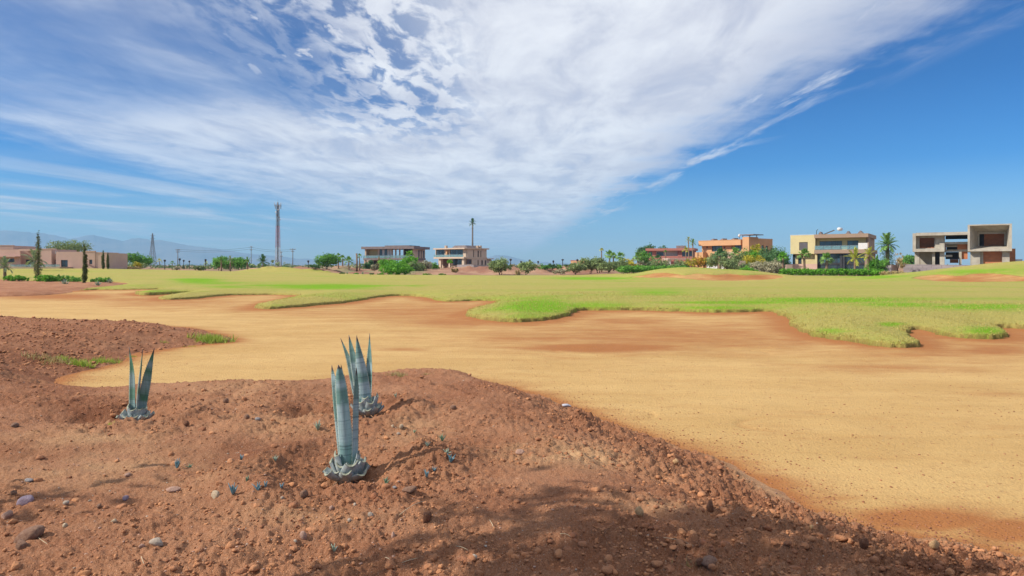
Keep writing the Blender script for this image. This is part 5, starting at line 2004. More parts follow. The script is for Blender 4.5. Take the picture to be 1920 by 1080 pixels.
sw = [B.R(887.3, 469, 888.8, 484, -.4), B.R(895.5, 470, 898, 483, -.4), B.R(901, 470, 902.5, 484, -.4),
      B.R(895.5, 487.5, 897.5, 497, -.4), B.R(902.5, 488, 905.5, 497, -.4), B.R(909, 488, 911.5, 497, -.4), B.R(876, 486, 884.5, 495, -.4)]
d2 = B.r(912.5, 475, -.4)[0]
B.wall('side_wall', M_BEIGE, -.7, -.4, up + .31, d2, 0, zr0 - .005, sw, side=True)
for h in sw:
    B.window(h, 0, 2 if h is sw[-1] else 1, side=True, x=-.4, fw=.06)
q = B.F(831, 485.5, 840.5, 503, 2.2)
B.box('door', M_DOOR, q[0], q[1], 2.2, 2.35, 0, zb0 - .15)
q = B.F(848, 486.5, 864.5, 497, 1.8)
B.box('lower_wall', M_BEIGE, B.f(822, 490, 2.4)[0], -.72, 2.4, 2.7, 0, zb0 - .01)
B.window((q[0], q[1], q[2], zb0 - .1), 2.0, 4, [M_GLASS_B, M_GLASS, M_GLASS_B, M_GLASS])
for a_, b_ in ((823, 826.5), (841, 844), (866, 870)):
    q = B.F(a_, 486, b_, 503, .6)
    B.box('column', M_BEIGE, q[0], q[1], .6, 1.2, 0, zb0)
q = B.R(912, 484.5, 924.5, 499, -1.2)
B.box('annexe_roof', M_BEIGE, -6, -.9, d2 - .3, q[1], q[3] - .25, q[3])
ah = [B.R(920, 488, 922.5, 498, -1.5)]
B.wall('annexe', M_BEIGE, -1.8, -1.5, d2 - .2, q[1] - .5, 0, q[3] - .26, ah, side=True)
B.window(ah[0], 0, 1, side=True, x=-1.5)
block_wall('block_wall', 'rough grey block wall in front of the beige villa', [(857, 183), (888, 181), (924, 182)], 0, [496.2, 496.5, 498.5], M_BLOCK)
wb = rock_mesh('rubble_bag', 611, 3, simple('white_sack', (0.60, 0.60, 0.68), (0.46, 0.46, 0.55), 0.7), 0.8, .35)
o = add_obj('rubble_bag', wb, None, (*ang(876, 172), CAM_H - (508 - HZ) / FPX * 172))
o.scale = (.85, .6, .75)
tag(o, 'white rubble sack lying against the rough grey block wall', 'sack')

# ---- long pink building on the left
B = Bld('pink_building', 'long low pink adobe building with flat roofs on the far left', 'house', 200, 138, -2)
zq = lambda px, py, t=0.0: B.f(px, py, t)[1]
xq = lambda px, t=0.0: B.f(px, 490, t)[0]
w1 = B.F(114, 487.5, 127, 500.5)
w2 = B.F(167, 486.8, 173, 495.3)
zt = zq(140, 472)
B.wall('main_wall', M_PINK, xq(105), xq(178), 0, .35, 0, zt, [w1, w2])
B.window(w1, 0, 2, [M_GLASS, M_GLASS_B], depth=.25)
B.window(w2, 0, 1, M_GLASS, depth=.25)
B.box('roof', M_PINK, xq(105) + .02, xq(178) - .02, .35, 9, zt - .3, zt - .05)
B.box('parapet', M_PINK, xq(160), xq(178) + .02, -.06, .41, zt, zt + .20)
B.box('end_block', M_PINK, xq(178) + .02, 0, .1, 8, 0, zq(190, 474.2))
B.box('parapet', M_PINK, xq(178) + .05, .05, .04, .4, zq(190, 474.2), zq(190, 474.2) + .12)
zt2 = zq(85, 467.3)
w3 = B.F(97, 487, 104.5, 500.5, 1.5)
B.wall('recess_wall', M_PINK, xq(93, 1.5), xq(105.5, 1.5), 1.5, 1.8, 0, zq(100, 476), [w3])
B.window(w3, 1.5, 1, depth=.2)
B.box('middle_block', M_PINK, xq(64), xq(93.5), .5, 9, 0, zt2)
B.box('parapet', M_PINK, xq(64) - .05, xq(101), .44, .9, zt2, zt2 + .15)
w4 = [B.F(48.5, 487, 62, 501, 3.2)]
B.wall('recess_wall', M_PINK, xq(40, 3.2), xq(66, 3.2), 3.2, 3.5, 0, zq(50, 467, 3.2), w4)
B.window(w4[0], 3.2, 3, [M_GLASS_B, M_GLASS_B, M_GLASS], depth=.1)
B.box('roof', M_PINK, xq(32), xq(64) - .06, .6, 9, zq(48, 470.5), zq(48, 466.8))
w5 = B.F(7.5, 484.5, 27, 491.5, .8)
B.wall('left_wall', M_PINK, xq(-60), xq(33), .8, 1.1, 0, zq(10, 467.5), [w5])
B.window(w5, .8, 3, depth=.2)
B.box('canopy', M_PINK, xq(-60), xq(33), -.8, .79, zq(10, 482), zq(10, 480.3))
B.box('tower_block', M_PINK, xq(-60), xq(11.5), 2, 9, zq(0, 467), zq(0, 460))
B.box('parapet', M_PINK, xq(-60), xq(11.5) + .06, 1.94, 2.4, zq(0, 460), zq(0, 460) + .1)
B.balustrade(xq(12), xq(31), 1.0, zq(20, 472.2), zq(20, 469), 3)
B.box('terrace', M_BEIGE_D, xq(38), xq(136), -4, .5, 0, zq(85, 500.6, -4))
B.balustrade(xq(44), xq(134), -3.8, zq(85, 500.6, -4), zq(85, 495.5, -4), 9)
st = MB()
for k in range(9):
    xa = xq(167.5) + .22 * k
    st.box(xa, xa + .22, -1.3, -.1, 0, zq(167, 495.5) - k * .115)
st.build('stair', M_PINK, B.root)
st = MB()
for k in range(9):
    xa = xq(30) + .28 * k
    st.box(xa, xa + .28, -2.2, -.9, 0, zq(30, 494) - k * .14)
st.build('stair', M_PINK, B.root)
x_, z_ = B.f(104, 472.5, 2)
MB().tube([(x_, 2, z_ - 1), (x_, 2, z_ + .1)], [.35, .45], 10).build('chimney', M_WHITE, B.root)

# ---- little brick building far off
B = Bld('brick_hut', 'small square orange building far beyond the olive trees', 'house', 1095, 330, 30)
zt = B.f(1082, 489)[1]
q = B.F(1075, 492.5, 1081, 498)
B.wall('front_wall', M_ORANGE, B.f(1070, 490)[0], 0, 0, .3, -.5, zt, [q])
B.window(q, 0, 1)
B.box('body', M_ORANGE, B.f(1070, 490)[0] + .05, -.05, .31, 5, -.5, zt - .1)
B.box('parapet_cap', M_BRICKRED, B.f(1070, 490)[0] - .1, .1, -.1, .5, zt, zt + .3)
# ------------------------------------------------------------------ foliage
L_OLIVE = leaf_mat('leaf_olive', (0.085, 0.120, 0.050), (0.340, 0.440, 0.165), 0.2)
L_GREEN = leaf_mat('leaf_green', (0.032, 0.104, 0.019), (0.244, 0.539, 0.085), 0.25)
L_VIVID = leaf_mat('leaf_vivid', (0.032, 0.142, 0.011), (0.227, 0.536, 0.041), 0.3)
L_DARK = leaf_mat('leaf_dark', (0.019, 0.054, 0.019), (0.138, 0.286, 0.095), 0.2)
L_YELL = leaf_mat('leaf_yellow', (0.163, 0.179, 0.017), (0.683, 0.585, 0.057), 0.3)
L_PALE = leaf_mat('leaf_pale', (0.174, 0.191, 0.104), (0.617, 0.552, 0.381), 0.2)
L_CYP = leaf_mat('leaf_cypress', (0.038, 0.054, 0.013), (0.204, 0.220, 0.057), 0.12)
L_DRY = leaf_mat('leaf_dry', (0.239, 0.184, 0.082), (0.650, 0.504, 0.244), 0.2)
L_ORNG = leaf_mat('leaf_orange', (0.370, 0.184, 0.022), (0.812, 0.488, 0.065), 0.25)
L_PALM = leaf_mat('leaf_palm', (0.038, 0.092, 0.019), (0.274, 0.486, 0.105), 0.2)
L_PALMY = leaf_mat('leaf_palm_yellow', (0.142, 0.174, 0.022), (0.650, 0.650, 0.098), 0.25)
L_PALMB = leaf_mat('leaf_palm_grey', (0.109, 0.147, 0.092), (0.390, 0.471, 0.260), 0.2)
M_TRUNK = simple('bark', (0.24, 0.17, 0.115), (0.12, 0.08, 0.055), 0.95, 6, .6, 20, .03)
M_PTRUNK = simple('palm_bark', (0.30, 0.20, 0.13), (0.15, 0.10, 0.065), 0.95, 4, .6, 12, .04, 0, (1, 1, 4))


def leaf_cloud(name, blobs, n, size, mat, seed, up=0.3, shell=0.55, clump=14):
    """many small leaf sprays spread through uneven lobes; blobs = (x, y, z, rx, ry, rz)"""
    r = np.random.default_rng(seed)
    B_ = np.array(blobs, dtype=float)
    vol = (B_[:, 3] * B_[:, 4] * B_[:, 5]) ** 0.7
    nc = max(6, n // clump)
    bi = r.choice(len(B_), nc, p=vol / vol.sum())
    d = r.normal(size=(nc, 3))
    d /= np.linalg.norm(d, axis=1)[:, None]
    rad = (shell + (1 - shell) * r.random(nc) ** 0.6) * r.uniform(0.8, 1.12, nc)
    C = B_[bi, :3] + d * rad[:, None] * B_[bi, 3:6]
    ci = r.integers(0, nc, n)
    cs = np.min(B_[bi, 3:6], axis=1)[ci] * 0.26
    P = C[ci] + r.normal(size=(n, 3)) * cs[:, None] * np.array([1, 1, .8])
    out = d[ci]
    nr = out * 0.8 + r.normal(size=(n, 3)) * 0.7 + np.array([0, 0, up])
    nr /= np.linalg.norm(nr, axis=1)[:, None]
    t = np.cross(nr, r.normal(size=(n, 3)))
    t /= np.linalg.norm(t, axis=1)[:, None]
    b = np.cross(nr, t)
    s = size * r.uniform(0.6, 1.4, n)[:, None]
    v = np.empty((n, 4, 3))
    v[:, 0] = P - t * s
    v[:, 1] = P - b * s * .45
    v[:, 2] = P + t * s
    v[:, 3] = P + b * s * .45
    ctint = r.random(nc)
    tint = np.clip(0.70 * ctint[ci] + 0.30 * r.random(n), 0, 1)
    return mesh_np(name, v.reshape(-1, 3), np.arange(4 * n).reshape(n, 4), mat, False, None, {'tint': tint})


def gz_at(x, y):
    return float(G(np.array([x]), np.array([y]))[0])


def place(px, topy, Y):
    x, y = ang(px, Y)
    g = gz_at(x, y)
    h = CAM_H - (topy - HZ) / FPX * Y - g
    return x, y, g, max(h, 0.3)


def lobes(w, h, z0, n, rng, squash=1.0):
    out = [(0, 0, z0 + h * .5, w * .36, w * .34, h * .42)]
    if z0 < .1 * h:
        out += [(0, 0, z0 + h * .22, w * .44, w * .40, h * .24), (0, 0, z0 + h * .4, w * .25, w * .25, h * .3)]
    for k in range(n):
        a = 6.283 * k / n + rng.uniform(-.5, .5)
        q = rng.uniform(.16, .34) * w
        s = rng.uniform(.20, .32)
        out.append((math.cos(a) * q, math.sin(a) * q * .9, z0 + h * rng.uniform(.28, .80), w * s, w * s, h * s * squash))
    return out


PL = []


def shrub(px, topy, Y, wpx, label, mat, seed, name='shrub', cat='shrub', group='garden shrubs', n=None, size=None, z0=0.02):
    x, y, g, h = place(px, topy, Y)
    w = 1.42 * wpx / FPX * Y
    rng = random.Random(seed)
    root = empty(name, (x, y, g))
    tag(root, label, cat, group)
    size = size or max(0.07, Y / FPX * 1.5)
    n = n or int(min(3600, max(300, 7.5 * w * h / (size * size) * 0.9)))
    add_obj('foliage', leaf_cloud('foliage', lobes(w, h * .97, z0 * h, 5, rng), n, size, mat, seed), root)
    mb = MB()
    for k in range(4):
        a = rng.uniform(0, 6.28)
        mb.tube([(0, 0, -.2), (math.cos(a) * w * .1, math.sin(a) * w * .1, h * .3), (math.cos(a) * w * .22, math.sin(a) * w * .22, h * .62)], [.05, .035, .015], 5)
    mb.build('stem', M_TRUNK, root)
    return root


def tree(px, topy, Y, wpx, label, mat, seed, name='tree', cat='tree', group='trees round the course', trunk=0.28, lean=0.0, n=None, stems=1, nl=6):
    x, y, g, h = place(px, topy, Y)
    w = 1.42 * wpx / FPX * Y
    rng = random.Random(seed)
    root = empty(name, (x, y, g))
    tag(root, label, cat, group)
    size = max(0.08, Y / FPX * 1.5)
    ch = h * (1 - trunk)
    n = n or int(min(4200, max(350, 7.5 * w * ch / (size * size) * 0.9)))
    add_obj('crown', leaf_cloud('crown', lobes(w, ch, h * trunk, nl, rng), n, size, mat, seed), root)
    tr = max(0.06, 0.035 * h)
    mb = MB()
    for s_ in range(stems):
        a = rng.uniform(0, 6.28)
        k = 0.0 if stems == 1 else w * .10
        bx, by = math.cos(a) * k * .3, math.sin(a) * k * .3
        tx, ty = math.cos(a) * k + lean * h, math.sin(a) * k
        mb.tube([(bx, by, -.3), ((bx + tx) * .5 + rng.uniform(-.05, .05) * w, (by + ty) * .5, h * trunk * .55), (tx, ty, h * trunk * 1.1), (tx * 1.1, ty, h * .75)], [tr, tr * .8, tr * .62, tr * .15], 7)
        for q in range(4):
            b = rng.uniform(0, 6.28)
            mb.tube([(tx, ty, h * trunk * rng.uniform(.85, 1.2)), (tx + math.cos(b) * w * .2, ty + math.sin(b) * w * .2, h * rng.uniform(.5, .65)), (tx + math.cos(b) * w * .36, ty + math.sin(b) * w * .36, h * rng.uniform(.62, .85))], [tr * .5, tr * .3, tr * .08], 5)
    mb.build('trunk', M_TRUNK, root, True)
    return root


def cypress(px, topy, Y, wpx, label, seed, mat=None):
    x, y, g, h = place(px, topy, Y)
    w = wpx / FPX * Y
    root = empty('cypress_tree', (x, y, g))
    tag(root, label, 'cypress', 'slim cypress trees')
    rng = random.Random(seed)
    bl = []
    n_ = 26
    bend = rng.uniform(-.25, .25)
    for k in range(n_):
        t = (k + .5) / n_
        prof = min(1, t * 5 + .35) * (1 - t) ** 0.42
        if t > .72:
            prof *= 1 - (t - .72) * 1.6
        jx = rng.uniform(-.10, .10) * w
        bl.append((jx + bend * w * math.sin(t * 3), rng.uniform(-.1, .1) * w, h * (.03 + .95 * t), w * .5 * prof + .03, w * .5 * prof + .03, h / n_ * 1.0))
    size = max(.05, Y / FPX * .75)
    add_obj('crown', leaf_cloud('crown', bl, int(min(6000, 14 * w * h / size ** 2 * .8)), size, mat or L_CYP, seed, .9, .5, 8), root)
    MB().tube([(0, 0, -.2), (bend * w * .4, 0, h * .5), (0, 0, h * .9)], [.09, .06, .02], 6).build('trunk', M_TRUNK, root, True)
    return root


# palm fronds: a few meshes of each kind, shared
def pinnate(name, L, mat, droop, seed, nleaf=22, wid=0.22):
    r = random.Random(seed)
    V, F, T = [], [], []

    def pt(t):
        return Vector((L * (t - .22 * droop * t * t), 0, L * (.30 * t - droop * .62 * t * t)))
    n = 9
    for i in range(n):
        p = pt(i / (n - 1))
        w = .022 * L * (1 - .8 * i / (n - 1))
        V += [(p.x, -w, p.z), (p.x, w, p.z), (p.x, 0, p.z + w)]
    for i in range(n - 1):
        a = 3 * i
        F += [(a, a + 1, a + 4, a + 3), (a + 1, a + 2, a + 5, a + 4), (a + 2, a, a + 3, a + 5)]
        T += [.6] * 3
    for i in range(nleaf):
        t = .14 + .86 * i / nleaf
        p = pt(t)
        d = (pt(min(1, t + .03)) - pt(t - .03)).normalized()
        ll = L * wid * math.sin(.25 + 2.6 * t) ** .6 * r.uniform(.85, 1.1)
        for s_ in (-1, 1):
            q = p + d * ll * .75 + Vector((0, s_ * ll * .85, -ll * r.uniform(.05, .45)))
            m = p.lerp(q, .5) + Vector((0, 0, ll * .10))
            hw = d * L * .020
            b = len(V)
            V += [tuple(p - hw), tuple(p + hw), tuple(m + hw * .9), tuple(q), tuple(m - hw * .9)]
            F += [(b, b + 1, b + 2, b + 4), (b + 4, b + 2, b + 3, b + 3)]
            T += [r.random()] * 2
    F = [f if f[2] != f[3] else (f[0], f[1], f[2], f[2]) for f in F]
    me = bpy.data.meshes.new(name)
    me.from_pydata(V, [], [f if len(set(f)) == 4 else f[:3] for f in F])
    me.attributes.new('tint', 'FLOAT', 'FACE').data.foreach_set('value', np.array(T, dtype=np.float32))
    me.materials.append(mat)
    me.update()
    return me


def fan(name, L, mat, seed, droop=.25):
    r = random.Random(seed)
    V, F, T = [], [], []
    pl = L * .5
    V += [(0, -.02 * L, 0), (0, .02 * L, 0), (pl, .012 * L, .18 * L), (pl, -.012 * L, .18 * L)]
    F.append((0, 1, 2, 3))
    T.append(.5)
    o = Vector((pl, 0, .18 * L))
    for k in range(13):
        a = math.radians(-78 + 156 * k / 12)
        ll = L * .62 * (1 - .25 * abs(a) / 1.36) * r.uniform(.9, 1.08)
        d = Vector((math.cos(a), math.sin(a), 0))
        s_ = Vector((-math.sin(a), math.cos(a), 0)) * L * .055
        m = o + d * ll * .6 + Vector((0, 0, .10 * L - abs(math.sin(a)) * .05 * L))
        e = o + d * ll + Vector((0, 0, .10 * L - L * droop * r.uniform(.8, 1.3)))
        b = len(V)
        V += [tuple(o), tuple(m - s_), tuple(e), tuple(m + s_)]
        F.append((b, b + 1, b + 2, b + 3))
        T.append(r.random())
    me = bpy.data.meshes.new(name)
    me.from_pydata(V, [], F)
    me.attributes.new('tint', 'FLOAT', 'FACE').data.foreach_set('value', np.array(T, dtype=np.float32))
    me.materials.append(mat)
    me.update()
    return me


_FR = {}


def fronds(kind, mat):
    k = (kind, mat.name)
    if k not in _FR:
        if kind == 'date':
            _FR[k] = [pinnate('frond', 1.0, mat, d, 40 + i) for i, d in enumerate((.25, .55, .9))]
        else:
            _FR[k] = [fan('frond', 1.0, mat, 50 + i, d) for i, d in enumerate((.05, .20, .38))]
    return _FR[k]


def palm(px, topy, Y, wpx, label, seed, kind='fan', mat=None, nf=14, tr=0.16, group='palm trees', lean=0.0, droop=1.0, skirt=False, tmat=None, name=None):
    x, y, g, h = place(px, topy, Y)
    mat = mat or L_PALM
    w = wpx / FPX * Y
    root = empty(name or ('fan_palm' if kind == 'fan' else 'date_palm'), (x, y, g))
    tag(root, label, 'palm', group)
    rng = random.Random(seed)
    L = w * .56
    th = max(.15, h - L * .55)
    mb = MB()
    n = 7
    mb.tube([(lean * h * (i / n) ** 1.5, 0, -.2 + (th + .25) * i / n) for i in range(n + 1)], [tr * (1.35 - .5 * i / n) * (1 + .12 * (i % 2)) for i in range(n + 1)], 8)
    mb.build('trunk', tmat or M_PTRUNK, root, True)
    ms = fronds(kind, mat)
    for k in range(nf):
        t = (k + .5) / nf
        an = k * 2.39996 + rng.uniform(-.2, .2)
        el = math.radians(78 - 98 * droop * t ** .9 + rng.uniform(-8, 8))
        o = add_obj('frond', ms[min(2, int(t * 3))], root, (lean * h, 0, th + .02 - .10 * L * t))
        o.rotation_euler = (0, -el, an)
        o.scale = (L * rng.uniform(.85, 1.1),) * 3
        o.rotation_mode = 'XYZ'
    if skirt:
        bl = [(0, 0, th * q, L * .50 * (1.15 - .4 * q), L * .50 * (1.15 - .4 * q), th * .16) for q in (.12, .3, .5, .7, .88)]
        add_obj('ivy', leaf_cloud('ivy', bl, 2600, Y / FPX * 1.0, L_DARK, seed), root)
    return root


# ---- left part of the picture
cypress(71.5, 431, 86, 13.5, 'tallest cypress, in front of the pink building', 401)
cypress(158, 457.5, 70, 9, 'medium slim cypress standing in the planting bed', 402)
cypress(193.5, 468.5, 128, 6, 'thin dark cypress near the right end of the pink building', 403)
cypress(203, 472.5, 130, 5, 'thinnest cypress at the right corner of the pink building', 404)
palm(9, 489, 92, 36, 'bushy grey green young palm at the far left of the bed', 405, 'date', L_PALMB, 22, .16, lean=0)
palm(65, 474, 118, 46, 'loose feather palm behind the tallest cypress', 406, 'date', L_PALMB, 12, .13)
tree(128, 450.5, 175, 50, 'rounded dark tree rising behind the pink building roof', L_OLIVE, 407, trunk=.4, nl=8)
for i, (px, ty, w, m, lb) in enumerate(((17, 515.5, 14, L_VIVID, 'bright green low shrub nearest the left edge of the bed'), (38, 514, 22, L_VIVID, 'wide bright green low shrub left of the tallest cypress'),
                                        (82, 514.5, 18, L_VIVID, 'bright low shrub right of the tallest cypress'), (97, 513, 22, L_VIVID, 'largest bright low shrub behind the bed'), (118, 515, 14, L_GREEN, 'dull green low shrub right of the largest bright one'),
                                        (138, 517, 16, L_GREEN, 'flat green shrub left of the medium cypress'), (176, 518.3, 9, L_GREEN, 'low shrub just right of the medium cypress'), (187, 517.5, 12, L_GREEN, 'middle of three low shrubs right of the medium cypress'),
                                        (199, 517.5, 11, L_GREEN, 'rightmost of three low shrubs right of the medium cypress'))):
    shrub(px, ty + 1.6, 86 - i * 0.6, w * 1.35, lb, m, 410 + i, group='low shrubs along the planting bed')


def agave_far(px, topy, Y, wpx, label, seed, mat=M_PUP_P):
    x, y, g, h = place(px, topy, Y)
    w = wpx / FPX * Y
    root = empty('agave_plant', (x, y, g + .1))
    tag(root, label, 'agave', 'agaves in the planting bed')
    r = random.Random(seed)
    for k in range(15):
        an = k * 2.4
        le = 0.15 + 1.0 * (k / 15)
        L = (h * .5 + w * .25) * r.uniform(.9, 1.15)
        dx, dy = math.cos(an) * math.sin(le), math.sin(an) * math.sin(le)
        add_obj('leaf', leaf_mesh('leaf', [(0, 0, 0), (dx * L * .5, dy * L * .5, L * .5 * math.cos(le)), (dx * L, dy * L, L * math.cos(le))], [.06, .07, .06, .03, .002], mat, an + math.pi / 2, .3, .008, False, 6), root)


agave_far(121, 522, 64, 16, 'large grey agave in the bed between two cypresses', 431)
agave_far(183, 525.5, 63, 11, 'small grey agave right of the medium cypress', 432)
agave_far(206, 521, 72, 13, 'grey agave at the right tip of the bed', 433)
tree(262, 476, 165, 40, 'round green tree left of the lattice pylon', L_GREEN, 440, trunk=.15, nl=7)
shrub(250, 492, 158, 34, 'grey green shrub under the round tree by the pylon', L_OLIVE, 441)
shrub(259, 490.5, 156, 10, 'yellow green shrub in front of the round tree by the pylon', L_YELL, 442)
shrub(238, 499, 148, 50, 'low dry grass hummock at the edge of the fairway, left', L_DRY, 443, cat='grass hummock', name='grass_hummock')
shrub(222, 498.5, 150, 26, 'green dry hummock right of the pink building', L_PALE, 444, cat='grass hummock', name='grass_hummock')
palm(218, 488, 210, 10, 'tiny palm between the lamps right of the pink building', 445, 'fan', L_PALMY, 9, .12)
palm(226, 490, 200, 9, 'small yellowish palm beside the tall lamp', 446, 'fan', L_PALMY, 9, .14)
palm(299, 487, 230, 10, 'small yellowish palm right of the pylon', 447, 'fan', L_PALMY, 9, .12)
palm(323, 491, 240, 9, 'tiny palm left of the first utility pole', 448, 'fan', L_PALM, 9, .12)
tree(411, 480.5, 172, 26, 'left of the two rounded trees among the palms', L_GREEN, 450, trunk=.15)
tree(447, 481.5, 174, 26, 'right of the two rounded trees among the palms', L_GREEN, 451, trunk=.15)
tree(429, 485, 182, 20, 'lower dull tree between the two rounded trees', L_OLIVE, 452, trunk=.15)
palm(415, 484, 152, 15, 'left young palm before the rounded trees', 453, 'date', L_PALM, 12, .15)
palm(432, 483, 153, 17, 'second young palm before the rounded trees', 454, 'date', L_PALMB, 12, .15)
palm(464, 484.5, 151, 18, 'separate young palm right of the rounded trees', 455, 'date', L_PALM, 14, .18)
palm(493, 483, 170, 27, 'dark dense palm left of the telecom mast', 456, 'date', L_DARK, 20, .15)
shrub(375, 497.5, 152, 17, 'olive coloured shrub on the bare bank, left of centre', L_OLIVE, 457)
shrub(331, 498.5, 154, 12, 'brownish shrub below the first utility pole', L_PALE, 458)
tree(613, 475.5, 150, 33, 'dense round green tree left of the grey roofed villa', L_GREEN, 459, trunk=.1, nl=8)
shrub(589, 495.5, 146, 17, 'clipped dark ball shrub left of the dense round tree', L_DARK, 460)
palm(634.5, 477.5, 165, 12, 'tall thin palm nearest the dense round tree', 461, 'fan', L_PALM, 12, .12)
palm(642.5, 481.5, 168, 14, 'second thin palm right of the dense round tree', 462, 'fan', L_PALM, 12, .14)
palm(654, 485.5, 164, 17, 'spreading short palm left of the grey roofed villa', 463, 'fan', L_PALM, 14, .14)
palm(674, 478.5, 170, 11, 'palm at the left corner of the grey roofed villa', 464, 'fan', L_PALM, 10, .12)
# bare dead palm trunk
x, y, g, h = place(669, 475, 166)
dt = empty('palm_stump', (x, y, g))
tag(dt, 'dead headless palm trunk left of the grey roofed villa', 'palm stump')
MB().tube([(0, 0, -.2), (.05, 0, h * .5), (-.05, 0, h)], [.26, .20, .22], 8).build('trunk', M_PTRUNK, dt, True)
cypress(711, 480, 172, 5, 'narrow dead brown cypress before the grey roofed villa', 465, L_DRY)
shrub(691, 489, 176, 16, 'dark twiggy shrub under the grey roofed villa', L_DARK, 466)
shrub(703, 494, 172, 13, 'yellow olive shrub beside the dead cypress', L_PALE, 467)
shrub(744, 487, 138, 50, 'big vivid green bush in front of the grey roofed villa', L_VIVID, 468, n=5200)
shrub(728, 483, 160, 30, 'light green bush left behind the big vivid bush', L_VIVID, 469)
shrub(765, 480, 160, 34, 'light green bush above the big vivid bush', L_VIVID, 470)
palm(768, 474, 165, 18, 'small palm showing above the light green bushes', 471, 'fan', L_VIVID, 12, .14)
shrub(773, 491, 150, 26, 'grey olive bush right of the big vivid bush', L_OLIVE, 472)
shrub(800, 488, 160, 22, 'pale flowering oleander between the two central villas', L_PALE, 473)
shrub(788, 493, 157, 18, 'dark olive bush left of the pale oleander', L_OLIVE, 474)
shrub(815, 492, 165, 12, 'small green bush at the left corner of the beige villa', L_GREEN, 475)
tree(844, 487, 168, 8, 'slim young green tree at the beige villa door', L_VIVID, 476, trunk=.35, n=240)
shrub(852, 500, 150, 10, 'thin dry sapling before the rough block wall', L_DRY, 477)
tree(938, 483, 140, 30, 'pale olive tree right of the beige villa', L_OLIVE, 478, trunk=.16, stems=3, group='olive trees at the fairway edge')
tree(987, 491.5, 138, 26, 'rounder olive tree, second from the beige villa', L_OLIVE, 479, trunk=.16, stems=2, group='olive trees at the fairway edge')
for i, (px, ty, w, m, lb) in enumerate(((641, 511, 9, L_DARK, 'small dark plant at the foot of the bank, leftmost'), (668, 511.5, 7, L_GREEN, 'small green plant on the bank below the dead trunk'), (697, 512.5, 7, L_DARK, 'dark green plant at the fairway edge before the dead cypress'),
                                        (713, 512.5, 14, L_GREEN, 'spread green plant left of the big vivid bush'), (801, 514.5, 14, L_VIVID, 'bright flat plant right of the big vivid bush'), (829, 515, 10, L_GREEN, 'low green plant below the slim young tree'))):
    shrub(px, ty, 135 + i * .3, w, lb, m, 480 + i, group='low plants at the far fairway edge')
agave_far(651, 511, 134, 9, 'pale agave at the far fairway edge, left one', 486)
agave_far(680, 511, 134, 11, 'pale agave at the far fairway edge, right one', 487)

# ---- centre right
for i, (px, ty, w, Y, m, lb) in enumerate(((1022, 494, 18, 150, L_GREEN, 'dark green shrub left of the pair before the lamps'), (1036, 494, 17, 152, L_DARK, 'darker shrub right of the pair before the lamps'), (1048, 495.5, 13, 158, L_GREEN, 'small green shrub behind the pale shrub'),
                                           (1065, 495.5, 12, 160, L_DARK, 'dark shrub left of the small orange building'), (1051, 503.5, 20, 140, L_PALE, 'pale dry shrub on the bank'), (970, 496.5, 22, 170, L_PALE, 'yellow dry shrub between the two olive trees'),
                                           (1006, 496, 16, 172, L_PALE, 'yellow shrub right of the rounder olive tree'), (950, 495, 14, 160, L_OLIVE, 'dull shrub right behind the pale olive tree'), (971, 506, 9, 138, L_DRY, 'dry brown sapling between the two olive trees'))):
    shrub(px, ty, Y, w, lb, m, 500 + i)
tree(1080, 492.5, 134, 28, 'thin olive in front of the small orange building', L_OLIVE, 510, trunk=.16, stems=3, group='olive trees at the fairway edge')
tree(1106, 485, 138, 26, 'olive left of the tall thin palm', L_OLIVE, 511, trunk=.2, stems=2, group='olive trees at the fairway edge')
tree(1122, 481.5, 142, 26, 'larger olive touching the tall thin palm', L_OLIVE, 512, trunk=.2, stems=2, group='olive trees at the fairway edge')
palm(1128, 467.5, 145, 9, 'tall thin palm with a narrow crown above the olives', 513, 'fan', L_PALMY, 14, .12, droop=.75)
tree(1140, 491.5, 128, 30, 'broad pale olive nearest the fairway', L_OLIVE, 514, trunk=.12, stems=2, group='olive trees at the fairway edge')
tree(1161, 488, 136, 26, 'olive right of the broad pale olive', L_OLIVE, 515, trunk=.15, stems=2, group='olive trees at the fairway edge')
palm(1143, 474.5, 160, 22, 'green palm above the olives, left one', 516, 'fan', L_PALM, 16, .15)
palm(1163, 478, 158, 20, 'green palm above the olives, right one', 517, 'fan', L_PALM, 16, .15)
palm(1150, 477.5, 165, 16, 'lower palm between the two green palms', 518, 'fan', L_PALM, 14, .15)
for i, (px, ty, w, Y, m, lb) in enumerate(((1180, 486, 20, 140, L_YELL, 'yellow green bush right of the olives'), (1172, 498, 26, 126, L_GREEN, 'dark green bush in front of the yellow green bush'), (1192, 496, 24, 127, L_VIVID, 'bright bush below the first garden palm'),
                                           (1208, 497.5, 22, 128, L_GREEN, 'green bush, third in the row before the red villa'), (1222, 497, 20, 129, L_VIVID, 'light bush, fourth in the row before the red villa'), (1238, 497.5, 22, 130, L_GREEN, 'green bush left of the pergola legs'),
                                           (1221, 488, 22, 150, L_OLIVE, 'grey bush below the red villa, left'), (1240, 486.5, 20, 152, L_OLIVE, 'grey bush below the red villa, middle'), (1276, 487, 26, 160, L_OLIVE, 'grey bush beside the pergola, right'),
                                           (1200, 487, 16, 150, L_PALE, 'pale bush right of the first garden palm'), (1262, 499, 40, 136, L_GREEN, 'long clipped bush in front of the pergola'))):
    shrub(px, ty, Y, w, lb, m, 520 + i)
palm(1196, 478, 150, 22, 'first garden palm, left of the red villa', 535, 'fan', L_PALM, 16, .18)
palm(1162, 487, 138, 10, 'short palm hidden among the olives', 536, 'fan', L_PALM, 10, .15)
palm(1233, 482, 165, 18, 'dark palm in front of the red villa', 537, 'fan', L_DARK, 14, .18)
palm(1248, 471, 185, 8, 'small palm before the pale stone panel of the red villa', 538, 'fan', L_PALM, 12, .15, droop=.6)
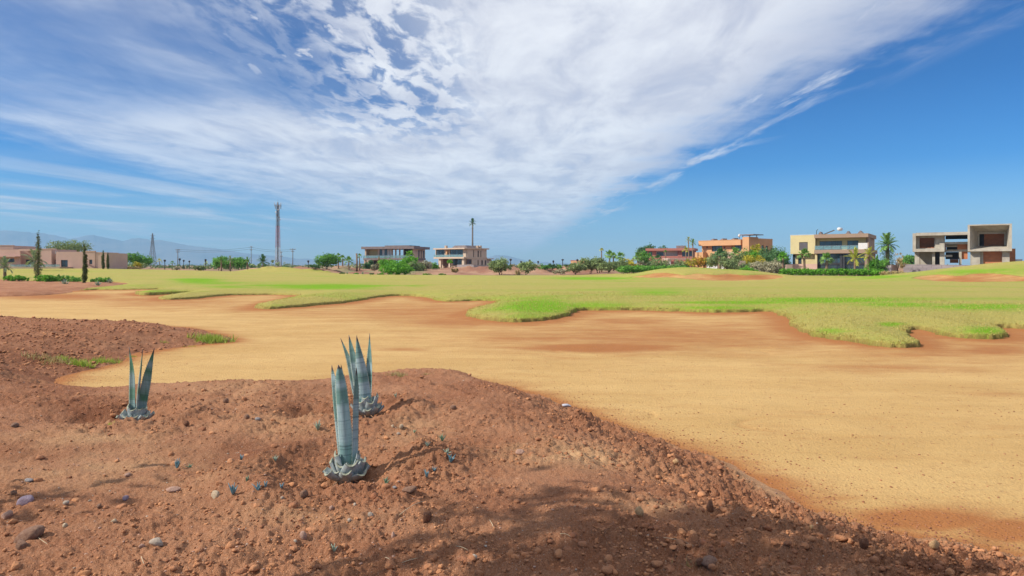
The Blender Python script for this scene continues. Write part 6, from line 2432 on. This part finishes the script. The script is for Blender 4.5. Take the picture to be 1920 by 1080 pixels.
palm(1286, 466, 180, 14, 'yellow palm at the right corner of the red villa', 539, 'fan', L_PALMY, 12, .14)
palm(1292, 446, 172, 15, 'tall palm between the red and orange villas, left and higher', 540, 'date', L_PALMY, 12, .13, lean=-.02)
palm(1299, 450.5, 168, 17, 'tall palm between the red and orange villas, right one', 541, 'date', L_PALM, 14, .15)
tree(1208, 464, 235, 18, 'dark tree behind the left corner of the red villa', L_DARK, 542, trunk=.2)
tree(1219, 460.5, 250, 18, 'dark round tree top behind the red villa roof, left', L_DARK, 543, trunk=.4)
tree(1240, 460.5, 250, 20, 'dark tree top behind the red villa roof, middle', L_DARK, 544, trunk=.4)
tree(1208, 473, 190, 18, 'green tree at the left corner of the red villa', L_GREEN, 545, trunk=.2)
for i, (px, ty, w, Y, m, lb) in enumerate(((1297, 483, 20, 140, L_YELL, 'left yellow citrus tree before the orange villa'), (1309, 480, 15, 141, L_ORNG, 'orange tinted citrus tree before the orange villa'), (1320, 481.5, 16, 142, L_YELL, 'second yellow citrus tree before the orange villa'), (1331, 485, 13, 143, L_VIVID, 'slender green citrus tree before the orange villa'))):
    tree(px, ty, Y, w, lb, m, 550 + i, trunk=.3, group='citrus trees', n=500)
tree(1346, 469.5, 140, 32, 'grey olive in front of the orange villa windows', L_OLIVE, 555, trunk=.2, stems=2)
palm(1349, 471.5, 130, 24, 'dark fan palm with double trunk before the orange villa', 556, 'fan', L_DARK, 18, .26)
tree(1368, 484, 124, 26, 'grey green olive standing before the orange villa', L_OLIVE, 557, trunk=.1, stems=2)
palm(1379, 470.5, 140, 24, 'palm left of the chimney tower of the orange villa', 558, 'fan', L_PALM, 16, .2)
tree(1385, 475, 138, 20, 'olive under the chimney tower of the orange villa', L_OLIVE, 559, trunk=.15)
for i, (px, ty, w, Y, m, lb) in enumerate(((1399, 462, 26, 142, L_GREEN, 'tall green bush before the chimney tower'), (1412, 464, 22, 140, L_VIVID, 'rounded green bush right of the chimney tower'), (1417, 454, 12, 146, L_YELL, 'yellow bamboo before the orange side wall, left'), (1426, 459, 12, 144, L_YELL, 'yellow bamboo before the orange side wall, right'),
                                           (1406, 478, 26, 132, L_YELL, 'yellow bush under the tall green bush'), (1428, 478, 16, 131, L_YELL, 'bright yellow green ball bush'), (1398, 490, 24, 127, L_OLIVE, 'grey bush left of the pale oleanders'), (1423, 488.5, 22, 122, L_PALE, 'pale oleander before the orange villa, left'),
                                           (1444, 490, 26, 121, L_PALE, 'pale pinkish oleander before the orange villa, right'), (1460, 490, 20, 123, L_PALE, 'pale oleander left of the hedge of the cream villa'), (1397, 498.5, 20, 116, L_VIVID, 'vivid low bush at the edge of the mound'), (1411, 501, 14, 115, L_VIVID, 'small vivid bush right of the vivid low bush'))):
    shrub(px, ty, Y, w, lb, m, 560 + i)
tree(1441, 463, 138, 34, 'dense dark green tree at the right corner of the orange villa', L_DARK, 575, trunk=.1, nl=8)
tree(1463, 467.5, 134, 26, 'dark green tree between the orange and cream villas', L_DARK, 576, trunk=.1, nl=7)
palm(1468, 478, 122, 22, 'bright palm between the orange and cream villas', 577, 'fan', L_VIVID, 15, .2)
block_wall('garden_wall', 'short pink wall among the bushes before the orange villa', [(1385, 128), (1398, 128)], 0, [489, 489], M_PINK)
block_wall('garden_wall', 'long pink garden wall left of the cream villa terrace', [(1474, 119), (1486, 119)], 0, [496, 496], M_PINK)
block_wall('garden_wall', 'white garden wall behind the citrus trees', [(1325, 150), (1358, 148)], 0, [493, 493], M_WHITE)
# low planted row with bare stems below the red villa
hd = empty('garden_hedge', (*ang(1228, 116), gz_at(*ang(1228, 116))))
tag(hd, 'low green hedge row with bare stems below the red villa garden', 'hedge')
ox, oy = ang(1228, 116)
bl = []
rh = random.Random(15)
for k in range(34):
    t = k / 33
    px, Y = 1166 + 122 * t, 116 + 2 * t
    hx, hy = ang(px, Y)
    top = CAM_H - (500.5 - 2.0 * t + rh.uniform(-1.5, 1.0) - HZ) / FPX * Y
    g, b0 = gz_at(hx, hy) + .25, gz_at(ox, oy)
    bl.append((hx - ox, hy - oy, (top + g) / 2 - b0, .5, .5, max(.22, (top - g) * .5)))
add_obj('foliage', leaf_cloud('foliage', bl, 5200, .125, L_GREEN, 611, .4, .7, 10), hd)
mb = MB()
for b in bl:
    mb.tube([(b[0], b[1], b[2] - b[5] - .5), (b[0], b[1], b[2])], .05, 5)
mb.build('stem', M_TRUNK, hd)
# ---- by the cream villa
palm(1508, 472.5, 118, 23, 'fan palm left of the cream villa column', 580, 'fan', L_PALM, 20, .2)
palm(1550, 480.5, 117, 25, 'shorter palm before the dark ground floor glass', 581, 'fan', L_PALM, 18, .22)
palm(1603, 472.5, 115, 38, 'yellow feather palm before the cream villa', 582, 'date', L_PALMY, 16, .16)
palm(1629, 469.5, 118, 30, 'yellow green feather palm at the right corner of the cream villa', 583, 'date', L_PALMY, 14, .16)
palm(1664, 446.5, 124, 42, 'big palm with an ivy clad trunk right of the cream villa', 584, 'date', L_PALM, 26, .3, skirt=True)
cypress(1646, 476, 114, 9, 'slim green cypress at the right end of the hedge', 585, L_GREEN)
shrub(1637, 482, 118, 22, 'pale green bush under the right corner of the cream villa', L_VIVID, 586)
shrub(1655, 486, 117, 16, 'green bush beside the slim green cypress', L_GREEN, 587)
tree(1688, 473.5, 119, 14, 'leaning dry tree right of the ivy clad palm', L_DRY, 588, trunk=.15, lean=-.12, n=500)
shrub(1672, 507, 108, 34, 'dry straw coloured scrub at the foot of the wall stub', L_DRY, 589)
tree(1705, 476, 190, 22, 'round green tree behind the concrete shell', L_GREEN, 590, trunk=.1)
# clipped hedge before the cream villa: a row of rounded bushes grown together
hd = empty('clipped_hedge', (*ang(1560, 112), gz_at(*ang(1560, 112))))
tag(hd, 'long clipped green hedge in front of the cream villa', 'hedge')
bl = []
rh = random.Random(5)
ox, oy = ang(1560, 112)
for k in range(46):
    t = k / 45
    px = 1466 + (1654 - 1466) * t
    Y = 116 - 5 * t
    hx, hy = ang(px, Y)
    top = CAM_H - (503.2 + rh.uniform(-.6, .9) + 1.8 * t - HZ) / FPX * Y
    g = gz_at(hx, hy) + .02
    b0 = gz_at(ox, oy)
    bl.append((hx - ox, hy - oy, (top + g) / 2 - b0, .42, .55, max(.3, (top - g) * .5)))
add_obj('foliage', leaf_cloud('foliage', bl, 9000, .13, L_VIVID, 601, .4, .7, 10), hd)
mb = MB()
for b in bl[::2]:
    mb.tube([(b[0], b[1], b[2] - b[5] - .2), (b[0], b[1], b[2] + .2)], .04, 5)
mb.build('stem', M_TRUNK, hd)

# far dark hedge on the left and the scrub that lines the horizon
hd = empty('far_hedge', (*ang(440, 215), 0))
tag(hd, 'long dark hedge behind the bare banks, left of centre', 'hedge')
ox, oy = ang(440, 215)
bl = []
for k in range(60):
    px = 286 + (578 - 286) * k / 59
    hx, hy = ang(px, 215 + rh.uniform(-3, 3))
    g = gz_at(hx, hy)
    top = CAM_H - (497.2 + rh.uniform(-.9, .7) - HZ) / FPX * hy
    bl.append((hx - ox, hy - oy, (top + g) / 2, 1.0, .9, max(.35, (top - g) * .55)))
add_obj('foliage', leaf_cloud('foliage', bl, 6000, .17, L_DARK, 602, .3, .7, 10), hd)
rng = np.random.default_rng(33)
bl = []
for k in range(520):
    d = rng.uniform(240, 900)
    a = rng.uniform(-.80, .80)
    px = 960 + FPX * a
    h = rng.uniform(.8, 2.4) * (1.3 if px < 700 else 1.0)
    g = gz_at(a * d, d)
    w = rng.uniform(1.5, 5)
    bl.append((a * d, d, g + h * .45, w, w * .6, h * .6))
o = add_obj('far_scrub', leaf_cloud('far_scrub', bl, 15000, .55, L_OLIVE, 603, .3, .6, 12))
o['kind'] = 'stuff'

# ------------------------------------------------------------------ masts, poles, lamps
M_POLE = simple('pole_wood', (0.20, 0.17, 0.15), (0.13, 0.11, 0.10), 0.9, 2)
M_LAMP = simple('lamp_dark', (0.045, 0.045, 0.05), (0.03, 0.03, 0.035), 0.6, 2)
M_RED = simple('mast_red', (0.42, 0.13, 0.11), (0.34, 0.10, 0.09), 0.6, 2)
M_PALEW = simple('mast_white', (0.56, 0.55, 0.55), (0.48, 0.47, 0.48), 0.6, 2)


def lattice(mb, w0, w1, z0, z1, r, sides=4, diag=True):
    a = [(math.cos(6.28318 * (k + .5) / sides), math.sin(6.28318 * (k + .5) / sides)) for k in range(sides)]
    for k in range(sides):
        c0, c1 = a[k], a[(k + 1) % sides]
        mb.tube([(c0[0] * w0, c0[1] * w0, z0), (c0[0] * w1, c0[1] * w1, z1)], r, 4)
        mb.tube([(c0[0] * w1, c0[1] * w1, z1), (c1[0] * w1, c1[1] * w1, z1)], r * .7, 4)
        if diag:
            mb.tube([(c0[0] * w0, c0[1] * w0, z0), (c1[0] * w1, c1[1] * w1, z1)], r * .6, 4)
            mb.tube([(c1[0] * w0, c1[1] * w0, z0), (c0[0] * w1, c0[1] * w1, z1)], r * .6, 4)


# telecom mast
Yt = 400
x, y, g, h = place(521, 374, Yt)
tm = empty('telecom_mast', (x, y, g - .5))
tag(tm, 'tall red and white lattice telecom mast left of centre', 'mast')
nsec = 12
for k in range(nsec):
    mb = MB()
    za, zb = h * .93 * k / nsec, h * .93 * (k + 1) / nsec
    wa, wb = 1.55 - .85 * (za / h), 1.55 - .85 * (zb / h)
    lattice(mb, wa * 1.15, wb * 1.15, za, zb, .085, 4)
    mb.build('mast_section', M_PALEW if k < 4 else M_RED if k < 8 else M_STEEL, tm)
MB().tube([(0, 0, 0), (0, 0, h * .97)], [.42, .30], 6).build('cable_duct', M_LAMP, tm)
for k in range(9):
    an = k * 6.283 / 9
    zz = h * (.94 if k % 2 else .90)
    MB().box(-.16, .16, -.10, .10, -1.1, 1.1).build('antenna_panel', M_PALEW if k % 3 else M_STEEL, tm).location = (math.cos(an) * 1.75, math.sin(an) * 1.75, zz)
for k in range(5):
    an = 1.3 * k
    MB().tube([(0, 0, 0), (math.cos(an) * .25, math.sin(an) * .25, 0)], [.55, .5], 10).build('dish', M_PALEW, tm, True).location = (math.cos(an) * 1.1, math.sin(an) * 1.1, h * (.72 + .035 * k))
mb = MB()
lattice(mb, 1.9, 1.9, h * .905, h * .935, .07, 6, False)
mb.build('platform', M_STEEL, tm)
MB().tube([(0, 0, h * .95), (0, 0, h * 1.01)], .06, 5).build('lightning_rod', M_STEEL, tm)

# pylon
Yp = 620
x, y, g, h = place(286, 436.5, Yp)
py_ = empty('lattice_pylon', (x, y, g - .5))
tag(py_, 'grey tapering lattice power pylon left of the telecom mast', 'pylon')
mb = MB()
prof = [(0, 4.3), (.14, 3.5), (.28, 2.9), (.42, 2.3), (.56, 1.75), (.68, 1.3), (.78, 1.0), (.86, .8), (.93, .62), (1.0, .3)]
for (a_, wa), (b_, wb) in zip(prof, prof[1:]):
    lattice(mb, wa, wb, h * a_, h * b_, .19, 4)
mb.build('tower', M_STEEL, py_)
for zz in (.74, .84, .93):
    MB().tube([(-2.4, 0, h * zz), (0, 0, h * (zz + .02)), (2.4, 0, h * zz)], .12, 4).build('crossarm', M_STEEL, py_)

# mast dressed as a palm
Ym = 420
x, y, g, h = place(886, 408, Ym)
pm = empty('palm_mast', (x, y, g - .5))
tag(pm, 'tall phone mast disguised as a palm above the beige villa', 'mast')
MB().tube([(0, 0, 0), (0, 0, h * .95)], [.62, .42], 8).build('pole', M_POLE, pm, True)
ms = fronds('date', L_DARK)
for k in range(24):
    t = k / 24
    o = add_obj('frond', ms[int(t * 3)], pm, (0, 0, h * (.90 - .04 * t) + .5))
    o.rotation_euler = (0, -math.radians(80 - 85 * t), k * 2.4)
    o.scale = (3.0, 3.0, 3.0)
for k in range(6):
    o = add_obj('frond', ms[1], pm, (0, 0, h * .80))
    o.rotation_euler = (0, -math.radians(5), k * 1.05)
    o.scale = (1.3, 1.3, 1.3)


def utility_pole(px, topy, Y, label, arms, r=.2):
    x, y, g, h = place(px, topy, Y)
    root = empty('utility_pole', (x, y, g - .3))
    tag(root, label, 'utility pole', 'utility poles')
    MB().tube([(0, 0, 0), (0, 0, h + .3)], [r, r * .7], 7).build('pole', M_POLE, root, True)
    for zz, w in arms:
        MB().box(-w / 2, w / 2, -.1, .1, h + .3 - zz - .12, h + .3 - zz + .12).build('crossarm', M_POLE, root)
        for q in (-.45, 0.45):
            MB().tube([(w * q, 0, h + .3 - zz + .1), (w * q, 0, h + .3 - zz + .5)], .09, 6).build('insulator', M_PALEW, root)


utility_pole(333.5, 467, 300, 'utility pole with a double crossarm, leftmost', [(.4, 1.9), (1.3, 1.5)])
utility_pole(471, 462, 310, 'thin utility pole with side brackets, left of the telecom mast', [(.3, .9), (1.6, 1.0)], .15)
utility_pole(527.5, 472, 330, 'short utility pole touching the telecom mast', [(.3, .8), (2.2, 1.2)], .17)
utility_pole(549, 465.5, 310, 'utility pole with a wide crossarm right of the telecom mast', [(.5, 2.6), (1.5, 1.2)])


M_WIRE = simple('wire', (0.03, 0.03, 0.03), (0.02, 0.02, 0.02), 0.6, 2)
_wp = [((333.5, 300, 467.5), (471, 310, 463.5), 'left'), ((471, 310, 463.5), (549, 310, 467), 'right')]
for (a_, b_, w_) in _wp:
    for k_, dz_ in ((0, 'upper'), (1, 'lower')):
        P_ = [(*ang(q[0], q[1]), CAM_H - (q[2] + 3.2 * k_ - HZ) / FPX * q[1]) for q in (a_, b_)]
        pts_ = [Vector(P_[0]).lerp(Vector(P_[1]), t / 8) - Vector((0, 0, .9 * (1 - (t / 4 - 1) ** 2))) for t in range(9)]
        o_ = pts_[0].copy()
        c_ = MB().tube([p - o_ for p in pts_], .035, 4).build('power_cable', M_WIRE)
        c_.location = o_
        tag(c_, dz_ + ' sagging power cable on the ' + w_ + ' span between the far utility poles', 'cable', 'power cables')


def lamp_post(px, topy, Y, label):
    x, y, g, h = place(px, topy, Y)
    root = empty('lamp_post', (x, y, g - .2))
    tag(root, label, 'lamp post', 'lantern lamp posts on the skyline')
    h += .2
    MB().tube([(0, 0, 0), (0, 0, h * .8)], [.11, .08], 6).build('post', M_LAMP, root)
    MB().tube([(0, 0, h * .78), (0, 0, h * .84), (0, 0, h * .94), (0, 0, h * .95), (0, 0, h)], [.10, .24, .30, .34, .05], 6).build('lantern', M_LAMP, root)


for px, ty, Y, lb in ((207, 488, 190, 'lamp post at the right corner of the pink building'), (211.5, 491, 230, 'short lamp post beside the corner lamp of the pink building'), (223.5, 484.5, 170, 'tall lamp post among the small palms, left'),
                      (283, 488.5, 190, 'lamp post in front of the lattice pylon'), (309, 486.5, 160, 'lamp post right of the lattice pylon'), (337, 484, 175, 'lamp post just right of the leftmost utility pole'),
                      (344.5, 487, 200, 'second lamp post right of the leftmost utility pole'), (355, 488.5, 205, 'third lamp post right of the leftmost utility pole'), (385.5, 485.5, 175, 'lamp post left of the rounded trees'),
                      (578, 488, 180, 'lamp post left of the dense round tree'), (957.5, 485, 165, 'lamp post right of the pale olive tree'), (977, 489, 210, 'short lamp post between the two olive trees'),
                      (993, 486.5, 185, 'lamp post above the rounder olive tree'), (1009, 489, 205, 'lamp post right of the rounder olive tree'), (1037.5, 488, 200, 'lamp post above the pair of dark shrubs'),
                      (1055, 485.5, 165, 'taller lamp post left of the small orange building'), (1082.5, 485.5, 180, 'lamp post before the small orange building'), (1096.5, 486.5, 185, 'lamp post at the right end of the small orange building')):
    lamp_post(px, ty, Y, lb)

# trees outside the picture on the left; they throw the broken shade over the near soil
def shade_tree(x, y, h, w, seed, label, n=2600, z0=.35):
    r = random.Random(seed)
    root = empty('olive_tree', (x, y, -.05))
    tag(root, label, 'tree', 'trees beside the near soil')
    add_obj('crown', leaf_cloud('crown', lobes(w, h * (1 - z0), h * z0, 8, r), n, .11, L_OLIVE, seed, .3, .35, 16), root)
    mb = MB()
    mb.tube([(0, 0, -.2), (.1, 0, h * .2), (0, .1, h * .45), (0, 0, h * .8)], [.22, .17, .12, .03], 8)
    for k in range(7):
        b = r.uniform(0, 6.28)
        mb.tube([(0, 0, h * r.uniform(.3, .45)), (math.cos(b) * w * .2, math.sin(b) * w * .2, h * .6), (math.cos(b) * w * .4, math.sin(b) * w * .4, h * r.uniform(.65, .85))], [.09, .06, .015], 6)
    mb.build('trunk', M_TRUNK, root, True)


shade_tree(-9.4, 2.9, 4.6, 4.2, 701, 'olive tree beside the near soil, left of the view', n=1500)
shade_tree(-6.3, 1.85, 7.4, 3.6, 703, 'taller thin crowned olive tree beside the near soil, left of the view', n=2400, z0=.60)
